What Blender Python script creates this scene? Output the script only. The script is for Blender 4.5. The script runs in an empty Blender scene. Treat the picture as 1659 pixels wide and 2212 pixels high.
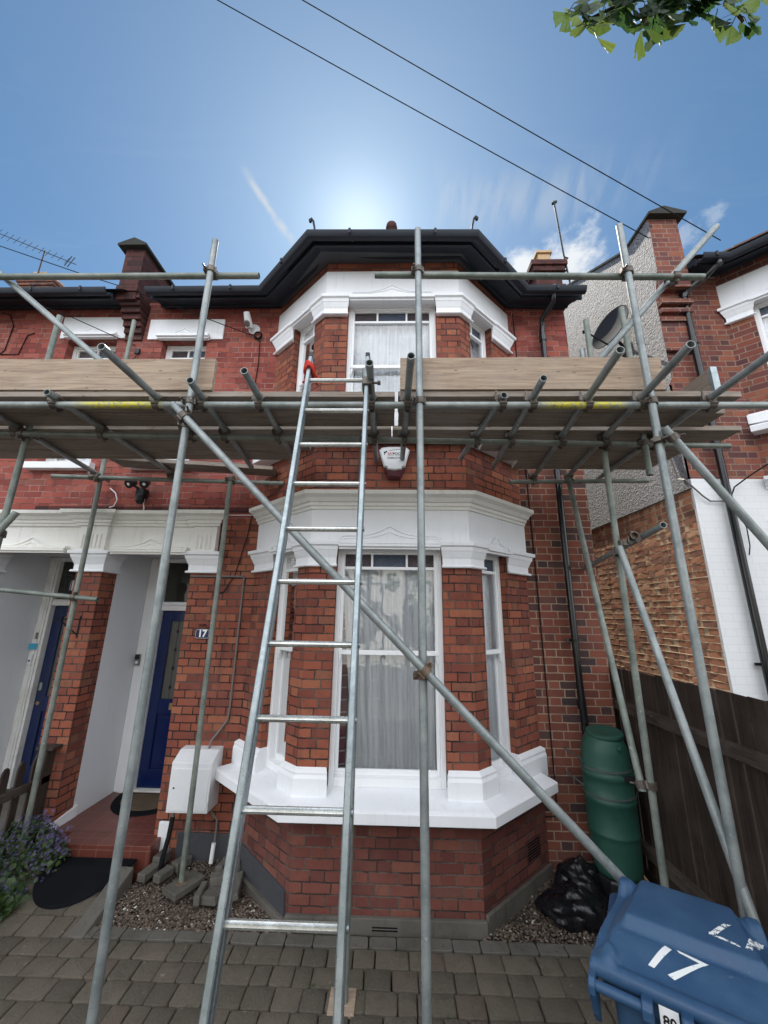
import bpy, math, random
import numpy as np
from mathutils import Vector, Matrix
R = math.radians
rnd = random.Random(7)
scene = bpy.context.scene
col = scene.collection

# ------------------------------------------------------------------ camera
Rr = Vector((0.99961844, -0.00740458, 0.02661105))     # rows of the world -> camera rotation
Ru = Vector((0.02384618, -0.25487812, -0.96667911))
Rb = Vector((0.01394043, 0.96694484, -0.2546043))
cam_d = bpy.data.cameras.new("camera")
cam = bpy.data.objects.new("camera", cam_d); col.objects.link(cam)
xr = Vector((Rr[0], Ru[0], Rb[0])); yu = Vector((Rr[1], Ru[1], Rb[1])); zb = Vector((Rr[2], Ru[2], Rb[2]))
CAMROWS = np.array([[0.99961844, 0.02384618, 0.01394043], [-0.00740458, -0.25487812, 0.96694484], [0.02661105, -0.96667911, -0.2546043]])
m = Matrix(((CAMROWS[0][0], CAMROWS[1][0], CAMROWS[2][0], 0),
            (CAMROWS[0][1], CAMROWS[1][1], CAMROWS[2][1], 0),
            (CAMROWS[0][2], CAMROWS[1][2], CAMROWS[2][2], 2.24), (0, 0, 0, 1)))
cam.matrix_world = m
cam_d.sensor_fit = 'VERTICAL'; cam_d.sensor_height = 36.0
cam_d.lens = 36.0 * 831.0 / 2212.0
cam_d.clip_start = 0.05; cam_d.clip_end = 2000
scene.camera = cam
scene.render.resolution_x = 768; scene.render.resolution_y = 1024
scene.view_settings.view_transform = 'Standard'; scene.view_settings.look = 'None'
scene.view_settings.gamma = 1.0
EXPOSURE = 1.0
scene.view_settings.exposure = EXPOSURE

# ------------------------------------------------------------------ sky and sun
SUN_EL, SUN_AZ = 51.0, -7.0          # azimuth from +Y, negative to the left
world = bpy.data.worlds.new("World"); scene.world = world; world.use_nodes = True
nt = world.node_tree; nt.nodes.clear()
def N(t, typ, **kw):
    n = t.nodes.new(typ)
    for k, v in kw.items(): setattr(n, k, v)
    return n
wo = N(nt, 'ShaderNodeOutputWorld'); bg = N(nt, 'ShaderNodeBackground')
sky = N(nt, 'ShaderNodeTexSky'); sky.sky_type = 'NISHITA'; sky.sun_disc = False
sky.sun_elevation = R(SUN_EL); sky.sun_rotation = R(SUN_AZ); sky.air_density = 1.0; sky.dust_density = 0.3; sky.ozone_density = 1.5
bg.inputs['Strength'].default_value = 0.05
tc = N(nt, 'ShaderNodeTexCoord')
def math_node(t, op, a, b=None, c=None, clamp=False):
    n = t.nodes.new('ShaderNodeMath'); n.operation = op; n.use_clamp = clamp
    for i, v in enumerate((a, b, c)):
        if v is None: continue
        if isinstance(v, (int, float)): n.inputs[i].default_value = v
        else: t.links.new(v, n.inputs[i])
    return n.outputs[0]
def vmath(t, op, a, b=None):
    n = t.nodes.new('ShaderNodeVectorMath'); n.operation = op
    for i, v in enumerate((a, b)):
        if v is None: continue
        if isinstance(v, (tuple, list)): n.inputs[i].default_value = v
        elif isinstance(v, (int, float)): n.inputs['Scale'].default_value = v
        else: t.links.new(v, n.inputs[i])
    return n
def smooth(t, x, lo, hi, olo=0.0, ohi=1.0):
    n = t.nodes.new('ShaderNodeMapRange'); n.interpolation_type = 'SMOOTHSTEP'
    t.links.new(x, n.inputs['Value'])
    for k, v in zip(('From Min', 'From Max', 'To Min', 'To Max'), (lo, hi, olo, ohi)): n.inputs[k].default_value = v
    return n.outputs[0]
def mixc(t, fac, a, b, mode='MIX'):
    n = t.nodes.new('ShaderNodeMix'); n.data_type = 'RGBA'; n.blend_type = mode
    if isinstance(fac, (int, float)): n.inputs[0].default_value = fac
    else: t.links.new(fac, n.inputs[0])
    for i, v in ((6, a), (7, b)):
        if isinstance(v, (tuple, list)): n.inputs[i].default_value = tuple(v[:3]) + (1,)
        else: t.links.new(v, n.inputs[i])
    return n.outputs[2]
def noise(t, vec, scale, detail=4, rough=0.55, dist=0.0, ntype=None):
    n = t.nodes.new('ShaderNodeTexNoise')
    if vec is not None: t.links.new(vec, n.inputs['Vector'])
    n.inputs['Scale'].default_value = scale; n.inputs['Detail'].default_value = detail
    n.inputs['Roughness'].default_value = rough; n.inputs['Distortion'].default_value = dist
    return n
sep = N(nt, 'ShaderNodeSeparateXYZ'); nt.links.new(tc.outputs['Generated'], sep.inputs[0])
SX, SY, SZ = sep.outputs
# azimuth / elevation style plane coordinates: direction divided by height above the horizon
zc = math_node(nt, 'MAXIMUM', SZ, 0.06)
px = math_node(nt, 'DIVIDE', SX, zc); py = math_node(nt, 'DIVIDE', SY, zc)
cmb = N(nt, 'ShaderNodeCombineXYZ'); nt.links.new(px, cmb.inputs[0]); nt.links.new(py, cmb.inputs[1])
# thin cirrus streaks in front, an invented bright cloud bank behind the photographer, added to light the facade
def stretch(vec, s, rot=0.0, loc=(0, 0, 0)):
    mp = N(nt, 'ShaderNodeMapping'); nt.links.new(vec, mp.inputs[0]); mp.inputs['Scale'].default_value = s
    mp.inputs['Rotation'].default_value = (0, 0, rot); mp.inputs['Location'].default_value = loc
    return mp.outputs[0]
n1 = noise(nt, stretch(cmb.outputs[0], (1.2, 5.0, 1), R(12)), 2.2, 8, 0.62, 0.6)
cir = smooth(nt, n1.outputs[0], 0.50, 0.80)
n2 = noise(nt, stretch(cmb.outputs[0], (1, 1, 1), 0, (3.1, 1.7, 0)), 1.3, 6, 0.6, 0.3)
# cirrus band: to the right of the sun, elevation 40..58 degrees
band = math_node(nt, 'MULTIPLY', smooth(nt, SX, -0.03, 0.10), smooth(nt, SX, 0.50, 0.34))
band = math_node(nt, 'MULTIPLY', band, math_node(nt, 'MULTIPLY', smooth(nt, math_node(nt, 'ADD', SZ, math_node(nt, 'MULTIPLY', SX, 0.17)), 0.775, 0.815), smooth(nt, math_node(nt, 'ADD', SZ, math_node(nt, 'MULTIPLY', SX, 0.17)), 0.86, 0.822)))
band = math_node(nt, 'MULTIPLY', band, smooth(nt, SY, 0.0, 0.3))
n3 = noise(nt, stretch(tc.outputs['Generated'], (30.0, 6.0, 7.0)), 1.0, 5, 0.55, 0.4)
cband = math_node(nt, 'MULTIPLY', smooth(nt, n3.outputs[0], 0.36, 0.70), band)
# low cumulus puff beside the right chimney
def puff(dx, dy, dz, r0, r1, seed, sc=22.0):
    d = Vector((dx, dy, dz)).normalized()
    dn = vmath(nt, 'DOT_PRODUCT', tc.outputs['Generated'], tuple(d)).outputs['Value']
    pn = noise(nt, stretch(tc.outputs['Generated'], (1, 1, 1.6), 0, (seed, seed * 2, 0)), sc, 6, 0.6)
    ang = math_node(nt, 'ARCCOSINE', math_node(nt, 'MINIMUM', dn, 1.0))
    g = math_node(nt, 'ADD', ang, math_node(nt, 'MULTIPLY', math_node(nt, 'SUBTRACT', pn.outputs[0], 0.5), r1 * 2.2))
    return smooth(nt, g, r1, r0)
back = math_node(nt, 'MULTIPLY', smooth(nt, SY, 0.05, -0.45), smooth(nt, n2.outputs[0], 0.34, 0.58))
PUFFS = []
p1 = puff(0.352, 0.632, 0.690, R(0.3), R(4.2), 2.0)
p2 = puff(0.2650, 0.6600, 0.7030, R(0.3), R(3.4), 5.0)
p3 = puff(0.5413, 0.516, 0.664, R(0.0), R(1.3), 7.0, 60)
p4 = puff(0.5121, 0.5523, 0.6579, R(0.0), R(1.6), 9.0, 60)
p5 = puff(0.3707, 0.5919, 0.7157, R(0.0), R(0.9), 11.0, 60)
# a broken vapour trail left of the roof
A_ = Vector((-0.2844, 0.5293, 0.7994)).normalized(); B_ = Vector((-0.2204, 0.6292, 0.7454)).normalized()
n_ = A_.cross(B_).normalized(); mid_ = (A_ + B_).normalized(); al_ = n_.cross(mid_)
wob = noise(nt, tc.outputs['Generated'], 9, 3, 0.5)
dperp = math_node(nt, 'ABSOLUTE', math_node(nt, 'ADD', vmath(nt, 'DOT_PRODUCT', tc.outputs['Generated'], tuple(n_)).outputs['Value'], math_node(nt, 'MULTIPLY', math_node(nt, 'SUBTRACT', wob.outputs[0], 0.5), 0.035)))
dal = vmath(nt, 'DOT_PRODUCT', tc.outputs['Generated'], tuple(al_)).outputs['Value']
tr = math_node(nt, 'MULTIPLY', smooth(nt, dperp, 0.011, 0.0), math_node(nt, 'MULTIPLY', smooth(nt, dal, -0.085, -0.03), smooth(nt, dal, 0.085, 0.04)))
tr = math_node(nt, 'MULTIPLY', tr, smooth(nt, noise(nt, tc.outputs['Generated'], 30, 4, 0.6).outputs[0], 0.2, 0.6))
def mx(a, b): return math_node(nt, 'MAXIMUM', a, b)
sunv = Vector((math.sin(R(SUN_AZ)) * math.cos(R(SUN_EL)), math.cos(R(SUN_AZ)) * math.cos(R(SUN_EL)), math.sin(R(SUN_EL))))
sd = vmath(nt, 'DOT_PRODUCT', tc.outputs['Generated'], tuple(sunv)).outputs['Value']
haze_near = math_node(nt, 'ADD', math_node(nt, 'MULTIPLY', math_node(nt, 'POWER', math_node(nt, 'MAXIMUM', sd, 0.0), 300.0), 3.0), math_node(nt, 'MULTIPLY', math_node(nt, 'POWER', math_node(nt, 'MAXIMUM', sd, 0.0), 9.0), 1.25))
white = mx(math_node(nt, 'MULTIPLY', p1, 1.0), mx(math_node(nt, 'MULTIPLY', p2, 1.0), mx(math_node(nt, 'MULTIPLY', p3, 0.30), mx(math_node(nt, 'MULTIPLY', p4, 0.30), math_node(nt, 'MULTIPLY', p5, 0.2)))))
thin = math_node(nt, 'ADD', math_node(nt, 'MULTIPLY', cband, 0.36), math_node(nt, 'MULTIPLY', tr, 0.85))
thin = math_node(nt, 'ADD', thin, math_node(nt, 'MULTIPLY', cir, 0.06), clamp=True)
SKY_TINT = (0.70, 0.98, 1.12)
FRONT = 1.0; BACK_FILL = 36.0
base = vmath(nt, 'ADD', mixc(nt, 1.0, sky.outputs[0], SKY_TINT, 'MULTIPLY'), (0.22, 0.45, 0.56)).outputs[0]
s1 = mixc(nt, thin, base, (5.6, 6.2, 6.9))
s2 = mixc(nt, white, s1, (8.2, 8.6, 9.0))
s3 = mixc(nt, back, s2, (BACK_FILL, BACK_FILL * 1.03, BACK_FILL * 1.08))
gl = vmath(nt, 'SCALE', (1.0, 0.98, 0.95)); nt.links.new(haze_near, gl.inputs['Scale'])
add = vmath(nt, 'ADD', s3, gl.outputs[0])
nt.links.new(add.outputs[0], bg.inputs['Color']); nt.links.new(bg.outputs[0], wo.inputs['Surface'])

sl = bpy.data.lights.new("sun", 'SUN'); sl.energy = 4.0; sl.angle = R(0.5); sl.color = (1.0, 0.93, 0.82)
so = bpy.data.objects.new("sun", sl); col.objects.link(so)
so.rotation_euler = (-sunv).to_track_quat('-Z', 'Y').to_euler(); so.location = sunv * 30

# ------------------------------------------------------------------ materials
MATS = {}
def mat(name, f=None):
    if name in MATS: return MATS[name]
    mm = bpy.data.materials.new(name); mm.use_nodes = True
    t = mm.node_tree; t.nodes.clear()
    out = N(t, 'ShaderNodeOutputMaterial'); p = N(t, 'ShaderNodeBsdfPrincipled')
    t.links.new(p.outputs[0], out.inputs[0])
    MATS[name] = mm
    if f: f(t, p, out)
    return mm
def setc(p, key, v):
    p.inputs[key].default_value = v
def pos(t): return N(t, 'ShaderNodeNewGeometry').outputs['Position']
def bump(t, p, h, strength=0.5, dist=0.01):
    b = N(t, 'ShaderNodeBump'); b.inputs['Strength'].default_value = strength; b.inputs['Distance'].default_value = dist
    t.links.new(h, b.inputs['Height']); t.links.new(b.outputs[0], p.inputs['Normal']); return b
def ramp(t, fac, stops):
    r = N(t, 'ShaderNodeValToRGB'); t.links.new(fac, r.inputs[0])
    while len(r.color_ramp.elements) < len(stops): r.color_ramp.elements.new(0.5)
    for e, (q, c) in zip(r.color_ramp.elements, stops): e.position = q; e.color = tuple(c) + (1,)
    return r.outputs[0]

def brick_nodes(t, P=0.3375, split=0.225, h=0.0762, joint=0.005, warp=0.004, shift=0.5, uvoff=(0, 0)):
    uv = N(t, 'ShaderNodeUVMap').outputs[0]
    if uvoff != (0, 0): uv = vmath(t, 'ADD', uv, (uvoff[0], uvoff[1], 0)).outputs[0]
    nz = noise(t, uv, 22, 2, 0.5)
    off = vmath(t, 'SCALE', vmath(t, 'SUBTRACT', nz.outputs['Color'], (0.5, 0.5, 0.5)).outputs[0], warp * 2)
    w = vmath(t, 'ADD', uv, off.outputs[0]).outputs[0]
    sp = N(t, 'ShaderNodeSeparateXYZ'); t.links.new(w, sp.inputs[0]); u, v = sp.outputs[0], sp.outputs[1]
    rowf = math_node(t, 'DIVIDE', v, h); row = math_node(t, 'FLOOR', rowf)
    vr = math_node(t, 'MULTIPLY', math_node(t, 'SUBTRACT', rowf, row), h)
    odd = math_node(t, 'FLOORED_MODULO', row, 2.0)
    u2 = math_node(t, 'ADD', math_node(t, 'DIVIDE', u, P), math_node(t, 'MULTIPLY', odd, shift))
    wn = N(t, 'ShaderNodeTexWhiteNoise', noise_dimensions='1D'); t.links.new(row, wn.inputs['W'])
    u2 = math_node(t, 'ADD', u2, math_node(t, 'MULTIPLY', wn.outputs[0], 0.05))
    cell = math_node(t, 'FLOOR', u2)
    fr = math_node(t, 'MULTIPLY', math_node(t, 'SUBTRACT', u2, cell), P)
    isH = math_node(t, 'GREATER_THAN', fr, split)
    s_ = math_node(t, 'SUBTRACT', fr, math_node(t, 'MULTIPLY', isH, split))
    wd = math_node(t, 'ADD', split, math_node(t, 'MULTIPLY', isH, (P - split) - split))
    dx = math_node(t, 'MINIMUM', s_, math_node(t, 'SUBTRACT', wd, s_))
    dy = math_node(t, 'MINIMUM', vr, math_node(t, 'SUBTRACT', h, vr))
    d = math_node(t, 'MINIMUM', dx, dy)
    mask = smooth(t, d, joint * 0.6, joint * 1.25)
    idv = N(t, 'ShaderNodeCombineXYZ')
    t.links.new(math_node(t, 'ADD', math_node(t, 'MULTIPLY', cell, 2.0), isH), idv.inputs[0]); t.links.new(row, idv.inputs[1])
    rn = N(t, 'ShaderNodeTexWhiteNoise', noise_dimensions='2D'); t.links.new(idv.outputs[0], rn.inputs['Vector'])
    cs_ = N(t, 'ShaderNodeSeparateXYZ'); t.links.new(rn.outputs[1], cs_.inputs[0])
    return uv, mask, rn.outputs[0], cs_.outputs[0], d

def brick_mat(name, stops, mortar, mortar2, joint=0.0055, rough=0.9, bs=0.55, **kw):
    def f(t, p, out):
        uv, mask, rv, rc, d = brick_nodes(t, joint=joint, **kw)
        P0 = pos(t)
        c = ramp(t, rv, stops)
        fine = noise(t, P0, 140, 3, 0.6); med = noise(t, P0, 9, 4, 0.6); big = noise(t, P0, 1.7, 4, 0.6)
        c = mixc(t, smooth(t, fine.outputs[0], 0.3, 0.75, 0.0, 0.35 if 'white' not in name else .06), c, tuple(x * 0.45 for x in stops[0][1]))
        if 'white' not in name:
          c = mixc(t, smooth(t, med.outputs[0], 0.5, 0.8, 0.0, 0.4), c, (0.06, 0.03, 0.028))
          c = mixc(t, smooth(t, big.outputs[0], 0.45, 0.75, 0.0, 0.25), c, (0.30, 0.14, 0.11))
        if 'white' not in name:
          mp = N(t, 'ShaderNodeMapping'); t.links.new(P0, mp.inputs[0]); mp.inputs['Scale'].default_value = (5, 5, 1.2)
          soot = noise(t, mp.outputs[0], 1.2, 5, 0.7)
          c = mixc(t, smooth(t, soot.outputs[0], 0.52, 0.74, 0.0, 0.55), c, (0.05, 0.028, 0.026))
          c = mixc(t, smooth(t, rc, 0.90, 0.97, 0.0, 0.45), c, (0.07, 0.035, 0.034))
        mc = mixc(t, smooth(t, noise(t, P0, 3.0, 4, 0.7).outputs[0], 0.42, 0.60), mortar, mortar2)
        mc = mixc(t, smooth(t, noise(t, P0, 160, 2, 0.6).outputs[0], 0.3, 0.8, 0.0, 0.5), mc, tuple(x * 0.4 for x in mortar))
        t.links.new(mixc(t, mask, mc, c), p.inputs['Base Color'])
        setc(p, 'Roughness', rough); setc(p, 'Specular IOR Level', 0.25)
        hh = math_node(t, 'ADD', math_node(t, 'MULTIPLY', mask, 1.0), math_node(t, 'MULTIPLY', fine.outputs[0], 0.35))
        hh = math_node(t, 'ADD', hh, math_node(t, 'MULTIPLY', rv, 0.35))
        bump(t, p, hh, bs, 0.006)
    return mat(name, f)

RED = brick_mat('red_brick', [(0.0, (0.165, 0.052, 0.038)), (0.35, (0.255, 0.074, 0.047)), (0.75, (0.32, 0.100, 0.056)), (1.0, (0.37, 0.150, 0.082))], (0.028, 0.022, 0.020), (0.13, 0.09, 0.075), joint=0.0062, warp=0.006)
DARKRED = brick_mat('dark_red_brick', [(0.0, (0.105, 0.036, 0.030)), (0.35, (0.15, 0.048, 0.038)), (0.75, (0.185, 0.062, 0.046)), (1.0, (0.22, 0.088, 0.060))], (0.040, 0.033, 0.030), (0.14, 0.11, 0.095), joint=0.0055, warp=0.006)  # darker, browner red brick for the base of the bay
REDUP = brick_mat('red_brick_painted', [(0.0, (0.20, 0.050, 0.042)), (0.4, (0.30, 0.074, 0.058)), (0.8, (0.35, 0.095, 0.070)), (1.0, (0.37, 0.13, 0.095))], (0.09, 0.038, 0.035), (0.38, 0.24, 0.21), joint=0.0045)
BROWN = brick_mat('brown_stock_brick', [(0.0, (0.045, 0.032, 0.036)), (0.22, (0.075, 0.04, 0.038)), (0.3, (0.14, 0.048, 0.034)), (0.8, (0.20, 0.062, 0.04)), (1.0, (0.26, 0.10, 0.06))], (0.34, 0.25, 0.18), (0.22, 0.16, 0.12), joint=0.0055)
PIER = brick_mat('neighbour_brick', [(0.0, (0.10, 0.045, 0.045)), (0.3, (0.17, 0.06, 0.05)), (0.75, (0.24, 0.075, 0.05)), (1.0, (0.34, 0.13, 0.07))], (0.30, 0.22, 0.17), (0.20, 0.14, 0.11), joint=0.0055)
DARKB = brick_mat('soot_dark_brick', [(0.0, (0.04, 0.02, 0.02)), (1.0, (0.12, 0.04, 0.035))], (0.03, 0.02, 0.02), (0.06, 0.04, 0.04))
WBRICK = brick_mat('white_painted_brick', [(0.0, (0.73, 0.74, 0.75)), (1.0, (0.75, 0.76, 0.77))], (0.725, 0.735, 0.745), (0.735, 0.745, 0.755), joint=0.003, bs=0.07)

def paint_mat(name, c, c2, rough=0.55, bs=0.15, dirt=0.25, sc=90):
    def f(t, p, out):
        P0 = pos(t)
        a = noise(t, P0, 2.3, 5, 0.65); b = noise(t, P0, sc, 3, 0.6); g = noise(t, P0, 14, 4, 0.6)
        cc = mixc(t, smooth(t, a.outputs[0], 0.40, 0.72, 0, dirt), c, c2)
        cc = mixc(t, smooth(t, g.outputs[0], 0.55, 0.8, 0, dirt * 0.7), cc, c2)
        mp = N(t, 'ShaderNodeMapping'); t.links.new(P0, mp.inputs[0]); mp.inputs['Scale'].default_value = (16, 16, 1.3)
        st_ = noise(t, mp.outputs[0], 1.3, 5, 0.7)
        cc = mixc(t, smooth(t, st_.outputs[0], 0.53, 0.75, 0, dirt * 1.0), cc, tuple(x * 0.72 for x in c2))
        t.links.new(cc, p.inputs['Base Color']); setc(p, 'Roughness', rough); setc(p, 'Specular IOR Level', 0.15 if rough > .8 else 0.5)
        bump(t, p, math_node(t, 'ADD', b.outputs[0], math_node(t, 'MULTIPLY', g.outputs[0], 1.5)), bs, 0.004)
    return mat(name, f)
WHITE = paint_mat('white_masonry_paint', (0.80, 0.81, 0.83), (0.70, 0.71, 0.73), 0.6, 0.2, 0.3)
CREAM = paint_mat('weathered_cream_paint', (0.81, 0.80, 0.76), (0.70, 0.68, 0.62), 0.65, 0.3, 0.45)
GREYW = paint_mat('grey_white_reveal_paint', (0.70, 0.71, 0.73), (0.64, 0.65, 0.67), 0.5, 0.08, 0.2)
UPVC = paint_mat('white_window_gloss', (0.82, 0.83, 0.84), (0.74, 0.75, 0.76), 0.3, 0.05, 0.2)
OLDW = paint_mat('peeling_white_joinery', (0.72, 0.72, 0.70), (0.45, 0.43, 0.38), 0.6, 0.35, 0.6)
BLACKP = paint_mat('black_eaves_paint', (0.010, 0.014, 0.024), (0.018, 0.024, 0.038), 0.7, 0.1, 0.5)
PIPEB = paint_mat('black_plastic_pipe', (0.008, 0.009, 0.010), (0.014, 0.015, 0.016), 0.18, 0.03, 0.4)
SLATE = paint_mat('slate_roof', (0.06, 0.065, 0.075), (0.10, 0.10, 0.10), 0.6, 0.4, 0.5)
TILE = paint_mat('clay_roof_tile', (0.16, 0.075, 0.05), (0.10, 0.10, 0.07), 0.8, 0.5, 0.6)
TERRA = paint_mat('terracotta', (0.36, 0.14, 0.07), (0.22, 0.10, 0.06), 0.7, 0.3, 0.5)
BUFF = paint_mat('buff_pot', (0.50, 0.33, 0.18), (0.30, 0.20, 0.12), 0.8, 0.3, 0.5)
COPING = paint_mat('lead_grey_coping', (0.045, 0.045, 0.042), (0.025, 0.03, 0.022), 0.85, 0.4, 0.6)
CONC = paint_mat('concrete', (0.125, 0.115, 0.10), (0.065, 0.06, 0.05), 0.9, 0.5, 0.7)
BITU = paint_mat('grey_black_render', (0.045, 0.047, 0.055), (0.09, 0.085, 0.08), 0.75, 0.4, 0.5)
CABLE = paint_mat('black_cable', (0.012, 0.012, 0.013), (0.02, 0.02, 0.02), 0.85, 0.0, 0.2)
GREYPIPE = paint_mat('grey_cable_sheath', (0.16, 0.14, 0.13), (0.10, 0.09, 0.085), 0.6, 0.02, 0.4)
BRASS = paint_mat('old_brass', (0.30, 0.19, 0.08), (0.16, 0.10, 0.05), 0.4, 0.1, 0.5)
BLUEP = paint_mat('navy_blue_gloss', (0.004, 0.015, 0.085), (0.003, 0.011, 0.062), 0.22, 0.06, 0.4)
OLDBLUE = paint_mat('worn_navy_paint', (0.006, 0.016, 0.075), (0.016, 0.025, 0.06), 0.4, 0.2, 0.6)
RAG = paint_mat('red_rope', (0.55, 0.035, 0.02), (0.4, 0.02, 0.01), 0.7, 0.3, 0.3)
GATE = paint_mat('brown_stained_wood', (0.055, 0.038, 0.028), (0.03, 0.022, 0.018), 0.8, 0.5, 0.5)

def sheet_brown(t, p, out): pass

def metal_f(base, dark, rough, metal, green=0.0, streak=40):
    def f(t, p, out):
        P0 = pos(t)
        a = noise(t, P0, 6, 5, 0.7); b = noise(t, P0, streak, 4, 0.7); c = noise(t, P0, 260, 2, 0.5)
        cc = mixc(t, smooth(t, a.outputs[0], 0.35, 0.7), base, dark)
        cc = mixc(t, smooth(t, b.outputs[0], 0.52, 0.78, 0, 0.4), cc, tuple(min(1, x * 1.25) for x in base))
        cc = mixc(t, smooth(t, c.outputs[0], 0.62, 0.75, 0, 0.5), cc, tuple(x * 0.35 for x in dark))
        spl = noise(t, P0, 30, 3, 0.65); cc = mixc(t, smooth(t, spl.outputs[0], 0.68, 0.73, 0, 0.7), cc, (0.50, 0.50, 0.47))
        rst = noise(t, P0, 11, 4, 0.7); cc = mixc(t, smooth(t, rst.outputs[0], 0.66, 0.76, 0, 0.5), cc, (0.16, 0.10, 0.07))
        t.links.new(cc, p.inputs['Base Color']); setc(p, 'Metallic', metal)
        t.links.new(smooth(t, b.outputs[0], 0.3, 0.7, rough - 0.1, rough + 0.12), p.inputs['Roughness'])
        bump(t, p, math_node(t, 'ADD', b.outputs[0], math_node(t, 'MULTIPLY', c.outputs[0], 0.4)), 0.12, 0.003)
    return f
GALV = mat('galvanised_tube', metal_f((0.30, 0.325, 0.32), (0.18, 0.205, 0.205), 0.45, 0.35))
GALVG = mat('weathered_green_tube', metal_f((0.23, 0.25, 0.22), (0.12, 0.145, 0.125), 0.5, 0.25))
ALU = mat('ladder_aluminium', metal_f((0.33, 0.37, 0.38), (0.21, 0.245, 0.255), 0.36, 0.75, streak=60))
ALUR = mat('worn_rung_aluminium', metal_f((0.62, 0.64, 0.62), (0.38, 0.38, 0.35), 0.33, 0.75, streak=110))
CLAMP = mat('coupler_steel', metal_f((0.15, 0.13, 0.11), (0.07, 0.055, 0.045), 0.5, 0.5))
RUSTY = mat('rusty_clamp', metal_f((0.20, 0.14, 0.095), (0.11, 0.075, 0.05), 0.7, 0.3))
DARKM = mat('dark_iron', metal_f((0.03, 0.03, 0.033), (0.02, 0.02, 0.022), 0.5, 0.6))
def ledger_f(t, p, out):
    P0 = pos(t); sp = N(t, 'ShaderNodeSeparateXYZ'); t.links.new(P0, sp.inputs[0]); X = sp.outputs[0]
    a = noise(t, P0, 6, 5, 0.7); b = noise(t, P0, 45, 4, 0.7)
    cc = mixc(t, smooth(t, a.outputs[0], 0.35, 0.7), (0.32, 0.34, 0.33), (0.17, 0.20, 0.19))
    cc = mixc(t, smooth(t, b.outputs[0], 0.5, 0.8, 0, 0.5), cc, (0.45, 0.47, 0.45))
    y1 = math_node(t, 'MULTIPLY', smooth(t, X, -2.35, -2.1), smooth(t, X, -1.62, -1.72))
    y2 = math_node(t, 'MULTIPLY', smooth(t, X, 0.95, 1.15), smooth(t, X, 1.62, 1.5))
    yy = math_node(t, 'MULTIPLY', math_node(t, 'MAXIMUM', y1, y2), smooth(t, b.outputs[0], 0.40, 0.52))
    t.links.new(mixc(t, yy, cc, (0.55, 0.48, 0.04)), p.inputs['Base Color'])
    setc(p, 'Metallic', 0.25); setc(p, 'Roughness', 0.5); bump(t, p, b.outputs[0], 0.15, 0.003)
LEDGER = mat('galvanised_tube_yellow_worn_paint', ledger_f)

def wood_f(c1, c2, c3, axis='x', scale=1.0, rough=0.85, crack=0.6):
    def f(t, p, out):
        P0 = pos(t); mp = N(t, 'ShaderNodeMapping'); t.links.new(P0, mp.inputs[0])
        s = {'x': (1.7, 20, 34), 'y': (20, 1.7, 34), 'z': (14, 14, 0.9)}[axis]
        mp.inputs['Scale'].default_value = tuple(q * scale for q in s)
        g = noise(t, mp.outputs[0], 1.6, 6, 0.65, 0.7)
        mp2 = N(t, 'ShaderNodeMapping'); t.links.new(P0, mp2.inputs[0]); mp2.inputs['Scale'].default_value = tuple(q * scale * 2.4 for q in s)
        g2 = noise(t, mp2.outputs[0], 2.2, 5, 0.7, 0.4)
        blot = noise(t, P0, 2.7, 4, 0.6)
        cc = mixc(t, smooth(t, g.outputs[0], 0.30, 0.68), c1, c2)
        cc = mixc(t, smooth(t, blot.outputs[0], 0.4, 0.7, 0, 0.45), cc, c3)
        ck = smooth(t, g2.outputs[0], 0.62, 0.70)
        cc = mixc(t, math_node(t, 'MULTIPLY', ck, crack), cc, tuple(x * 0.18 for x in c1))
        kn = N(t, 'ShaderNodeTexVoronoi'); mp3 = N(t, 'ShaderNodeMapping'); t.links.new(P0, mp3.inputs[0])
        mp3.inputs['Scale'].default_value = {'x': (1.6, 4, 4), 'y': (4, 1.6, 4), 'z': (4, 4, 1.2)}[axis]
        t.links.new(mp3.outputs[0], kn.inputs['Vector'])
        splash = noise(t, P0, 38, 3, 0.6); cc = mixc(t, smooth(t, splash.outputs[0], 0.70, 0.76, 0, 0.6 if axis != 'z' else 0.0), cc, (0.42, 0.41, 0.39))
        cc = mixc(t, smooth(t, kn.outputs['Distance'], 0.15, 0.06, 0, 0.75), cc, tuple(x * 0.3 for x in c1))
        t.links.new(cc, p.inputs['Base Color']); setc(p, 'Roughness', rough); setc(p, 'Specular IOR Level', 0.25)
        bump(t, p, math_node(t, 'SUBTRACT', math_node(t, 'MULTIPLY', g.outputs[0], 0.6), ck), 0.5, 0.004)
    return f
BOARD = mat('weathered_scaffold_board', wood_f((0.44, 0.335, 0.245), (0.26, 0.19, 0.14), (0.37, 0.315, 0.26), crack=0.9))
BOARDY = mat('weathered_board_lengthwise', wood_f((0.30, 0.235, 0.185), (0.20, 0.155, 0.12), (0.26, 0.235, 0.21), 'y'))
BOARDU = mat('dirty_platform_board', wood_f((0.33, 0.275, 0.225), (0.20, 0.165, 0.135), (0.34, 0.315, 0.285), crack=.9))
FENCE = mat('dark_creosoted_wood', wood_f((0.050, 0.035, 0.027), (0.022, 0.016, 0.013), (0.085, 0.065, 0.053), 'z', 1.0, 0.85, 0.7))
FENCEH = mat('weathered_dark_rail_wood', wood_f((0.065, 0.05, 0.04), (0.028, 0.02, 0.017), (0.11, 0.09, 0.075), 'y', 1.0, 0.85, 0.7))

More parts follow.
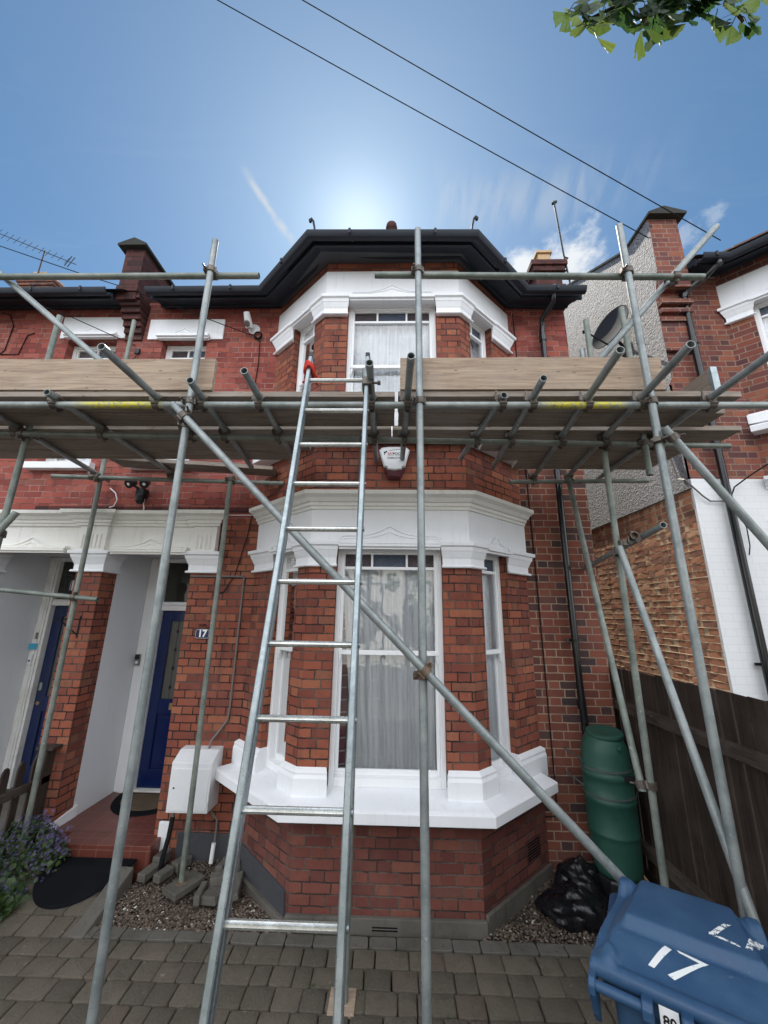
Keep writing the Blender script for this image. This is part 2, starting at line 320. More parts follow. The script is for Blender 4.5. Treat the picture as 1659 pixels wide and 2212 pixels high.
def glass_f(tint=(0.9, 0.94, 0.95), rough=0.02, wav=0.25, trans=True, dark=None, wsc=5.0, boost=1.0):
    def f(t, p, out):
        P0 = pos(t)
        w = noise(t, P0, wsc, 2, 0.5)
        b = N(t, 'ShaderNodeBump'); b.inputs['Strength'].default_value = wav; b.inputs['Distance'].default_value = 0.02
        t.links.new(w.outputs[0], b.inputs['Height'])
        gl = N(t, 'ShaderNodeBsdfGlossy'); gl.inputs['Roughness'].default_value = rough; t.links.new(b.outputs[0], gl.inputs['Normal'])
        fr = N(t, 'ShaderNodeFresnel'); fr.inputs['IOR'].default_value = 1.5; 
        if trans:
            tb = N(t, 'ShaderNodeBsdfTransparent'); tb.inputs[0].default_value = tint + (1,)
        else:
            tb = N(t, 'ShaderNodeBsdfDiffuse'); tb.inputs[0].default_value = tint + (1,)
        mxs = N(t, 'ShaderNodeMixShader')
        t.links.new(math_node(t, 'ADD', math_node(t, 'MULTIPLY', fr.outputs[0], min(boost, 1.5)), 0.11 if boost > 3 else 0.0, clamp=True), mxs.inputs[0]); t.links.new(tb.outputs[0], mxs.inputs[1]); t.links.new(gl.outputs[0], mxs.inputs[2])
        t.links.new(mxs.outputs[0], out.inputs[0])
    return f
GLASS = mat('window_glass', glass_f(tint=(0.98, 0.99, 0.99), boost=3.6, wav=0.10))
STAIN_D = mat('stained_glass_plum', glass_f((0.035, 0.022, 0.028), 0.12, 0.8, False, wsc=60, boost=1.5))
STAIN_B = mat('stained_glass_blue', glass_f((0.03, 0.045, 0.075), 0.12, 0.8, False, wsc=60, boost=1.5))
OBSC = mat('obscured_door_glass', glass_f((0.10, 0.10, 0.09), 0.15, 0.5, False, wsc=50, boost=1.2))
FANL = mat('dark_fanlight_glass', glass_f((0.035, 0.035, 0.03), 0.03, 0.1, False, boost=1.2))
def cloth_f(t, p, out):
    P0 = pos(t)
    mp = N(t, 'ShaderNodeMapping'); t.links.new(P0, mp.inputs[0]); mp.inputs['Scale'].default_value = (60, 60, 3)
    n = noise(t, mp.outputs[0], 1, 3, 0.5)
    cc = mixc(t, n.outputs[0], (0.93, 0.96, 1.0), (0.86, 0.90, 0.95))
    d = N(t, 'ShaderNodeBsdfDiffuse'); tl = N(t, 'ShaderNodeBsdfTranslucent'); t.links.new(cc, d.inputs[0]); t.links.new(cc, tl.inputs[0])
    mxs = N(t, 'ShaderNodeMixShader'); mxs.inputs[0].default_value = 0.12
    t.links.new(d.outputs[0], mxs.inputs[1]); t.links.new(tl.outputs[0], mxs.inputs[2])
    mp2 = N(t, 'ShaderNodeMapping'); t.links.new(P0, mp2.inputs[0]); mp2.inputs['Scale'].default_value = (26, 26, 0.5)
    lay = noise(t, mp2.outputs[0], 1.0, 3, 0.6)
    tb = N(t, 'ShaderNodeBsdfTransparent'); m2 = N(t, 'ShaderNodeMixShader'); t.links.new(smooth(t, lay.outputs[0], 0.36, 0.60, 0.20, 0.0), m2.inputs[0])
    t.links.new(mxs.outputs[0], m2.inputs[1]); t.links.new(tb.outputs[0], m2.inputs[2]); t.links.new(m2.outputs[0], out.inputs[0])
CLOTH = mat('white_net_curtain', cloth_f)
DARKROOM = paint_mat('dim_room_wall', (0.25, 0.24, 0.22), (0.18, 0.17, 0.16), 0.9, 0.0, 0.2)
def stripe_f(t, p, out):
    P0 = pos(t); sp = N(t, 'ShaderNodeSeparateXYZ'); t.links.new(P0, sp.inputs[0])
    fz = math_node(t, 'FRACT', math_node(t, 'DIVIDE', sp.outputs[2], 0.105))
    t.links.new(mixc(t, math_node(t, 'GREATER_THAN', fz, 0.86), (0.19, 0.012, 0.045), (0.5, 0.36, 0.40)), p.inputs['Base Color']); setc(p, 'Roughness', 0.9)
STRIPE = mat('crimson_shutter_cloth', stripe_f)

def pebble_f(t, p, out):
    P0 = pos(t)
    v = N(t, 'ShaderNodeTexVoronoi', feature='SMOOTH_F1'); t.links.new(P0, v.inputs['Vector']); v.inputs['Scale'].default_value = 40
    n = noise(t, P0, 24, 5, 0.65, 0.6); n2 = noise(t, P0, 3, 4, 0.6)
    cc = mixc(t, smooth(t, n.outputs[0], 0.35, 0.7), (0.27, 0.27, 0.285), (0.17, 0.17, 0.185))
    cc = mixc(t, smooth(t, n2.outputs[0], 0.5, 0.75, 0, 0.35), cc, (0.24, 0.215, 0.20))
    t.links.new(cc, p.inputs['Base Color']); setc(p, 'Roughness', 0.75)
    h = math_node(t, 'ADD', math_node(t, 'MULTIPLY', v.outputs['Distance'], -0.6), math_node(t, 'MULTIPLY', n.outputs[0], 1.6))
    bump(t, p, h, 1.0, 0.030)
PEBBLE = mat('pebbledash', pebble_f)
def roughbrick_f(t, p, out):
    P0 = pos(t); oi = N(t, 'ShaderNodeUVMap').outputs[0]
    # each brick keeps one colour: the uv of its vertices is its random number
    sp = N(t, 'ShaderNodeSeparateXYZ'); t.links.new(oi, sp.inputs[0])
    c = ramp(t, sp.outputs[0], [(0.0, (0.26, 0.13, 0.09)), (0.25, (0.40, 0.17, 0.10)), (0.7, (0.55, 0.25, 0.14)), (1.0, (0.62, 0.38, 0.24))])
    a = noise(t, P0, 60, 5, 0.65); b = noise(t, P0, 14, 4, 0.6)
    c = mixc(t, smooth(t, b.outputs[0], 0.45, 0.7, 0, 0.6), c, (0.16, 0.09, 0.07))
    t.links.new(c, p.inputs['Base Color']); setc(p, 'Roughness', 0.9)
    bump(t, p, math_node(t, 'ADD', a.outputs[0], b.outputs[0]), 0.30, 0.010)
RBRICK = mat('weathered_orange_stock_brick', roughbrick_f)
MORTAR = paint_mat('crumbling_lime_mortar', (0.66, 0.52, 0.36), (0.42, 0.31, 0.20), 0.95, 0.5, 0.7, 50)

def tile_f(t, p, out):
    uv, mask, rv, rc, d = brick_nodes(t, P=0.155, split=0.155, h=0.155, joint=0.0028, warp=0.0, shift=0.0, uvoff=(0.02, 0.012))
    P0 = pos(t)
    c = ramp(t, rv, [(0.0, (0.115, 0.032, 0.022)), (1.0, (0.15, 0.042, 0.029))])
    c = mixc(t, smooth(t, noise(t, P0, 12, 4, 0.6).outputs[0], 0.4, 0.8, 0, 0.5), c, (0.09, 0.03, 0.022))
    t.links.new(mixc(t, mask, (0.20, 0.10, 0.075), c), p.inputs['Base Color']); setc(p, 'Roughness', 0.38)
    bump(t, p, mask, 0.3, 0.002)
QTILE = mat('red_quarry_tile', tile_f)
def paver_f(t, p, out):
    P0 = pos(t); sp = N(t, 'ShaderNodeSeparateXYZ'); t.links.new(N(t, 'ShaderNodeUVMap').outputs[0], sp.inputs[0])
    c = ramp(t, sp.outputs[0], [(0.0, (0.068, 0.057, 0.042)), (0.5, (0.102, 0.087, 0.063)), (0.85, (0.112, 0.094, 0.069)), (1.0, (0.102, 0.074, 0.054))])
    a = noise(t, P0, 7, 5, 0.65); b = noise(t, P0, 90, 4, 0.7); s = noise(t, P0, 24, 3, 0.5)
    c = mixc(t, smooth(t, a.outputs[0], 0.42, 0.75, 0, 0.6), c, (0.055, 0.046, 0.036))
    c = mixc(t, smooth(t, b.outputs[0], 0.45, 0.75, 0, 0.5), c, (0.14, 0.125, 0.10))
    moss = noise(t, P0, 2.2, 5, 0.7); c = mixc(t, smooth(t, moss.outputs[0], 0.55, 0.72, 0, 0.35), c, (0.045, 0.048, 0.022))
    c = mixc(t, smooth(t, s.outputs[0], 0.68, 0.75, 0, 0.55), c, (0.30, 0.28, 0.24))
    s2_ = noise(t, P0, 48, 4, 0.7); c = mixc(t, smooth(t, s2_.outputs[0], 0.56, 0.72, 0, 0.55), c, (0.035, 0.030, 0.023))
    t.links.new(c, p.inputs['Base Color']); setc(p, 'Roughness', 0.85)
    bump(t, p, math_node(t, 'ADD', b.outputs[0], math_node(t, 'ADD', a.outputs[0], s2_.outputs[0])), 0.7, 0.008)
PAVER = mat('tumbled_concrete_paver', paver_f)
def soil_f(t, p, out):
    P0 = pos(t); a = noise(t, P0, 8, 5, 0.7); b = noise(t, P0, 60, 3, 0.6)
    c = mixc(t, smooth(t, a.outputs[0], 0.45, 0.65), (0.022, 0.018, 0.014), (0.032, 0.042, 0.014))
    t.links.new(c, p.inputs['Base Color']); setc(p, 'Roughness', 0.95); bump(t, p, b.outputs[0], 0.8, 0.01)
SOIL = mat('dark_joint_moss_and_soil', soil_f)
def gravel_f(t, p, out):
    sp = N(t, 'ShaderNodeSeparateXYZ'); t.links.new(N(t, 'ShaderNodeUVMap').outputs[0], sp.inputs[0])
    c = ramp(t, sp.outputs[0], [(0.0, (0.040, 0.027, 0.021)), (0.4, (0.085, 0.060, 0.044)), (0.8, (0.15, 0.112, 0.082)), (0.97, (0.22, 0.18, 0.14)), (1.0, (0.6, 0.58, 0.52))])
    t.links.new(c, p.inputs['Base Color']); setc(p, 'Roughness', 0.8)
    bump(t, p, noise(t, pos(t), 150, 3, 0.6).outputs[0], 0.4, 0.004)
GRAVEL = mat('brown_pea_gravel', gravel_f)
def plastic(name, c, c2, rough=0.35, scuff=(0.3, 0.36, 0.45), sa=0.3, spec=0.4):
    def f(t, p, out):
        P0 = pos(t); a = noise(t, P0, 5, 5, 0.65); b = noise(t, P0, 70, 4, 0.7)
        mp = N(t, 'ShaderNodeMapping'); t.links.new(P0, mp.inputs[0]); mp.inputs['Rotation'].default_value = (0, 0, R(30)); mp.inputs['Scale'].default_value = (6, 45, 20)
        sc = noise(t, mp.outputs[0], 1.4, 5, 0.7)
        cc = mixc(t, smooth(t, a.outputs[0], 0.35, 0.7), c, c2)
        cc = mixc(t, smooth(t, sc.outputs[0], 0.62, 0.74, 0, sa), cc, scuff)
        cc = mixc(t, smooth(t, b.outputs[0], 0.6, 0.8, 0, sa * 0.7), cc, scuff)
        t.links.new(cc, p.inputs['Base Color']); t.links.new(smooth(t, a.outputs[0], 0.3, 0.7, rough, rough + 0.2), p.inputs['Roughness'])
        setc(p, 'Specular IOR Level', spec); bump(t, p, b.outputs[0], 0.15, 0.002)
    return mat(name, f)
BINBLUE = plastic('blue_bin_plastic', (0.020, 0.060, 0.130), (0.034, 0.084, 0.160), 0.42, (0.15, 0.20, 0.26), 0.6)
BUTT = plastic('green_butt_plastic', (0.018, 0.068, 0.050), (0.021, 0.078, 0.058), 0.4, (0.10, 0.17, 0.15), 0.12)
METERW = plastic('white_meter_plastic', (0.70, 0.71, 0.72), (0.66, 0.67, 0.68), 0.4, (0.55, 0.55, 0.55), 0.12)
ALARMW = plastic('white_alarm_plastic', (0.72, 0.73, 0.74), (0.70, 0.71, 0.72), 0.35, (0.6, 0.6, 0.6), 0.05)
LENS = plastic('dark_red_lens', (0.055, 0.008, 0.014), (0.08, 0.012, 0.02), 0.2, (0.1, 0.02, 0.02), 0.05)
DISHM = paint_mat('charcoal_dish_paint', (0.022, 0.024, 0.030), (0.032, 0.035, 0.042), 0.9, 0.0, 0.2)
BLACKPL = plastic('black_plastic', (0.010, 0.010, 0.012), (0.014, 0.014, 0.016), 0.35, (0.03, 0.03, 0.03), 0.1)
RUBBER = plastic('black_rubber_mat', (0.006, 0.007, 0.009), (0.009, 0.010, 0.012), 0.85, (0.022, 0.022, 0.024), 0.5, spec=0.08)
COIR = plastic('coir_mat', (0.12, 0.085, 0.05), (0.08, 0.06, 0.04), 0.9, (0.15, 0.11, 0.07), 0.3)
STRAP = plastic('grey_green_strap', (0.05, 0.075, 0.066), (0.07, 0.095, 0.085), 0.6, (0.12, 0.15, 0.14), 0.3)
BAGM = plastic('black_refuse_sack', (0.006, 0.006, 0.008), (0.008, 0.008, 0.010), 0.16, (0.012, 0.013, 0.015), 0.2)
PLATE = plastic('enamel_navy', (0.012, 0.016, 0.07), (0.012, 0.016, 0.07), 0.25, (0.02, 0.03, 0.1), 0.1)
PWHITE = plastic('white_print', (0.80, 0.80, 0.80), (0.78, 0.78, 0.78), 0.5, (0.6, 0.6, 0.6), 0.1)
PBLUE = plastic('pale_blue_sticker', (0.06, 0.34, 0.52), (0.07, 0.38, 0.55), 0.5, (0.5, 0.6, 0.65), 0.2)
PBLACK = plastic('black_print', (0.012, 0.012, 0.014), (0.012, 0.012, 0.014), 0.5, (0.02, 0.02, 0.02), 0.0)
PRED = plastic('red_print', (0.45, 0.03, 0.05), (0.45, 0.03, 0.05), 0.5, (0.4, 0.03, 0.05), 0.0)
def numpaint_f(t, p, out):
    P0 = pos(t); n = noise(t, P0, 55, 4, 0.75)
    tb = N(t, 'ShaderNodeBsdfTransparent'); d = N(t, 'ShaderNodeBsdfDiffuse'); d.inputs[0].default_value = (0.72, 0.74, 0.72, 1)
    ms = N(t, 'ShaderNodeMixShader'); t.links.new(smooth(t, n.outputs[0], 0.30, 0.36), ms.inputs[0])
    t.links.new(tb.outputs[0], ms.inputs[1]); t.links.new(d.outputs[0], ms.inputs[2]); t.links.new(ms.outputs[0], out.inputs[0])
NUMP = mat('chipped_white_number_paint', numpaint_f)
def numpaint2_f(t, p, out):
    P0 = pos(t); n = noise(t, P0, 70, 4, 0.75)
    tb = N(t, 'ShaderNodeBsdfTransparent'); d = N(t, 'ShaderNodeBsdfDiffuse'); d.inputs[0].default_value = (0.72, 0.74, 0.72, 1)
    ms = N(t, 'ShaderNodeMixShader'); t.links.new(smooth(t, n.outputs[0], 0.46, 0.50), ms.inputs[0])
    t.links.new(tb.outputs[0], ms.inputs[1]); t.links.new(d.outputs[0], ms.inputs[2]); t.links.new(ms.outputs[0], out.inputs[0])
NUMP2 = mat('worn_white_number_paint', numpaint2_f)
def leaf_mat(name, c, tr_, frac=0.5):
    def f(t, p, out):
        P0 = pos(t); sp = N(t, 'ShaderNodeSeparateXYZ'); t.links.new(N(t, 'ShaderNodeUVMap').outputs[0], sp.inputs[0])
        k = sp.outputs[0]
        cc = mixc(t, k, c[0], c[1]); ct = mixc(t, k, tr_[0], tr_[1])
        d = N(t, 'ShaderNodeBsdfPrincipled'); d.inputs['Roughness'].default_value = 0.45; t.links.new(cc, d.inputs['Base Color'])
        tl = N(t, 'ShaderNodeBsdfTranslucent'); t.links.new(ct, tl.inputs[0])
        ms = N(t, 'ShaderNodeMixShader'); ms.inputs[0].default_value = frac
        t.links.new(d.outputs[0], ms.inputs[1]); t.links.new(tl.outputs[0], ms.inputs[2]); t.links.new(ms.outputs[0], out.inputs[0])
    return mat(name, f)
GINK = leaf_mat('ginkgo_leaf', ((0.022, 0.058, 0.022), (0.05, 0.10, 0.025)), ((0.035, 0.090, 0.025), (0.24, 0.30, 0.05)), 0.5)
IVY = leaf_mat('bellflower_leaf', ((0.022, 0.055, 0.018), (0.07, 0.11, 0.03)), ((0.05, 0.12, 0.02), (0.12, 0.16, 0.03)), 0.3)
PETAL = leaf_mat('violet_petal', ((0.07, 0.055, 0.14), (0.15, 0.13, 0.26)), ((0.10, 0.08, 0.2), (0.17, 0.15, 0.3)), 0.3)
TREEL = leaf_mat('street_tree_leaf', ((0.035, 0.075, 0.02), (0.08, 0.12, 0.03)), ((0.06, 0.14, 0.02), (0.15, 0.2, 0.04)), 0.3)
BARK = paint_mat('bark', (0.09, 0.065, 0.05), (0.05, 0.035, 0.03), 0.9, 0.6, 0.6)
def asphalt_f(t, p, out):
    P0 = pos(t); a = noise(t, P0, 1.2, 5, 0.6); b = noise(t, P0, 200, 2, 0.6)
    t.links.new(mixc(t, a.outputs[0], (0.045, 0.045, 0.046), (0.07, 0.068, 0.066)), p.inputs['Base Color']); setc(p, 'Roughness', 0.9); bump(t, p, b.outputs[0], 0.4, 0.004)
ASPH = mat('asphalt', asphalt_f)

# ------------------------------------------------------------------ mesh builder
class MB:
    def __init__(s): s.v = []; s.f = []; s.mi = []; s.uvc = {}; s.cur = 0; s.cu = None
    def face(s, idx):
        if s.cu is not None: s.uvc[len(s.f)] = s.cu
        s.f.append(tuple(idx)); s.mi.append(s.cur)
    def add(s, pts):
        b = len(s.v); s.v.extend([tuple(p) for p in pts]); return b
    def poly(s, pts):
        b = s.add(pts); s.face(range(b, b + len(pts)))
    def box(s, x0, x1, y0, y1, z0, z1):
        s.hexa([(x0, y0, z0), (x1, y0, z0), (x1, y1, z0), (x0, y1, z0), (x0, y0, z1), (x1, y0, z1), (x1, y1, z1), (x0, y1, z1)])
    def hexa(s, p):
        b = s.add(p)
        for q in ((0, 3, 2, 1), (4, 5, 6, 7), (0, 1, 5, 4), (1, 2, 6, 5), (2, 3, 7, 6), (3, 0, 4, 7)): s.face([b + i for i in q])
    def obox(s, c, ax, ay, az, hx, hy, hz):
        c = Vector(c); ax = Vector(ax) * hx; ay = Vector(ay) * hy; az = Vector(az) * hz
        s.hexa([c - ax - ay - az, c + ax - ay - az, c + ax + ay - az, c - ax + ay - az, c - ax - ay + az, c + ax - ay + az, c + ax + ay + az, c - ax + ay + az])
    def prism(s, poly, z0, z1):
        n = len(poly); b = s.add([(x, y, z0) for x, y in poly] + [(x, y, z1) for x, y in poly])
        s.face([b + i for i in reversed(range(n))]); s.face([b + n + i for i in range(n)])
        for i in range(n): j = (i + 1) % n; s.face([b + i, b + j, b + n + j, b + n + i])
    def extr(s, pts, d):
        n = len(pts); d = Vector(d); b = s.add(list(pts) + [Vector(p) + d for p in pts])
        s.face([b + i for i in reversed(range(n))]); s.face([b + n + i for i in range(n)])
        for i in range(n): j = (i + 1) % n; s.face([b + i, b + j, b + n + j, b + n + i])
    def ring(s, c, t, r, n, ref=None, sq=1.0):
        t = Vector(t).normalized(); a = Vector((0, 0, 1)) if abs(t.z) < 0.9 else Vector((0, 1, 0))
        if ref is not None: a = Vector(ref)
        u = t.cross(a).normalized(); w = t.cross(u).normalized()
        return s.add([Vector(c) + u * (math.cos(2 * math.pi * i / n) * r) + w * (math.sin(2 * math.pi * i / n) * r * sq) for i in range(n)])
    def bridge(s, a, b, n):
        for i in range(n): j = (i + 1) % n; s.face([a + i, a + j, b + j, b + i])
    def tube(s, p0, p1, r, n=14, r2=None, hollow=0.0, cap=True):
        p0 = Vector(p0); p1 = Vector(p1); t = p1 - p0; r2 = r if r2 is None else r2
        a = s.ring(p0, t, r, n); b = s.ring(p1, t, r2, n); s.bridge(a, b, n)
        if hollow > 0:
            c = s.ring(p0, t, r - hollow, n); d = s.ring(p1, t, r2 - hollow, n)
            s.bridge(d, c, n); s.bridge(c, a, n); s.bridge(b, d, n)
        elif cap:
            s.face([a + i for i in reversed(range(n))]); s.face([b + i for i in range(n)])
    def path(s, pts, r, n=8, rs=None):
        pts = [Vector(p) for p in pts]; prev = None; ref = None
        for i, p in enumerate(pts):
            t = (pts[min(i + 1, len(pts) - 1)] - pts[max(i - 1, 0)])
            if t.length < 1e-9: t = Vector((0, 0, 1))
            t.normalize()
            if ref is None: ref = Vector((0, 0, 1)) if abs(t.z) < 0.8 else Vector((0, 1, 0))
            u = t.cross(ref); 
            if u.length < 1e-4: u = t.cross(Vector((1, 0, 0)))
            u.normalize(); ref = u.cross(t).normalized()
            rr = rs[i] if rs else r
            a = s.add([p + u * (math.cos(2 * math.pi * k / n) * rr) + ref * (math.sin(2 * math.pi * k / n) * rr) for k in range(n)])
            if prev is not None: s.bridge(prev, a, n)
            else: s.face([a + k for k in reversed(range(n))])
            prev = a
        s.face([prev + k for k in range(n)])
    def lathe(s, c, axis, prof, n=24):     # prof: (radius, height along the axis)
        c = Vector(c); axis = Vector(axis).normalized(); prev = None
        for r, h in prof:
            a = s.ring(c + axis * h, axis, max(r, 1e-4), n)
            if prev is not None: s.bridge(prev, a, n)
            else: s.face([a + k for k in reversed(range(n))])
            prev = a
        s.face([prev + k for k in range(n)])
    def build(s, name, m, parent=None, smooth=False, bevel=0.0, recalc=True, ang=35, loc=None, rawuv=False):
        me = bpy.data.meshes.new(name)
        wl = Vector(loc) if loc is not None else (parent_loc(parent) if parent else Vector((0, 0, 0)))
        me.from_pydata([tuple(Vector(v) - wl) for v in s.v], [], s.f)
        for k in (m if isinstance(m, (list, tuple)) else [m]): me.materials.append(k)
        me.polygons.foreach_set('material_index', s.mi)
        if recalc:
            import bmesh
            bm = bmesh.new(); bm.from_mesh(me); bmesh.ops.recalc_face_normals(bm, faces=bm.faces); bm.to_mesh(me); bm.free()
        uvl = me.uv_layers.new(name='UVMap')
        co = np.empty(len(me.vertices) * 3); me.vertices.foreach_get('co', co); co = co.reshape(-1, 3) + np.array(wl)
        uv = np.zeros((len(me.loops), 2))
        for p in me.polygons:
            if p.index in s.uvc:
                uv[list(p.loop_indices)] = s.uvc[p.index]; continue
            n = p.normal; q = co[list(p.vertices)]
            if abs(n.z) > 0.75: uv[list(p.loop_indices)] = q[:, :2]
            else:
                t = np.array((-n.y, n.x)); t = t / max(1e-9, np.hypot(*t))
                if t[0] < -0.05 or (abs(t[0]) <= 0.05 and t[1] < 0): t = -t
                uv[list(p.loop_indices)] = np.stack([q[:, :2] @ t, q[:, 2]], 1)
        uvl.data.foreach_set('uv', uv.ravel())
        if smooth:
            me.shade_smooth(); me.set_sharp_from_angle(angle=R(ang))
        o = bpy.data.objects.new(name, me); col.objects.link(o)
        if parent: o.parent = parent
        o.location = (wl - parent_loc(parent)) if parent else wl
        if bevel:
            b = o.modifiers.new('bevel', 'BEVEL'); b.width = bevel; b.segments = 2; b.limit_method = 'ANGLE'; b.angle_limit = R(40)
        return o
WLOC = {}
def parent_loc(o):
    l = Vector((0, 0, 0))
    while o is not None: l = l + o.location; o = o.parent
    return l
def thing(name, label, cat, loc=(0, 0, 0), group=None):
    o = bpy.data.objects.new(name, None); col.objects.link(o); o.location = loc; o.empty_display_size = 0.2
    o['label'] = label; o['category'] = cat
    if group: o['group'] = group
    return o
def tag(o, label, cat, group=None):
    o['label'] = label; o['category'] = cat
    if group: o['group'] = group
    return o
def struct(o): o['kind'] = 'structure'; return o
def stuff(o): o['kind'] = 'stuff'; return o

GZ = -0.05            # ground
F = 3.58              # brick face of the bay front
W = 4.25              # main wall face
K = W / 4.17
def wx(x): return x * K
def wz(z): return 2.24 + (z - 2.24) * K

# ------------------------------------------------------------------ ground
g = MB(); g.poly([(-300, -300, GZ - 0.06), (300, -300, GZ - 0.06), (300, 300, GZ - 0.06), (-300, 300, GZ - 0.06)])
struct(g.build('ground', SOIL))
g = MB(); g.box(-200, 200, -9.5, -3.4, GZ - 0.2, GZ - 0.03)
struct(g.build('road', ASPH))
g = MB(); g.box(-200, 200, -3.4, -1.6, GZ - 0.2, GZ + 0.01); g.box(-200, 200, -11.3, -9.5, GZ - 0.2, GZ + 0.05)
struct(g.build('pavement', CONC))
def pz(x, y):         # the path rises towards the step on the left
    return GZ + max(0.0, min(1.0, (y - 3.42) / 0.5)) * 0.125 * max(0.0, min(1.0, (-2.2 - x) / 0.1))
def paver(mb, x0, x1, y0, y1, h=0.0, ch=0.007, t=0.07):
    g_ = 0.0032
    x0 += g_ * rnd.uniform(.3, 1.6); x1 -= g_ * rnd.uniform(.3, 1.6); y0 += g_ * rnd.uniform(.3, 1.6); y1 -= g_ * rnd.uniform(.3, 1.6)
    j = lambda a=0.0035: rnd.uniform(-a, a)
    c = [(x0 + j(), y0 + j()), (x1 + j(), y0 + j()), (x1 + j(), y1 + j()), (x0 + j(), y1 + j())]
    # rounded corners
    pts = []
    for i in range(4):
        p = Vector(c[i]); a = (Vector(c[i - 1]) - p).normalized(); b = (Vector(c[(i + 1) % 4]) - p).normalized()
        rr = rnd.uniform(.008, .02)
        pts += [p + a * rr, p + (a + b) * rr * 0.3, p + b * rr]
    cen = sum(pts, Vector((0, 0))) / len(pts)
    mb.cu = (rnd.random(), 0)
    n = len(pts); hz = h + rnd.uniform(-.0015, .0015); tx = rnd.uniform(-.006, .006); ty = rnd.uniform(-.006, .006)
    def zz(p, d): return pz(p[0], p[1]) + hz - d + (p[0] - cen[0]) * tx + (p[1] - cen[1]) * ty
    def ins(p, d): v_ = cen - p; return p + v_.normalized() * d
    rings = []
    for dd, dz in ((0, t), (0, ch * 0.8), (ch * 0.5, ch * 0.25), (ch * 1.2, 0)):
        q = [ins(p, dd) for p in pts]; rings.append(mb.add([(p[0], p[1], zz(p, dz)) for p in q]))
    for a, b in zip(rings, rings[1:]): mb.bridge(a, b, n)
    mb.face([rings[-1] + i for i in range(n)]); mb.cu = None
pv = MB()
y = 3.405
bin_zone = None
ri = 0
while y > -1.6:
    d = 0.152 if ri != 5 else 0.15
    x = -3.9 - rnd.random() * 0.2
    while x < 2.2:
        w_ = rnd.choice([0.12, 0.15, 0.18, 0.20, 0.235, 0.17])
        paver(pv, x, x + w_, y - d, y); x += w_
    y -= d; ri += 1
y = 3.405                      # the path going back to the step
while y < 4.3:
    x = -3.9
    while x < -2.36:
        w_ = min(rnd.choice([0.15, 0.18, 0.20, 0.235]), -2.30 - x)
        if w_ < 0.07: break
        paver(pv, x, x + w_, y, y + 0.152); x += w_
    y += 0.152
struct(pv.build('paving', PAVER, smooth=True, ang=50))
ed = MB(); x = -2.36
while x < 2.2:
    paver(ed, x, x + 0.2, 3.41, 3.515, h=0.002, ch=0.004); x += 0.2
struct(ed.build('edging', CONC))
kb = MB()
for i, (ya, yb) in enumerate(((3.40, 3.93),)):
    kb.hexa([(-2.34, ya, GZ - .05), (-2.21, ya, GZ - .05), (-2.21, yb, GZ - .05), (-2.35, yb, GZ - .05),
             (-2.33, ya, GZ + .012), (-2.215, ya, GZ + .008), (-2.215, yb, GZ + .15), (-2.34, yb, GZ + .155)])
struct(kb.build('kerb', CONC, bevel=0.008))

def stones(mb, n, inside, zf, rmin, rmax, seed):
    r_ = random.Random(seed)
    ico = [(0, 0, 1), (0.9, 0, 0.1), (0.28, 0.85, -0.05), (-0.72, 0.53, 0.08), (-0.72, -0.53, -0.05), (0.28, -0.85, 0.06), (0, 0, -1)]
    fc = [(0, 1, 2), (0, 2, 3), (0, 3, 4), (0, 4, 5), (0, 5, 1), (6, 2, 1), (6, 3, 2), (6, 4, 3), (6, 5, 4), (6, 1, 5)]
    k = 0; tries = 0
    while k < n and tries < n * 6:
        tries += 1
        p = inside(r_)
        if p is None: continue
        s_ = r_.uniform(rmin, rmax); a = r_.random() * 6.28; ex = r_.uniform(0.7, 1.3); fz = r_.uniform(0.45, 0.75)
        ca, sa = math.cos(a), math.sin(a); z0 = zf(*p) + r_.uniform(-.004, .008)
        tl = r_.uniform(-.5, .5)
        b = mb.add([(p[0] + s_ * (x * ex * ca - y * sa), p[1] + s_ * (x * ex * sa + y * ca), z0 + s_ * (z * fz + x * tl * .5)) for x, y, z in ico])
        mb.cu = (r_.random(), 0)
        for f_ in fc: mb.face([b + i for i in f_])
        mb.cu = None; k += 1
def bayin(x, y, o=0.0):       # inside the bay footprint (offset o)?
    if y < F - o: return False
    t = (y - F) / (W - F); return abs(x + 0.0425) < 0.74 + o * .4 + t * 0.74 + o
gb = MB()
def gin(r_):
    if r_.random() < 0.62: x = r_.uniform(-2.21, -0.72)
    else: x = r_.uniform(0.68, 2.2)
    y = r_.uniform(3.50, 4.25)
    if bayin(x, y, 0.02): return None
    return x, y
stones(gb, 11000, gin, lambda x, y: GZ - 0.004 + 0.02 * math.sin(x * 5) * math.sin(y * 7) + max(0, y - 3.9) * .12, 0.007, 0.0135, 3)
stuff(gb.build('gravel', GRAVEL, smooth=True, ang=70))
gs = MB(); gs.box(-2.25, 2.25, 3.5, 4.6, GZ - 0.1, GZ - 0.016)
struct(gs.build('garden_soil', SOIL))

# ------------------------------------------------------------------ house helpers
def uvb(xc, s): return s
def bay_path(xc, o, square=None):           # plan points of the bay outline pushed out by o: wall left, corner, corner, wall right
    a = 0.7425; b = 1.4825
    tx, ty = (b - a), (W - F); L = math.hypot(tx, ty); nx, ny = ty / L, tx / L
    c = (1 - ny) / nx          # corner shift per metre of offset
    if square is None: return [(xc - b - o / nx, W), (xc - a - o * c, F - o), (xc + a + o * c, F - o), (xc + b + o / nx, W)]
    sl_, sr_ = square; dl = 1 - sl_; dr = 1 - sr_
    oo = max(o, 0.0)
    if o <= 0: return [(xc - b - o / nx, W), (xc - a - o * c, F - o), (xc + a + o * c, F - o), (xc + b + o / nx, W)]
    return [(xc - b + tx * dl - nx * o, W - ty * dl - ny * o), (xc - a - o * c, F - o), (xc + a + o * c, F - o), (xc + b - tx * dr + nx * o, W - ty * dr - ny * o)]
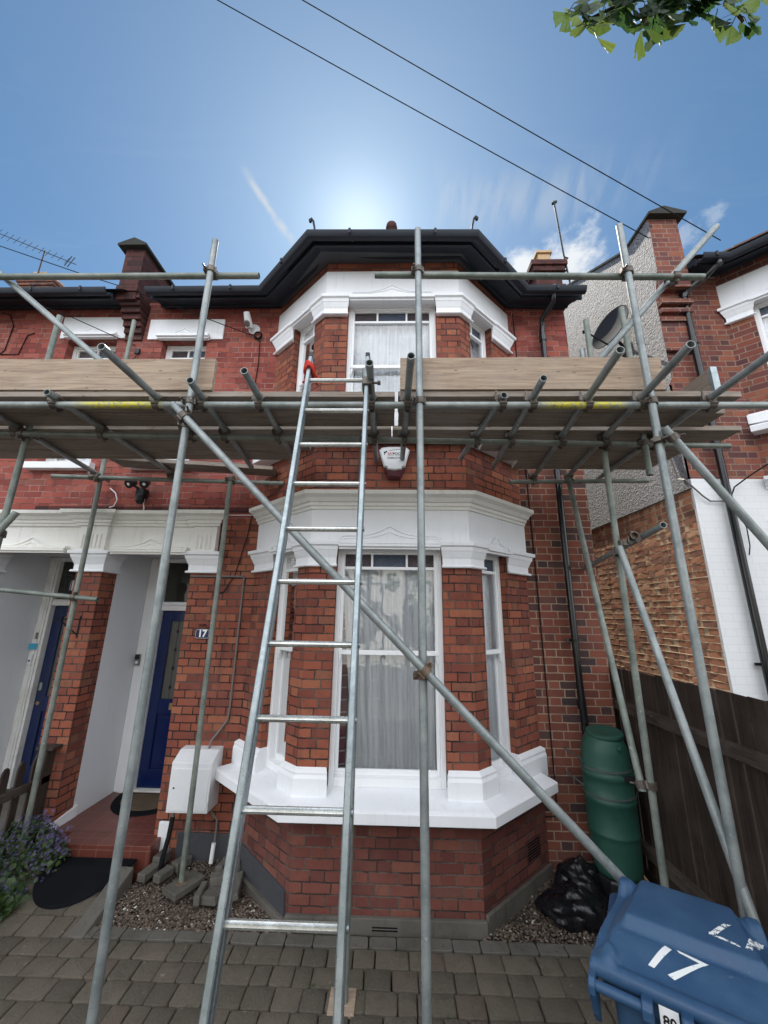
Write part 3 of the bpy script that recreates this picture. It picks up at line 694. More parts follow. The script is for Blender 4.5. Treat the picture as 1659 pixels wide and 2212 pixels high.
def main_path(xc, o, xl, xr):
    a, b_, c, d = bay_path(xc, o)
    # inner corners where the main-wall band meets the bay band
    t = o / (W - F) if True else 0
    def inner(p, q):           # point on segment p(wall)->q(corner) at Y = W - o
        k = o / (p[1] - q[1]) if p[1] != q[1] else 0
        return (p[0] + (q[0] - p[0]) * k, W - o)
    return [(xl, W - o), inner(a, b_), b_, c, inner(d, c), (xr, W - o)]
def sweep(mb, prof, pathf, closed=True, dz=None):
    """prof: list of (o, z); pathf(o) -> plan points; the closed profile is carried along the plan path"""
    rings = []
    pth = [pathf(o) for o, z in prof]
    ns = len(pth[0])
    for k in range(ns):
        rings.append(mb.add([(pth[i][k][0], pth[i][k][1], prof[i][1] + (dz[k] if dz else 0)) for i in range(len(prof))]))
    n = len(prof)
    for a, b in zip(rings, rings[1:]):
        for i in range(n if closed else n - 1):
            j = (i + 1) % n; mb.face([a + i, a + j, b + j, b + i])
    mb.face([rings[0] + i for i in range(n)]); mb.face([rings[-1] + i for i in reversed(range(n))])
class Side:
    """local frame of one bay face: t along the face from the corner (front: from the left), o outward"""
    def __init__(s, xc, which):
        a = 0.7425; b = 1.4825; tx, ty = (b - a), (W - F); L = math.hypot(tx, ty)
        if which == 'F': s.p = Vector((xc, F, 0)); s.t = Vector((1, 0, 0)); s.n = Vector((0, -1, 0)); s.L = 2 * a
        elif which == 'L': s.p = Vector((xc - a, F, 0)); s.t = Vector((-tx / L, ty / L, 0)); s.n = Vector((-ty / L, -tx / L, 0)); s.L = L
        else: s.p = Vector((xc + a, F, 0)); s.t = Vector((tx / L, ty / L, 0)); s.n = Vector((ty / L, -tx / L, 0)); s.L = L
    def pt(s, t, o, z): q = s.p + s.t * t + s.n * o; return Vector((q.x, q.y, z))
    def box(s, mb, t0, t1, o0, o1, z0, z1):
        mb.hexa([s.pt(t0, o1, z0), s.pt(t1, o1, z0), s.pt(t1, o0, z0), s.pt(t0, o0, z0), s.pt(t0, o1, z1), s.pt(t1, o1, z1), s.pt(t1, o0, z1), s.pt(t0, o0, z1)])
class Plane(Side):
    def __init__(s, x0, y, n=(0, -1, 0), t=(1, 0, 0)): s.p = Vector((x0, y, 0)); s.t = Vector(t); s.n = Vector(n); s.L = 1

def curtain(S, t0, t1, o, z0, z1, parent, waves=9, amp=0.019, gather=None, seed=1):
    r_ = random.Random(seed); mb = MB(); nx, nz = 90, 8
    ph = [r_.random() * 6.28 for _ in range(4)]
    for k in range(nz + 1):
        z = z0 + (z1 - z0) * k / nz
        for i in range(nx + 1):
            u = i / nx; v = k / nz
            uu = u + 0.008 * math.sin(3 * v + ph[2])
            d = amp * (math.sin(waves * 6.28 * uu + ph[0]) + 0.5 * math.sin(waves * 2.37 * 6.28 * uu + ph[1])) * (0.6 + 0.4 * (1 - v))
            T0 = t0 + (gather[0] * (1 - v) if gather else 0); T1 = t1 - (gather[1] * (1 - v) if gather else 0)
            mb.v.append(tuple(S.pt(T0 + (T1 - T0) * u, -o + d, z)))
    for k in range(nz):
        for i in range(nx):
            a = k * (nx + 1) + i; mb.face([a, a + 1, a + nx + 2, a + nx + 1])
    return mb.build('curtain', CLOTH, parent, smooth=True, recalc=False, ang=180)

def sash_window(house, S, t0, t1, z0, z1, zm, depth=0.10, lights=None, zl0=None, zl1=None, stain=None, cur=True, horns=True, m=None, seed=1, gather=None, fw=0.042, curz=None, split=False):
    """vertical sliding sash in the opening t0..t1, z0..z1; depth = set-back of the frame face"""
    m = m or UPVC
    fr = MB(); f = fw; fb = 0.10 if z1 - z0 > 1 else 0.05
    o1 = -depth; o0 = -depth - 0.11
    S.box(fr, t0, t0 + f, o0, o1, z0, z1); S.box(fr, t1 - f, t1, o0, o1, z0, z1)
    S.box(fr, t0 + f, t1 - f, o0, o1 - .001, z1 - 0.045, z1); S.box(fr, t0 + f, t1 - f, o0, o1 + 0.004, z0, z0 + 0.065)
    win = fr.build('window', m, house, bevel=0.004)
    us = MB(); a = t0 + f; b = t1 - f; r = 0.028 if b - a > .5 else 0.022
    zt = z1 - 0.045
    S.box(us, a, a + r, o1 - .055, o1 - .015, zm, zt); S.box(us, b - r, b, o1 - .055, o1 - .015, zm, zt)
    S.box(us, a + r, b - r, o1 - .055, o1 - .016, zt - 0.02, zt); S.box(us, a, b, o1 - .056, o1 - .006, zm - 0.018, zm + 0.022)
    if zl0: S.box(us, a + r, b - r, o1 - .053, o1 - .013, zl0 - 0.016, zl0 + 0.012)
    if lights:
        for q in lights: S.box(us, q - 0.010, q + 0.010, o1 - .053, o1 - .014, zl0, zt)
    if horns:
        for q, sg in ((a + 0.002, 1), (b - 0.002, -1)):
            us.extr([S.pt(q, o1 - .012, zm - .018), S.pt(q + sg * .026, o1 - .012, zm - .018), S.pt(q + sg * .022, o1 - .012, zm - .05), S.pt(q + sg * .012, o1 - .012, zm - .065), S.pt(q + sg * .010, o1 - .012, zm - .095), S.pt(q, o1 - .012, zm - .105)], S.n * -0.03)
    us.build('upper_sash', m, win, bevel=0.003)
    ls = MB()
    S.box(ls, a, a + r, o1 - .100, o1 - .062, z0 + .065, zm); S.box(ls, b - r, b, o1 - .100, o1 - .062, z0 + .065, zm); S.box(ls, a + r, b - r, o1 - .100, o1 - .0625, z0 + .065, z0 + .11)
    ls.build('lower_sash', m, win, bevel=0.003)
    gl = MB()
    gl.poly([S.pt(a + r, o1 - .035, zm + .022), S.pt(b - r, o1 - .035, zm + .022), S.pt(b - r, o1 - .035, (zl0 - .016) if zl0 else zt), S.pt(a + r, o1 - .035, (zl0 - .016) if zl0 else zt)])
    gl.poly([S.pt(a + r, o1 - .08, z0 + .11), S.pt(b - r, o1 - .08, z0 + .11), S.pt(b - r, o1 - .08, zm - .018), S.pt(a + r, o1 - .08, zm - .018)])
    gl.build('glass', GLASS, win, recalc=False)
    if zl0:
        xs = [a + r] + list(lights or []) + [b - r]
        for i, (xa, xb) in enumerate(zip(xs, xs[1:])):
            sg = MB(); sg.poly([S.pt(xa, o1 - .035, zl0 + .012), S.pt(xb, o1 - .035, zl0 + .012), S.pt(xb, o1 - .035, zt - .02), S.pt(xa, o1 - .035, zt - .02)])
            sg.build('stained_glass', STAIN_B if (stain or [0] * 9)[i] else STAIN_D, win, recalc=False)
    if cur:
        if split:
            mid = (a + b) / 2
        curtain(S, a - (.12 if b - a < .6 else .03), b + (.30 if b - a < .45 else (.2 if b - a < .6 else .03)), depth + 0.120, z0 + 0.02, (curz or z1) + 0.02, win, waves=max(4, int((b - a) * 13)), gather=gather, seed=seed)
    return win

def ogee(S, t0, t1, z0, zs, zp, o, nn=30):
    """outline of a hood mould: flat foot, rounded shoulders, ogee rising to a point"""
    pts = []; w = t1 - t0; c = (t0 + t1) / 2
    for i in range(nn + 1):
        u = i / nn; x = abs(2 * u - 1)          # 1 at ends, 0 in the middle
        if x > 0.88: k = (1 - ((x - 0.88) / 0.12) ** 2) ** 0.5; z = z0 + (zs - z0) * (0.25 + 0.75 * k)
        else: z = zs + (zp - zs) * (max(0, 1 - x / 0.62)) ** 2.0
        pts.append((t0 + w * u, z))
    return [S.pt(t, o, z) for t, z in pts]
def hood(mb, S, t0, t1, z0, zs, zp):
    top = ogee(S, t0, t1, z0, zs, zp, 0.030)
    mb.extr([S.pt(t1, 0.030, z0), S.pt(t0, 0.030, z0)] + top, S.n * -0.05)
    top2 = ogee(S, t0 + .016, t1 - .016, z0, zs - .018, zp - .045, 0.018 + .024)
    mb.extr([S.pt(t1 - .016, 0.042, z0), S.pt(t0 + .016, 0.042, z0)] + top2, S.n * -0.03)
    mb.path(ogee(S, t0, t1, z0, zs, zp, 0.032), .0075, 6); mb.path(ogee(S, t0 + .022, t1 - .022, z0, zs - .026, zp - .06, 0.044), .0045, 6)
    S.box(mb, t0 + .004, t1 - .004, 0, 0.058, z0 + .018, z0 + 0.042); S.box(mb, t0 + .008, t1 - .008, 0, 0.075, z0 - 0.012, z0 + .012); S.box(mb, t0 + .012, t1 - .012, 0, 0.05, z0 - 0.034, z0 - 0.0125)
CORN = [(0.0, 0.0), (0.03, 0.0), (0.035, 0.028), (0.052, 0.032), (0.055, 0.062), (0.075, 0.066), (0.10, 0.100), (0.135, 0.118), (0.145, 0.122), (0.15, 0.160), (0.0, 0.165)]
CAPP = [(0.0, 0.0), (0.045, 0.0), (0.052, 0.010), (0.045, 0.024), (0.028, 0.028), (0.028, 0.085), (0.036, 0.10), (0.055, 0.150), (0.060, 0.155), (0.068, 0.190), (0.088, 0.200), (0.09, 0.235), (0.0, 0.24)]
def cap_corner(mb, xc, sgn, prof, z0, tf, ts):
    """capital wrapped round a bay corner: tf along the front, ts along the side"""
    SF = Side(xc, 'F'); SS = Side(xc, 'L' if sgn < 0 else 'R')
    def pathf(o):
        q = bay_path(xc, o); c = q[1] if sgn < 0 else q[2]
        e1 = SF.pt(sgn * (tf - o * 0.4), o, 0); e2 = SS.pt(ts + o * 0.4, o, 0)
        return [(e1.x, e1.y), c, (e2.x, e2.y)]
    sweep(mb, [(o, z0 + z) for o, z in prof], pathf)
def cap_flat(mb, S, t0, t1, prof, z0, e0=1.0, e1=1.0):
    pts = []
    rings = []
    for T, e in ((t0, -e0), (t1, e1)):
        rings.append(mb.add([S.pt(T + e * o, o, z0 + z) for o, z in prof]))
    n = len(prof); a, b = rings
    for i in range(n): j = (i + 1) % n; mb.face([a + i, a + j, b + j, b + i])
    mb.face([a + i for i in range(n)]); mb.face([b + i for i in reversed(range(n))])

def bay(house, xc, dz, brickm, lowm, side_end=0.605, low_paint=None, seed=0, parts_low=True):
    SF, SL, SR = Side(xc, 'F'), Side(xc, 'L'), Side(xc, 'R')
    a = 0.7425
    T1, T2 = 0.185, side_end         # side window opening along the side
    wl, wr = -0.4925, 0.4925      # front opening
    Z = lambda z: z + dz
    # --- brickwork: base, lower piers, band, upper piers, top band
    bmat_ = lowm if low_paint is None else brickm
    b = MB()
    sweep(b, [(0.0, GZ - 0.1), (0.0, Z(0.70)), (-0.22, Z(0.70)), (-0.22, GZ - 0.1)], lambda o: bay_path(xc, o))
    b.build('bay_wall', DARKRED if low_paint is None else bmat_, house); b = MB()
    sweep(b, [(0.0, Z(3.34)), (0.0, Z(3.90)), (-0.22, Z(3.90)), (-0.22, Z(3.34))], lambda o: bay_path(xc, o))
    b.build('bay_wall', bmat_, house); b = MB()
    sweep(b, [(0.0, Z(6.03)), (0.0, Z(6.20)), (-0.22, Z(6.20)), (-0.22, Z(6.03))], lambda o: bay_path(xc, o))
    b.build('bay_wall', bmat_, house)
    for z0, z1 in ((Z(0.98), Z(2.834)), (Z(4.18), Z(5.614))):
        for sg, S in ((-1, SL), (1, SR)):
            q = S.pt(0, 0, 0); e = S.pt(T1, 0, 0); ei = S.pt(T1, -0.21, 0); fi = SF.pt(sg * 0.4925, -0.21, 0); f0 = SF.pt(sg * 0.4925, 0, 0)
            pr = MB(); pr.prism([(f0.x, f0.y), (q.x, q.y), (e.x, e.y), (ei.x, ei.y), (fi.x, fi.y)], z0, z1); pr.build('bay_pier', lowm, house)
            p = [S.pt(T2, 0, 0), S.pt(S.L, 0, 0), S.pt(S.L + .2, -0.21, 0), S.pt(T2, -0.21, 0)]
            pr = MB(); pr.prism([(v.x, v.y) for v in p], z0, z1); pr.build('bay_pier', lowm, house)
    # --- lower window sill, pedestals
    if parts_low:
        s = MB()
        sweep(s, [(0.001, Z(0.702)), (0.20, Z(0.702)), (0.20, Z(0.778)), (0.17, Z(0.79)), (-0.10, Z(0.85)), (-0.10, Z(0.72))], lambda o: bay_path(xc, o, (1.06, .90)))
        s.build('window_sill', WHITE, house, bevel=0.004)
        PED = [(0.0, 0.0), (0.05, 0.0), (0.05, 0.175), (0.035, 0.20), (0.04, 0.215), (0.004, 0.245), (0.0, 0.245), (-0.12, 0.245), (-0.12, 0.0)]
        for sg in (-1, 1):
            s = MB(); cap_corner(s, xc, sg, PED, Z(0.765), 0.50, T1 + .005); s.build('sill_pedestal', WHITE, house, bevel=0.005)
        for S in (SL, SR): s = MB(); cap_flat(s, S, T2 - .02, S.L + 0.05, PED, Z(0.765), 0.2, -0.5); s.build('sill_pedestal', WHITE, house, bevel=0.005)
    # --- upper sill
    s = MB()
    sweep(s, [(0.0, Z(3.90)), (0.16, Z(3.90)), (0.165, Z(3.965)), (0.14, Z(3.985)), (-0.1, Z(4.06)), (-0.10, Z(3.95))], lambda o: bay_path(xc, o, (1.03, .97)))
    s.build('upper_window_sill', WHITE, house, bevel=0.004)
    UP = [(0, 0), (0.045, 0), (0.045, .1), (0.004, .14), (-.1, .14), (-.1, 0)]
    for sg in (-1, 1): s = MB(); cap_corner(s, xc, sg, UP, Z(4.04), 0.50, T1 + .005); s.build('sill_pedestal', WHITE, house, bevel=0.004)
    for S in (SL, SR): s = MB(); cap_flat(s, S, T2 - .02, S.L + 0.03, UP, Z(4.04), 0.2, 0); s.build('sill_pedestal', WHITE, house, bevel=0.004)
    # --- entablatures (white friezes over the windows) with hoods, capitals, cornice
    for z0, z1, nm in ((2.835, 3.225, 'lower_frieze'), (5.615, 6.04, 'upper_frieze')):
        s = MB()
        sweep(s, [(0.012, Z(z0)), (0.012, Z(z1)), (-0.20, Z(z1)), (-0.20, Z(z0))], lambda o: bay_path(xc, o))
        # soffit drop boards above the front and side windows
        s.build(nm, WHITE, house)
        h = MB(); zz = Z(z0)
        hood(h, _off(SF), -0.478, 0.478, zz + 0.012, zz + 0.105, zz + 0.20)
        hood(h, _off(SL), T1 + .005, T2 + .02, zz + 0.012, zz + 0.07, zz + 0.155); hood(h, _off(SR), T1 + .005, T2 + .02, zz + 0.012, zz + 0.07, zz + 0.155)
        h.build('hood_mould', WHITE, house)
        for sg, S in ((-1, SL), (1, SR)):
            c = MB(); cap_corner(c, xc, sg, CAPP, zz - 0.185, 0.50, T1 - .005); c.build('capital', WHITE, house, bevel=0.003)
            c = MB(); cap_flat(c, S, T2 + .015, S.L - .03, CAPP, zz - 0.185, 0.75, 1.0); c.build('capital', WHITE, house, bevel=0.003)
    c = MB(); sweep(c, [(max(o, .0005), Z(3.20) + z) for o, z in CORN], lambda o: bay_path(xc, o, (1.02, 1.0))); c.build('bay_cornice', CREAM if low_paint is None else WHITE, house, bevel=0.003)
    # --- windows
    sash_window(house, SF, wl, wr, Z(0.845), Z(2.85), Z(1.895), 0.075, [-0.165, 0.165], Z(2.655), None, [0, 1, 0], seed=3 + seed, gather=(0.19, 0.0))
    sb = MB(); sb.hexa([(xc - .475, F + .27, Z(.93)), (xc - .385, F + .30, Z(.93)), (xc - .385, F + .32, Z(.93)), (xc - .475, F + .29, Z(.93)), (xc - .475, F + .27, Z(2.6)), (xc - .385, F + .30, Z(2.6)), (xc - .385, F + .32, Z(2.6)), (xc - .475, F + .29, Z(2.6))])
    if low_paint is None: sb.build('striped_blind', STRIPE, house)
    for S, sd in ((SL, 5), (SR, 6)): sash_window(house, S, T1, T2, Z(0.845), Z(2.85), Z(1.895), 0.075, [(T1 + T2) / 2 - .05], Z(2.655), None, [0, 1], seed=sd + seed)
    sash_window(house, SF, wl, wr, Z(4.06), Z(5.63), Z(4.85), 0.075, [-0.165, 0.165], Z(5.435), None, [0, 1, 0], seed=8 + seed)
    for S, sd in ((SL, 9), (SR, 10)): sash_window(house, S, T1, T2, Z(4.06), Z(5.63), Z(4.85), 0.075, [(T1 + T2) / 2 - .05], Z(5.435), None, [0, 1], seed=sd + seed)
    # dim room behind
    rm = MB(); y0 = F + 0.42
    for z0, z1 in ((Z(0.5), Z(3.1)), (Z(3.6), Z(5.9))):
        rm.poly([(xc - 1.6, W + 3.0, z0), (xc + 1.6, W + 3.0, z0), (xc + 1.6, W + 3.0, z1), (xc - 1.6, W + 3.0, z1)])
        rm.poly([(xc - 1.6, W + .2, z0), (xc - 1.6, W + 3.0, z0), (xc - 1.6, W + 3.0, z1), (xc - 1.6, W + .2, z1)])
        rm.poly([(xc + 1.6, W + .2, z0), (xc + 1.6, W + 3.0, z0), (xc + 1.6, W + 3.0, z1), (xc + 1.6, W + .2, z1)])
        for zz in (z0, z1):
            pl = bay_path(xc, -0.15); rm.poly([(pl[0][0], W + 3, zz), (pl[0][0], pl[0][1], zz), (pl[1][0], pl[1][1], zz), (pl[2][0], pl[2][1], zz), (pl[3][0], pl[3][1], zz), (pl[3][0], W + 3, zz)])
    rm.build('room_lining', DARKROOM, house, recalc=False)
def _off(S):
    q = Side.__new__(Side); q.p = S.p + S.n * 0.012; q.t = S.t; q.n = S.n; q.L = S.L; return q

def wall_grid(mb, S, x0, x1, z0, z1, holes, depth=0.22):
    xs = sorted({x0, x1, *[h[0] for h in holes], *[h[1] for h in holes]}); zs = sorted({z0, z1, *[h[2] for h in holes], *[h[3] for h in holes]})
    for xa, xb in zip(xs, xs[1:]):
        for za, zb in zip(zs, zs[1:]):
            if any(h[0] <= xa and xb <= h[1] and h[2] <= za and zb <= h[3] for h in holes): continue
            mb.poly([S.pt(xa, 0, za), S.pt(xb, 0, za), S.pt(xb, 0, zb), S.pt(xa, 0, zb)])
    for h in holes:
        a, b, c, d = h
        mb.poly([S.pt(a, 0, c), S.pt(a, -depth, c), S.pt(a, -depth, d), S.pt(a, 0, d)]); mb.poly([S.pt(b, 0, c), S.pt(b, -depth, c), S.pt(b, -depth, d), S.pt(b, 0, d)])
        mb.poly([S.pt(a, 0, d), S.pt(b, 0, d), S.pt(b, -depth, d), S.pt(a, -depth, d)]); mb.poly([S.pt(a, 0, c), S.pt(b, 0, c), S.pt(b, -depth, c), S.pt(a, -depth, c)])

GUT = [(0.31, 0.0), (0.315, -0.035), (0.335, -0.06), (0.365, -0.068), (0.395, -0.06), (0.415, -0.035), (0.42, 0.0), (0.41, 0.004), (0.39, -0.035), (0.365, -0.05), (0.34, -0.035), (0.32, 0.004)]
EAVE = [(0.0, 0.0), (0.04, 0.0), (0.045, -0.028), (0.08, -0.032), (0.085, -0.012), (0.25, -0.065), (0.252, -0.095), (0.282, -0.10), (0.288, -0.03), (0.288, 0.0), (0.0, 0.12)]
def gutter_clips(pathf, zs, parent, step=0.62, o0=0.30, o1=0.428):
    a = pathf(o0); b = pathf(o1)
    for (p0, p1, q0, q1, za, zb_) in [(a[i], a[i + 1], b[i], b[i + 1], zs[i], zs[i + 1]) for i in range(len(a) - 1)]:
        L = math.hypot(q1[0] - q0[0], q1[1] - q0[1]); n = max(1, int(L / step))
        for k in range(n):
            u = (k + 0.5) / n; P = Vector((p0[0] + (p1[0] - p0[0]) * u, p0[1] + (p1[1] - p0[1]) * u)); Q = Vector((q0[0] + (q1[0] - q0[0]) * u, q0[1] + (q1[1] - q0[1]) * u))
            z = za + (zb_ - za) * u; d = (Q - P); t = Vector((-d.y, d.x)).normalized() * 0.012
            c = MB(); c.hexa([(P.x - t.x, P.y - t.y, z - .03), (P.x + t.x, P.y + t.y, z - .03), (Q.x + t.x, Q.y + t.y, z - .05), (Q.x - t.x, Q.y - t.y, z - .05),
                    (P.x - t.x, P.y - t.y, z + .01), (P.x + t.x, P.y + t.y, z + .01), (Q.x + t.x, Q.y + t.y, z + .012), (Q.x - t.x, Q.y - t.y, z + .012)])
            c.build('gutter_bracket', BLACKP, parent)

# ------------------------------------------------------------------ the rendered house with the bay
HX = -0.0425
house = thing('terraced_house', 'red brick terraced house with a two storey white trimmed bay behind the scaffold', 'house', (HX, W, GZ))
S0 = Plane(0, W)
ZB = GZ - 0.1
XP = wx(-3.34)                     # party line with the house on the left
EZ = 6.17                          # eaves soffit height, main wall
up_win = (wx(-3.00), wx(-2.42), wz(3.90), wz(5.60))
porch = (wx(-3.199), wx(-2.21), 0.10, wz(2.86))
w = MB()
bl = bay_path(HX, 0)[0][0] + 0.02; br = bay_path(HX, 0)[3][0] - 0.02
wall_grid(w, S0, XP, bl, ZB, 3.25, [(porch[0], porch[1], ZB, porch[3])])
w.build('wall', RED, house, recalc=False)
w = MB(); wall_grid(w, S0, XP, bl, 3.25, EZ + .1, [up_win]); w.build('wall', REDUP, house, recalc=False)
w = MB(); wall_grid(w, S0, br, wx(2.155), ZB, 4.1, []); w.build('wall', BROWN, house, recalc=False)
w = MB(); wall_grid(w, S0, br, wx(2.155), 4.1, EZ + .1, []); w.build('wall', REDUP, house, recalc=False)
XR = wx(2.155)
w = MB(); w.poly([(XR, W, ZB), (XR, 11, ZB), (XR, 11, 6.2), (XR, 7.9, 8.75), (XR, W, 6.3)]); w.poly([(XP, 11, ZB), (XR, 11, ZB), (XR, 11, 6.2), (XP, 11, 6.2)])
w.build('side_wall', BROWN, house, recalc=False)
bay(house, HX, 0.0, RED, RED)
# brick of the bay above the first floor windows and between the storeys is part of bay_wall
# plinths
p = MB(); SF, SLf, SRt = Side(HX, 'F'), Side(HX, 'L'), Side(HX, 'R')
SF.box(p, -0.76, 0.76, 0.0, 0.035, ZB, 0.035)
SRt.box(p, 0.01, 1.0, 0.0, 0.03, ZB, 0.06)
p.extr([SLf.pt(0.0, 0.05, ZB), SLf.pt(1.0, 0.05, ZB), SLf.pt(1.0, 0.05, 0.03), SLf.pt(0.0, 0.05, 0.0)], SLf.n * -0.05)
p.build('plinth', CONC, house, bevel=0.006)
p = MB(); p.extr([SLf.pt(0.03, 0.02, -0.02), SLf.pt(0.98, 0.02, 0.02), SLf.pt(0.98, 0.02, 0.24), SLf.pt(0.05, 0.02, 0.155)], SLf.n * -0.03)
S0.box(p, wx(-1.98), -1.50, 0.0, 0.02, ZB, 0.215)
p.build('bitumen_plinth', BITU, house, bevel=0.004)
p = MB(); S0.box(p, wx(-2.165), wx(-2.05), 0.0, 0.03, ZB, 0.30); p.build('white_painted_footing', WHITE, house, bevel=0.01)
# air bricks
p = MB(); SF.box(p, -0.115, 0.105, 0.0, 0.04, -0.043, 0.004)
ab = p.build('air_brick', CONC, house)
p = MB()
for k in range(2): SF.box(p, -0.10, 0.09, 0.039, 0.0415, -0.036 + k * .018, -0.027 + k * .018)
p.build('air_brick_slot', PIPEB, ab)
p = MB(); SRt.box(p, 0.62, 0.86, 0.0, 0.008, 0.17, 0.33)
ab = p.build('air_brick', DARKB, house)
p = MB()
for k in range(7): SRt.box(p, 0.64, 0.84, 0.007, 0.010, 0.182 + k * .02, 0.191 + k * .02)
p.build('air_brick_slot', PIPEB, ab)
# upstairs window and its lintel
sash_window(house, Plane(0, W), up_win[0], up_win[1], up_win[2], up_win[3], wz(4.8), 0.10, [(up_win[0] + up_win[1]) / 2], wz(5.42), None, [0, 1], seed=21)
h = MB(); S0.box(h, wx(-3.20), wx(-2.218), 0.0, 0.02, wz(5.612), wz(5.912)); hood(h, Plane(0, W - 0.02), wx(-3.05), wx(-2.37), wz(5.62), wz(5.665), wz(5.75))
h.build('window_lintel', WHITE, house, bevel=0.003)
h = MB(); S0.box(h, wx(-3.07), wx(-2.36), 0.0, 0.08, wz(3.82), wz(3.90)); h.build('window_sill', WHITE, house, bevel=0.004)
# porch
po = MB()
S0.box(po, porch[0] - .02, porch[1] + .02, 0.0, 0.035, wz(2.85), wz(3.15))
po.build('porch_frieze', CREAM, house, bevel=0.004)
po = MB(); hood(po, Plane(0, W - 0.035), wx(-3.10), wx(-2.24), wz(2.857), wz(2.91), wz(2.995)); po.build('hood_mould', CREAM, house)
po = MB(); cap_flat(po, Plane(0, W - 0.035), porch[0] + .05, porch[1] + .06, CORN, wz(3.135)); po.build('porch_cornice', CREAM, house, bevel=0.003)
def pilaster(hs, x0, x1, flutes=4):
    b = MB(); S0.box(b, x0, x1, 0.0, 0.075, wz(2.86), wz(3.16)); 
    nn = flutes; ww = (x1 - x0) / (nn + 1.2)
    b.build('pilaster_block', CREAM, hs, bevel=0.004)
    f_ = MB()
    for k in range(nn):
        xa = x0 + ww * (0.85 + k); S0.box(f_, xa - ww * .10, xa + ww * .10, 0.074, 0.079, wz(2.885), wz(3.045)); 
        S0.box(f_, xa + ww * .24, xa + ww * .34, 0.074, 0.081, wz(2.885), wz(3.04))
    f_.build('fluting', CREAM, hs, bevel=0.002)
    b = MB(); cap_flat(b, Plane(0, W - 0.075), x0 - .01, x1 + .01, CORN, wz(3.135)); b.build('pilaster_cornice', CREAM, hs, bevel=0.003)
pilaster(house, wx(-2.20), wx(-1.945))
b = MB(); cap_flat(b, S0, wx(-2.205), wx(-1.925), CAPP, wz(2.632)); b.build('capital', WHITE, house, bevel=0.003)
# shared pier between the two porches belongs to this house
pi = MB(); pi.box(wx(-3.478) - .004, wx(-3.199) + .004, W - .004, W + 0.24, ZB, wz(2.64)); pi.build('porch_pier', RED, house)
pilaster(house, wx(-3.48), wx(-3.17), 5)
CAP2 = [(o, z) for o, z in CAPP]
b = MB()
x0_, x1_ = wx(-3.478), wx(-3.199)
def pp(o): return [(x0_ - o, W + 0.24), (x0_ - o, W - o), (x1_ + o, W - o), (x1_ + o, W + 0.24)]
sweep(b, [(o, wz(2.632) + z) for o, z in CAPP], pp); b.build('capital', WHITE, house, bevel=0.003)
b = MB(); b.hexa([(x0_ - .01, W - .03, ZB), (x1_ + .02, W - .03, ZB), (x1_ + .02, W + .3, ZB), (x0_ - .01, W + .3, ZB), (x0_ - .01, W - .02, 0.27), (x1_ + .012, W - .02, 0.25), (x1_ + .012, W + .3, 0.29), (x0_ - .01, W + .3, 0.29)])
b.build('pier_skirting', WHITE, house, bevel=0.01)
YD = 5.10
b = MB(); b.poly([(x1_, W + 0.24, 0.1), (x1_, YD, 0.1), (x1_, YD, 2.92), (x1_, W + 0.24, 2.92)]); b.box(x1_ - .1, x1_ + .006, W + .238, W + .25, .17, 2.62)
b.poly([(wx(-2.21), W + 0.2, 0.1), (wx(-2.21), YD, 0.1), (wx(-2.21), YD, 2.92), (wx(-2.21), W + 0.2, 2.92)])
b.poly([(x1_, W + .02, 2.915), (wx(-2.21), W + .02, 2.915), (wx(-2.21), YD + .2, 2.915), (x1_, YD + .2, 2.915)])
b.build('porch_wall', GREYW, house, recalc=False)
FZ = 0.18
b = MB(); b.box(-3.05, -2.165, 4.065, W + 0.01, ZB, FZ); b.box(x1_ + .004, wx(-2.21), W + .01, YD + .2, ZB, FZ - .0005)
b.build('porch_step', QTILE, house, bevel=0.005)
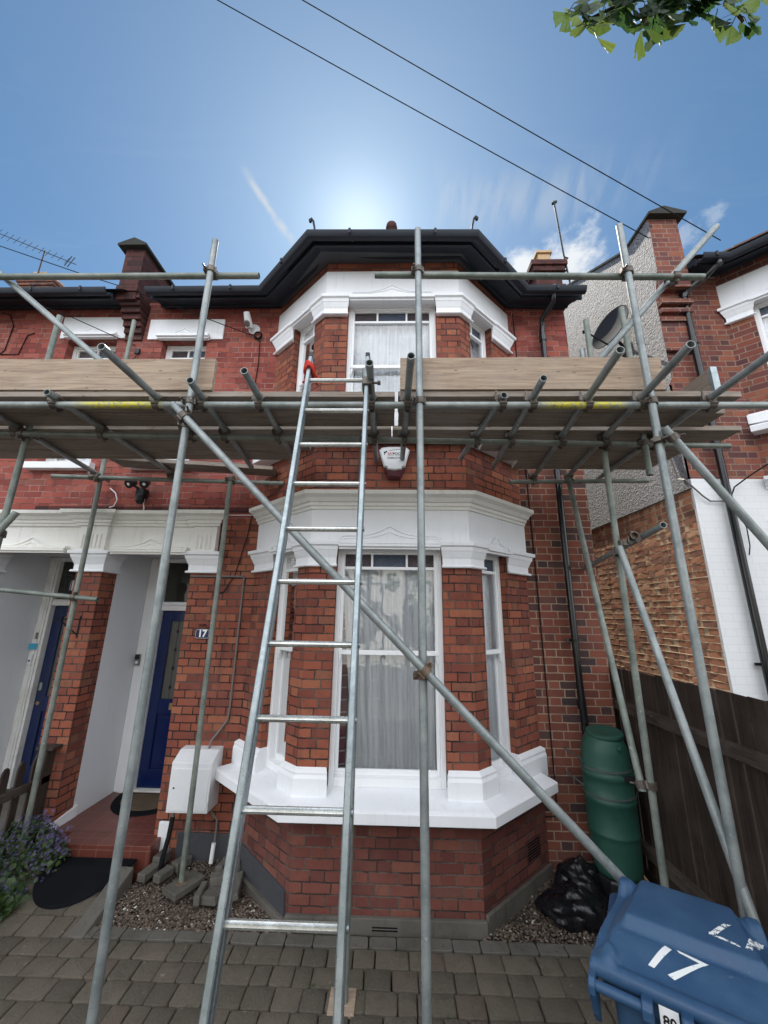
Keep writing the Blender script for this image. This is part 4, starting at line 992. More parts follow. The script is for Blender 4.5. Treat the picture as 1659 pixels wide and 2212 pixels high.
def front_door(hs, x0, x1, top, blue, wht, leaf_x, fan_z, glass=True):
    SD = Plane(0, YD)
    b = MB(); JB = YD
    SD.box(b, x0, leaf_x, -0.12, 0.0, FZ, fan_z[1] + .05); SD.box(b, x0 + .05, leaf_x - .03, 0.0, 0.018, FZ, fan_z[1] + .05); SD.box(b, x0 + .09, leaf_x - .065, 0.018, 0.03, FZ, fan_z[1] + .05)
    SD.box(b, leaf_x, x1, -0.12, -0.01, top, fan_z[0]); SD.box(b, leaf_x, x1, -0.01, 0.02, top + .07, fan_z[0] - .005); SD.box(b, leaf_x, x1, -0.12, -0.01, fan_z[1], fan_z[1] + .05)
    SD.box(b, x1, x1 + .1, -0.12, 0.0, FZ, fan_z[1] + .05)
    fr = b.build('door_frame', wht, hs, bevel=0.004)
    g_ = MB(); g_.poly([SD.pt(leaf_x, -.06, fan_z[0]), SD.pt(x1, -.06, fan_z[0]), SD.pt(x1, -.06, fan_z[1]), SD.pt(leaf_x, -.06, fan_z[1])]); g_.build('fanlight', FANL, fr, recalc=False)
    d = MB(); o = -0.07; xa, xb = leaf_x + .004, x1 - .004; w_ = xb - xa; st = 0.115
    zb, zt = FZ + .02, top - .004; zm0, zm1 = 1.00, 1.17
    SD.box(d, xa, xa + st, o - .04, o, zb, zt); SD.box(d, xb - st, xb, o - .04, o, zb, zt)
    SD.box(d, xa + st, xb - st, o - .04, o - .0003, zb, zb + .2); SD.box(d, xa + st, xb - st, o - .04, o - .0003, zm0, zm1); SD.box(d, xa + st, xb - st, o - .04, o - .0003, zt - .13, zt)
    mid = (xa + xb) / 2
    SD.box(d, mid - .055, mid + .055, o - .04, o - .0006, zb + .2, zm0); 
    if glass: SD.box(d, mid - .055, mid + .055, o - .04, o - .0006, zm1, zt - .13)
    for a_, b_ in ((xa + st, mid - .055), (mid + .055, xb - st)):
        SD.box(d, a_, b_, o - .04, o - .022, zb + .2, zm0); SD.box(d, a_ + .03, b_ - .03, o - .022, o - .008, zb + .24, zm0 - .04)
        for (p0, p1) in (((a_, zm1), (a_ + .014, zt - .13)), ((b_ - .014, zm1), (b_, zt - .13))): SD.box(d, p0[0], p1[0], o - .02, o + .006, p0[1], p1[1])
    dd = d.build('door', blue, hs, bevel=0.004)
    for a_, b_ in ((xa + st + .014, mid - .069), (mid + .069, xb - st - .014)):
        g_ = MB(); g_.poly([SD.pt(a_, o - .02, zm1), SD.pt(b_, o - .02, zm1), SD.pt(b_, o - .02, zt - .13), SD.pt(a_, o - .02, zt - .13)]); g_.build('door_glass', OBSC, dd, recalc=False)
        lp = MB(); c_ = (a_ + b_) / 2; H_ = zt - .13 - zm1
        for k in range(4):
            zc_ = zm1 + H_ * (0.14 + 0.24 * k); r1 = .022
            lp.extr([SD.pt(c_ - r1, o - .018, zc_), SD.pt(c_, o - .018, zc_ - r1 * 1.5), SD.pt(c_ + r1, o - .018, zc_), SD.pt(c_, o - .018, zc_ + r1 * 1.5)], SD.n * 0.002)
        lp.box(c_ - .002, c_ + .002, YD - o + .0165, YD - o + .0185, zm1, zt - .13)
        lp.build('door_leading', DARKM, dd)
    return dd, fr, SD, xa, xb, mid
dd, fr, SD, xa, xb, mid = front_door(house, x1_, wx(-2.21), 2.235, BLUEP, UPVC, -3.04, (2.345, 2.86))
b = MB(); SD.box(b, -3.04, wx(-2.21), -0.10, -0.005, FZ, FZ + .018); b.build('door_threshold', CREAM, house, bevel=0.003)
b = MB(); SD.box(b, mid - .13, mid + .13, -.07, -.062, 1.045, 1.125); lb = b.build('letter_box', BRASS, dd, bevel=0.003)
b = MB(); SD.box(b, mid - .10, mid + .10, -.0625, -.058, 1.065, 1.105); b.build('letter_flap', BRASS, lb, bevel=0.002)
# fanlight number seen through the glass
# eaves, gutter and roof
def hp(o): return main_path(HX, o, -3.12, XR + (0.10 if o > 0.2 else 0.02))
dzs = [0.0, 0.0, 0.035, 0.02, -0.03, -0.05]
e = MB(); sweep(e, [(o, EZ + z) for o, z in EAVE], hp, dz=dzs); e.build('eaves', BLACKP, house, bevel=0.003)
dzg = [-0.045, -0.045, -0.003, -0.03, -0.07, -0.08]
e = MB(); sweep(e, [(o, EZ + z) for o, z in GUT], hp, dz=dzg); e.build('gutter', BLACKP, house, smooth=True)
gutter_clips(hp, [EZ + d for d in dzg], house)
# upper bay wall to meet the raised eaves
rf = MB(); RY, RZ = 8.0, 8.95
a0, a1 = (-3.2, 3.90), (XR + .08, 3.90)
zr = EZ - 0.01
rf.poly([(a0[0], a0[1], zr), (a1[0], a1[1], zr), (a1[0], RY, RZ), (a0[0], RY, RZ)]); rf.poly([(a0[0], RY, RZ), (a1[0], RY, RZ), (a1[0], 12, 6.2), (a0[0], 12, 6.2)])
q = bay_path(HX, 0.37); zq = EZ + .01
apx = (HX, 5.25, 7.25)
rf.poly([(q[1][0], q[1][1], zq), (q[2][0], q[2][1], zq), apx])
rf.poly([(q[0][0] - .1, W + .1, zq), (q[1][0], q[1][1], zq), apx]); rf.poly([(q[2][0], q[2][1], zq), (q[3][0] + .1, W + .1, zq), apx]); 
rf.poly([(q[0][0] - .1, W + .1, zq - .01), (q[3][0] + .1, W + .1, zq - .01), (q[2][0], q[2][1], zq - .01), (q[1][0], q[1][1], zq - .01)])
roof = rf.build('roof', SLATE, house, recalc=False)
# hip tile scrolls and the ball finial
for sg, (cx_, cy_) in ((-1, (-0.872, 3.22)), (1, (0.80, 3.22))):
    f_ = MB(); z0 = 6.17
    pts = [(cx_, cy_, z0), (cx_ + sg * .015, cy_, z0 + .09), (cx_ + sg * .03, cy_ - .005, z0 + .155), (cx_ + sg * .05, cy_ - .01, z0 + .175), (cx_ + sg * .065, cy_ - .01, z0 + .16), (cx_ + sg * .058, cy_ - .01, z0 + .14)]
    pts = [(x_, y_, z0 + (z_ - z0) * 1.15) for x_, y_, z_ in pts]; f_.path(pts, 0.009, 8, [.011, .011, .012, .016, .017, .016]); f_.build('hip_iron_scroll', DARKM, house, smooth=True, ang=60)
f_ = MB(); f_.lathe((-0.056, 3.5, 6.42), (0, 0, 1), [(.05, 0), (.035, .06), (.03, .10), (.055, .13), (.068, .17), (.06, .21), (.035, .24), (.0, .25)], 14); f_.build('ball_finial', DARKB, house, smooth=True, ang=60)
# party wall corbels and parapet
pc = MB(); xa_, xb_ = wx(-3.535) - .0, wx(-3.29)
for k in range(7):
    z0 = wz(5.60) + k * 0.078; o = 0.03 + 0.035 * k
    S0.box(pc, xa_ + .05 - k * .004, xb_ + .02 + k * .004, 0.0, o, z0, z0 + 0.072)
pc.box(xa_ - .01, xb_ + .02, 3.98, W - .001, wz(5.60) + 7 * .078, wz(5.60) + 8 * .078)
pc.box(xa_, xb_, 4.0, 4.9, 6.1, 6.90)
pc.build('party_wall_corbel', DARKB, house)
pc = MB(); m_ = (xa_ + xb_) / 2
pc.extr([(xa_ - .08, 3.93, 6.90), (xb_ + .05, 3.93, 6.90), (xb_ + .055, 3.93, 6.935), (m_, 3.93, 7.03), (xa_ - .085, 3.93, 6.935)], (0, 1.0, 0))
pc.build('parapet_coping', COPING, house, bevel=0.006)
# chimney stack on the right
def stack(hs, x0, x1, y0, y1, z0, z1, bm, pots, tag_='chimney'):
    c = MB(); c.box(x0, x1, y0, y1, z0, z1 - .16); c.box(x0 - .04, x1 + .04, y0 - .04, y1 + .04, z1 - .16, z1 - .08); c.box(x0 - .07, x1 + .07, y0 - .07, y1 + .07, z1 - .08, z1)
    c.box(x0 - .03, x1 + .03, y0 - .03, y1 + .03, z1 - .45, z1 - .38)
    ch = c.build(tag_, bm, hs, bevel=0.006)
    for (px_, py_, h_, r_) in pots:
        c = MB()
        c.box(px_ - r_, px_ + r_, py_ - r_, py_ + r_, z1, z1 + h_ - .06); c.box(px_ - r_ - .025, px_ + r_ + .025, py_ - r_ - .025, py_ + r_ + .025, z1 + h_ - .06, z1 + h_ - .02); c.box(px_ - r_ + .01, px_ + r_ - .01, py_ - r_ + .01, py_ + r_ - .01, z1 + h_ - .02, z1 + h_)
        c.build('chimney_pot', BUFF, ch, bevel=0.006)
    return ch
stack(house, 1.96, 2.32, 4.42, 4.74, 6.3, 7.06, DARKB, [(2.13, 4.56, .29, .088), (2.03, 4.92, .20, .07)])
# downpipes
def downpipe(hs, pts, r, collars, m=PIPEB, brackets=()):
    d = MB(); d.path(pts, r, 12)
    for c, ax in collars: d.tube(Vector(c) - Vector(ax) * .04, Vector(c) + Vector(ax) * .04, r + .008, 12)
    o = d.build('downpipe', m, hs, smooth=True, ang=50)
    for c in brackets:
        b_ = MB(); b_.tube((c[0], c[1], c[2] - .012), (c[0], c[1], c[2] + .012), r + .006, 12); b_.box(c[0] - r - .045, c[0] + r + .045, c[1] + r * .6, c[1] + r * .6 + .012, c[2] - .014, c[2] + .014); b_.box(c[0] - .01, c[0] + .01, c[1], W, c[2] - .008, c[2] + .008)
        b_.build('pipe_bracket', m, o)
    return o
xd = wx(1.82)
downpipe(house, [(1.93, 3.9, 6.14), (1.93, 3.92, 6.04), (1.93, 3.96, 5.97), (1.85, 4.13, 5.87), (xd + .01, 4.17, 5.80), (xd, 4.18, 5.72), (xd, 4.18, 1.6), (xd + .005, 4.17, 1.3), (xd, 4.17, 0.0)], 0.034,
         [((xd, 4.18, 5.62), (0, 0, 1)), ((1.93, 3.9, 6.10), (0, 0, 1)), ((xd, 4.18, 1.40), (0, 0, 1))], brackets=[(xd, 4.18, 5.25), (xd, 4.18, 2.0)])
b = MB(); b.path([(wx(1.50), W - .008, 6.05), (wx(1.505), W - .008, 5.2), (wx(1.50), W - .008, 3.7), (wx(1.515), W - .008, 2.4), (wx(1.52), W - .008, 1.0), (wx(1.52), W - .008, 0.55), (wx(1.50), W - .012, 0.43), (wx(1.40), W - .012, 0.42)], 0.006, 6)
b.build('wall_cable', CABLE, house, smooth=True)
# cables and conduit left of the bay
b = MB(); zz_ = wz(2.60)
b.path([(wx(-2.2), W - .01, zz_), (wx(-1.62), W - .01, zz_ + .002), (wx(-1.615), W - .01, zz_ - .01), (wx(-1.62), W - .01, wz(1.32)), (wx(-1.63), W - .01, wz(1.20)), (wx(-1.70), W - .02, wz(1.10)), (wx(-1.75), W - .05, wz(1.03)), (wx(-1.76), W - .08, wz(0.93))], 0.011, 8)
b.build('wall_conduit', GREYPIPE, house, smooth=True)
b = MB(); b.path([(wx(-1.60), W - .01, 3.3), (wx(-1.63), W - .01, 3.05), (wx(-1.72), W - .012, 2.62), (wx(-1.82), W - .012, 2.44), (wx(-1.93), W - .012, 2.40)], 0.005, 6); b.build('wall_cable', CABLE, house, smooth=True)
b = MB(); b.path([(-2.0, W - .16, wz(3.30)), (wx(-1.85), W - .02, wz(3.282)), (-1.62, W - .02, wz(3.285)), (-1.55, W - .05, wz(3.29))], 0.005, 6); b.build('wall_cable', PWHITE, house, smooth=True)
# thin soot course above the porch cornice
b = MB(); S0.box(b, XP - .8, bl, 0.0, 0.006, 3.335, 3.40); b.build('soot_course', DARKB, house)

# ------------------------------------------------------------------ the neighbour on the left
nl = thing('terraced_house', 'neighbouring terraced house at the left edge with a peeling white door frame', 'house', (-4.9, W, GZ))
XL = -7.5
w2 = (wx(-4.25), wx(-3.60), wz(3.90), wz(5.60)); p2 = (wx(-4.56), wx(-3.478), ZB, wz(2.86))
w = MB(); wall_grid(w, S0, XL, XP, ZB, 3.25, [p2]); w.build('wall', RED, nl, recalc=False)
w = MB(); wall_grid(w, S0, XL, XP, 3.25, EZ + .1, [w2]); w.build('wall', REDUP, nl, recalc=False)
w = MB(); w.poly([(XL, 11, ZB), (XP, 11, ZB), (XP, 11, 6.2), (XL, 11, 6.2)]); w.poly([(XL, W, ZB), (XL, 11, ZB), (XL, 11, 6.2), (XL, RY, RZ), (XL, W, 6.2)]); w.build('back_wall', BROWN, nl, recalc=False)
sash_window(nl, Plane(0, W), w2[0], w2[1], w2[2], w2[3], wz(4.8), 0.10, [(w2[0] + w2[1]) / 2], wz(5.42), None, [0, 1], seed=31, m=OLDW)
h = MB(); S0.box(h, wx(-4.36), wx(-3.50), 0.0, 0.02, wz(5.635), wz(5.955)); hood(h, Plane(0, W - 0.02), wx(-4.27), wx(-3.58), wz(5.645), wz(5.68), wz(5.76)); h.build('window_lintel', WHITE, nl, bevel=0.003)
h = MB(); S0.box(h, wx(-4.32), wx(-3.53), 0.0, 0.09, wz(3.815), wz(3.895)); h.build('window_sill', WHITE, nl, bevel=0.004)
po = MB(); S0.box(po, wx(-4.75), wx(-3.46), 0.0, 0.035, wz(2.85), wz(3.15)); S0.box(po, -7.4, wx(-4.75), 0, .03, wz(2.85), wz(3.15)); po.build('porch_frieze', CREAM, nl, bevel=0.004)
po = MB(); hood(po, Plane(0, W - 0.035), wx(-4.42), wx(-3.59), wz(2.862), wz(2.91), wz(2.998)); po.build('hood_mould', CREAM, nl)
po = MB(); cap_flat(po, Plane(0, W - 0.035), -7.4, wx(-3.51), CORN, wz(3.13)); po.build('porch_cornice', CREAM, nl, bevel=0.003)
b = MB(); x2 = wx(-4.56)
def pp2(o): return [(x2 - .6, W - o), (x2 + o, W - o), (x2 + o, W + 0.24)]
sweep(b, [(o, wz(2.632) + z) for o, z in CAPP], pp2); b.build('capital', WHITE, nl, bevel=0.003)
b = MB(); xr_ = wx(-3.478)
b.poly([(x2, W + .22, 0.0), (x2, YD, 0.0), (x2, YD, 2.92), (x2, W + .22, 2.92)]); b.poly([(xr_, W + .2, 0.0), (xr_, YD, 0.0), (xr_, YD, 2.92), (xr_, W + .2, 2.92)])
b.poly([(x2, W + .02, 2.918), (xr_, W + .02, 2.918), (xr_, YD + .2, 2.918), (x2, YD + .2, 2.918)]); b.build('porch_wall', GREYW, nl, recalc=False)
b = MB(); b.box(x2 + .004, xr_ - .004, W + .01, YD + .2, ZB, FZ - .0005); b.box(x2 - .1, xr_, 4.06, W + .01, ZB, FZ); b.build('porch_step', CONC, nl, bevel=0.006)
d2, fr2, SD2, xa2, xb2, mid2 = front_door(nl, x2, xr_, 2.28, OLDBLUE, OLDW, wx(-4.42), (2.36, 2.86), glass=True)
b = MB(); SD2.box(b, xa2 + .03, xa2 + .065, -.07, -.055, 1.24, 1.33); b.build('door_lock', GALV, d2, bevel=0.003)
b = MB(); b.lathe((xa2 + .05, YD + .07, 1.09), (0, -1, 0), [(.022, 0), (.022, .008), (.014, .012), (.0, .012)], 16); b.build('door_lock_cylinder', BRASS, d2, smooth=True)
def lp(o): return [(-7.4, W - o), (-3.62, W - o)]
e = MB(); sweep(e, [(o, EZ + z) for o, z in EAVE], lp); e.build('eaves', BLACKP, nl, bevel=0.003)
e = MB(); sweep(e, [(o, EZ - .045 + z) for o, z in GUT], lp); e.build('gutter', BLACKP, nl, smooth=True)
gutter_clips(lp, [EZ - .045] * 2, nl)
rf = MB(); rf.poly([(-7.5, 3.9, zr), (-3.45, 3.9, zr), (-3.45, RY, RZ), (-7.5, RY, RZ)]); rf.poly([(-7.5, RY, RZ), (-3.45, RY, RZ), (-3.45, 12, 6.2), (-7.5, 12, 6.2)]); rf.build('roof', SLATE, nl, recalc=False)
far = thing('chimney_stack', 'distant brick chimney with buff pots above the left roof', 'chimney', (-9.4, 8.2, 8.0))
stack(far, -9.85, -8.95, 8.0, 8.5, 7.5, 10.55, BROWN, [(-9.50, 8.25, .40, .15), (-9.10, 8.25, .14, .12)])
fr_ = MB(); fr_.poly([(-16, 4.2, 6.2), (-7.6, 4.2, 6.2), (-7.6, RY, RZ), (-16, RY, RZ)]); fr_.poly([(-16, RY, RZ), (-7.6, RY, RZ), (-7.6, 12, 6.2), (-16, 12, 6.2)]); fr_.poly([(-16, 4.5, ZB), (-7.6, 4.5, ZB), (-7.6, 4.5, 6.4), (-16, 4.5, 6.4)])
fr_.build('roof', SLATE, far, recalc=False)

# ------------------------------------------------------------------ the neighbour on the right
OX, DZ = 5.715, 0.42
nr = thing('semi_detached_house', 'right hand brick house with pebbledashed side wall and white painted ground floor', 'house', (OX, W, GZ))
XS = 3.36; ZP = 3.665
b = MB(); b.poly([(XS, W, ZP), (XS, 12, ZP), (XS, 12, 6.5), (XS, 8.0, 9.6), (XS, 5.6, 8.08), (XS, 4.56, 7.43), (XS, 4.10, 7.42), (XS, 4.06, 7.30), (XS, 4.08, 6.55), (XS, 4.19, 6.25), (XS, 4.19, 5.05), (XS, W, 5.0)])
v0 = len(b.v); b.poly([(XS, W, ZP), (XS + .03, W, ZP), (XS + .03, 12, ZP), (XS, 12, ZP)])
b.poly([(XS, W + .0, ZP), (XS + .03, W, ZP), (XS + .03, W, 5.0), (XS, W, 5.0)])
b.build('pebbledash_wall', PEBBLE, nr, recalc=False)
# mortar plane and the worn bricks standing out of it, each brick its own slab of the one wall mesh
b = MB(); XM = XS + 0.034; b.cur = 0
b.poly([(XM, W, ZB), (XM, 12, ZB), (XM, 12, ZP + .05), (XM, W, ZP + .05)])
r5 = random.Random(11); hrow = 0.0762; nrow = int((ZP - ZB) / hrow) + 1
for k in range(nrow):
    z0 = ZB + k * hrow
    if z0 + .03 > ZP: break
    # the proud, ragged bed joint catches the raking sun
    b.cur = 0; y = W; prev = None
    while y < 8.2:
        pb = r5.uniform(.002, .0048) if r5.random() < .85 else 0.0; zt = z0 + .0035 + r5.uniform(-.0015, .002); zl = z0 - .0045 + r5.uniform(-.002, .001)
        cur = b.add([(XM + .004, y, zl), (XM - pb, y, zl + .003), (XM - pb - .001, y, zt - .003), (XM + .004, y, zt)])
        if prev is not None:
            for t_ in range(3): b.face([prev + t_, prev + t_ + 1, cur + t_ + 1, cur + t_])
        prev = cur; y += r5.uniform(.02, .05)
    b.cur = 1
    y = W + .001 - (0.1125 if k % 2 else 0.0); i = 0
    while y < 8.2:
        L = 0.1125 if (i % 2 == (1 if k % 2 == 0 else 0)) else 0.225
        ya, yb = max(y, W) + .002 + r5.uniform(0, .002), y + L - .002 - r5.uniform(0, .003); y += L; i += 1
        if yb - ya < .03: continue
        za, zb_ = z0 + .003 + r5.uniform(0, .001), min(z0 + hrow - .004 - r5.uniform(0, .001), ZP - .002)
        pr_ = r5.uniform(.0005, .0038); b.cu = (r5.random(), 0); tl_ = r5.uniform(-.0012, .0012)
        c = []
        for q_ in range(4):
            yy = ya + (yb - ya) * q_ / 3; e_ = .003 if q_ in (0, 3) else 0
            pa, pb = XM - pr_ + tl_ * (q_ - 1.5) + r5.uniform(-.0005, .0005), XM - pr_ + tl_ * (q_ - 1.5) + r5.uniform(-.0005, .0005)
            c.append(b.add([(XM + .01, yy, za), (pa + .003 + e_, yy, za + e_), (pa + e_ * .5, yy, za + .007), (pb + e_ * .5, yy, zb_ - .007), (pb + .003 + e_, yy, zb_ - e_), (XM + .01, yy, zb_)]))
        for p_, q_ in zip(c, c[1:]):
            for t_ in range(5): b.face([p_ + t_, p_ + t_ + 1, q_ + t_ + 1, q_ + t_])
        b.face([c[0] + t_ for t_ in range(6)]); b.face([c[-1] + t_ for t_ in reversed(range(6))]); b.cu = None
b.build('side_wall', [MORTAR, RBRICK], nr, recalc=True)
br_ = bay_path(OX, 0)[0][0] + 0.02
w = MB(); wall_grid(w, S0, XS + .002, br_, wz(3.747), 6.6, []); w.build('wall', PIER, nr, recalc=False)
w = MB(); S_ = Plane(0, W - .012); wall_grid(w, S_, XM - .01, br_, ZB, wz(3.747), []); w.poly([(XM - .01, W - .012, ZB), (XM - .01, W + .02, ZB), (XM - .01, W + .02, wz(3.747)), (XM - .01, W - .012, wz(3.747))])
w.poly([(XM - .01, W - .012, wz(3.747)), (br_, W - .012, wz(3.747)), (br_, W + .02, wz(3.747)), (XM - .01, W + .02, wz(3.747))]); w.build('white_wall', WBRICK, nr, recalc=False)
# corbelled party pier, parapet and coping
w = MB(); xk = 3.745
w.box(XS + .003, xk, 4.19, W - .001, 5.45, 6.3)
for k in range(3): w.box(XS + .002, xk + .004 * k, 4.19 - .03 * (k + 1), 4.20, 5.86 + .11 * k, 5.92 + .11 * k)
w.box(XS + .002, xk, 4.075, 5.6, 6.3, 7.40)
w.build('parapet', PIER, nr)
w = MB(); m_ = (XS + xk) / 2
cp = [(XS - .022, 0), (xk + .08, 0), (xk + .085, .035), (m_, .13), (XS - .025, .035)]
def cpath(y, z): return [(x, y, z + dz_) for x, dz_ in cp]
rings = [w.add(cpath(y, z)) for y, z in ((3.99, 7.40), (4.58, 7.42), (5.62, 8.08), (8.0, 9.6))]
for a_, b_ in zip(rings, rings[1:]):
    for i in range(5): j = (i + 1) % 5; w.face([a_ + i, a_ + j, b_ + j, b_ + i])
w.face([rings[0] + i for i in range(5)]); w.build('parapet_coping', COPING, nr)
bay(nr, OX, DZ, PIER, PIER, side_end=0.745, low_paint=True, seed=40, parts_low=False)
def rp(o): return [p_ for p_ in main_path(OX, o, xk + .02, OX + 3)]
e = MB(); sweep(e, [(o, EZ + .45 + z) for o, z in EAVE], rp); e.build('eaves', BLACKP, nr, bevel=0.003)
e = MB(); sweep(e, [(o, EZ + .40 + z) for o, z in GUT], rp); e.build('gutter', BLACKP, nr, smooth=True)
gutter_clips(rp, [EZ + .40] * 6, nr, 0.5)
rf = MB(); zr2 = EZ + .44
rf.poly([(xk, 3.9, zr2), (OX + 3.2, 3.9, zr2), (OX + 3.2, 8.0, 9.2), (xk, 8.0, 9.2)])
q = bay_path(OX, 0.39); apx = (OX, 5.3, 8.0)
rf.poly([(q[0][0] - .1, W + .1, zr2 + .02), (q[1][0], q[1][1], zr2 + .02), apx]); rf.poly([(q[1][0], q[1][1], zr2 + .02), (q[2][0], q[2][1], zr2 + .02), apx]); rf.poly([(q[2][0], q[2][1], zr2 + .02), (q[3][0] + .1, W + .1, zr2 + .02), apx])
rr_ = rf.build('roof', TILE, nr, recalc=False)
# tile edges along the bay eaves and the ornate hip end
w = MB(); q0 = bay_path(OX, 0.40); A = Vector((q0[0][0] + .12, q0[0][1] - .12, zr2 + .0)); B = Vector((q0[1][0], q0[1][1], zr2 + .0))
for k in range(9):
    u = k / 9; P_ = A.lerp(B, u); Q_ = A.lerp(B, u + 0.105); up_ = Vector((.10, .12, .10))
    w.hexa([P_, Q_, Q_ + up_, P_ + up_, P_ + Vector((0, 0, .025)), Q_ + Vector((0, 0, .02)), Q_ + up_ + Vector((0, 0, .02)), P_ + up_ + Vector((0, 0, .025))])
w.build('eaves_tile', TILE, rr_)
w = MB()
for k in range(12):
    u = k / 11; P_ = Vector((q0[1][0], q0[1][1], zr2 + .05)).lerp(Vector(apx), u * .8); w.tube(P_, P_ + Vector((.02, .22, .14)), .055, 10)
w.build('hip_tile', TILE, rr_)
w = MB(); c_ = Vector((q0[1][0] - .02, q0[1][1] - .03, zr2 + .12))
w.lathe(c_, (-.3, -.5, .9), [(.05, -.04), (.06, 0), (.05, .05), (.025, .07)], 12)
r9 = random.Random(5)
for k in range(14):
    p_ = c_ + Vector((r9.uniform(-.08, .05), r9.uniform(-.08, .03), r9.uniform(-.2, .02))); w.path([p_, p_ + Vector((r9.uniform(-.06, .06), r9.uniform(-.05, .05), r9.uniform(-.08, .08))), p_ + Vector((r9.uniform(-.09, .09), r9.uniform(-.05, .05), r9.uniform(-.10, .05)))], .006, 5)
w.build('hip_ornament', DARKM, rr_, smooth=True)
xd2 = 3.70
downpipe(nr, [(3.98, 3.90, 6.55), (3.97, 3.93, 6.47), (3.88, 4.02, 6.38), (xd2 + .03, 4.15, 6.30), (xd2, 4.17, 6.2), (xd2, 4.17, 0.0)], 0.037,
         [((xd2, 4.17, 6.36 - .12), (0, 0, 1)), ((xd2, 4.17, 5.55), (0, 0, 1)), ((3.98, 3.91, 6.50), (0, 0, 1))], brackets=[(xd2, 4.17, 5.52), (xd2, 4.17, 4.2), (xd2, 4.17, 1.80)])
b = MB(); b.path([(XS - .012, 4.47, 5.2), (XS - .012, 4.44, 4.15), (XS - .015, 4.37, 3.82), (3.30, 4.22, 3.76), (3.45, 4.20, 3.56), (3.52, 4.20, 3.50), (3.73, 4.20, 3.50)], .009, 6)
b.build('wall_cable', GREYPIPE, nr, smooth=True)
b = MB(); b.path([(3.74, 4.20, 3.52), (3.80, 4.18, 3.66), (3.95, 4.12, 3.78), (4.15, 4.02, 3.92), (4.30, 3.95, 4.15), (4.5, 3.85, 4.3)], .008, 6); b.path([(3.79, 4.2, 3.4), (3.85, 4.2, 3.2), (3.84, 4.2, 3.0), (3.81, 4.2, 2.9)], .006, 6)
b.build('wall_cable', CABLE, nr, smooth=True)

# ------------------------------------------------------------------ scaffold: one clamped structure
sc = thing('scaffold', 'galvanised tube scaffold clamped together across the front of the red brick house', 'scaffold', (0.17, 2.4, GZ))
TR = 0.02415
def tube(name, p0, p1, m=GALV):
    b = MB(); b.tube(p0, p1, TR, 18, hollow=0.004); return b.build(name, m, sc, smooth=True, ang=50)
def coupler(pA, dA, pB, dB, seed=0, m=CLAMP):
    """two hinged bands on crossing tubes with their bolts"""
    b = MB(); dA = Vector(dA).normalized(); dB = Vector(dB).normalized(); pA = Vector(pA); pB = Vector(pB); mid = (pA + pB) / 2
    off = (pB - pA); off = off.normalized() if off.length > 1e-4 else Vector((0, 1, 0))
    for p, d in ((pA, dA), (pB, dB)):
        n = 16; a = b.ring(p - d * .022, d, TR + .0085, n); c = b.ring(p + d * .022, d, TR + .0085, n); e = b.ring(p - d * .022, d, TR + .0005, n); f_ = b.ring(p + d * .022, d, TR + .0005, n)
        b.bridge(a, c, n); b.bridge(c, f_, n); b.bridge(e, a, n)
        sd = d.cross(off)
        if sd.length < .1: sd = d.cross(Vector((0, 0, 1)))
        sd.normalize()
        # bolt lug on one side, hinge pin on the other
        q = p + sd * (TR + .014)
        b.obox(q, sd, off, d, .017, .020, .016)
        b.tube(q - off * .060, q + off * .038, .0075, 8); b.tube(q + off * .018, q + off * .034, .015, 6); b.tube(q - off * .030, q - off * .018, .0125, 6)
        q2 = p - sd * (TR + .008); b.tube(q2 - d * .024, q2 + d * .024, .009, 8)
    b.obox(mid, off, dA, off.cross(dA).normalized() if off.cross(dA).length > .1 else (0, 0, 1), .006, .024, .022)
    return b.build('coupler', m, sc, smooth=True, ang=40)
Zx, Xx, Yx = (0, 0, 1), (1, 0, 0), (0, 1, 0)
YO = 2.37; YL = 2.42; ZL = 3.655
STD = [(-1.43, 5.08), (0.172, 5.17), (1.738, 5.185)]
for x, zt in STD: tube('standard', (x, YO, GZ), (x - .004, YO, zt))
tube('ledger', (-3.6, YL, ZL), (3.4, YL, ZL - .004), LEDGER)
tube('guard_rail', (-3.6, YL, 4.80), (-1.072, YL, 4.785), GALVG); tube('guard_rail', (-0.165, YL, 4.78), (2.327, YL, 4.735), GALVG)
for x, zt in STD: coupler((x, YO, ZL - .001), Zx, (x, YL, ZL), Xx)
coupler((-1.43, YO, 4.79), Zx, (-1.43, YL, 4.79), Xx); coupler((.172, YO, 4.77), Zx, (.172, YL, 4.77), Xx); coupler((1.738, YO, 4.745), Zx, (1.738, YL, 4.745), Xx)
def y2(x): return 2.86 + (x + 3.2) * 0.034
tube('ledger', (-3.7, y2(-3.7), 3.645), (2.82, y2(2.82), 3.645), GALVG)
tube('ledger', (-3.78, 3.92, 3.655), (-1.21, 3.97, 3.60), GALVG); tube('ledger', (1.24, 3.95, 3.625), (2.69, 3.93, 3.64), GALVG)
# inner standards
P2 = [(-3.11, 4.86), (-0.272, 4.36), (1.785, 4.93)]
for x, zt in P2:
    yy = y2(x) + .05 if x > -3 else y2(x) + .05
    tube('standard', (x - .01, yy, GZ), (x, yy, zt), GALVG); coupler((x, yy, 3.645), Zx, (x, yy - .05, 3.645), Xx)
tube('standard', (-3.27, 3.97, GZ), (-3.27, 3.97, 5.74), GALVG); coupler((-3.27, 3.97, 3.65), Zx, (-3.27, 3.92, 3.65), Xx)
tube('standard', (-1.775, 3.90, 0.02), (-1.775, 3.90, 3.66), GALVG); coupler((-1.775, 3.90, 3.62), Zx, (-1.775, 3.955, 3.615), Xx)
tube('standard', (2.085, 3.01, 3.36), (2.085, 3.01, 5.0), GALVG); coupler((2.085, 3.01, 3.645), Zx, (2.085, 3.06, 3.645), Xx)
tube('standard', (1.735, 3.12, 3.75), (1.735, 3.12, 4.64))
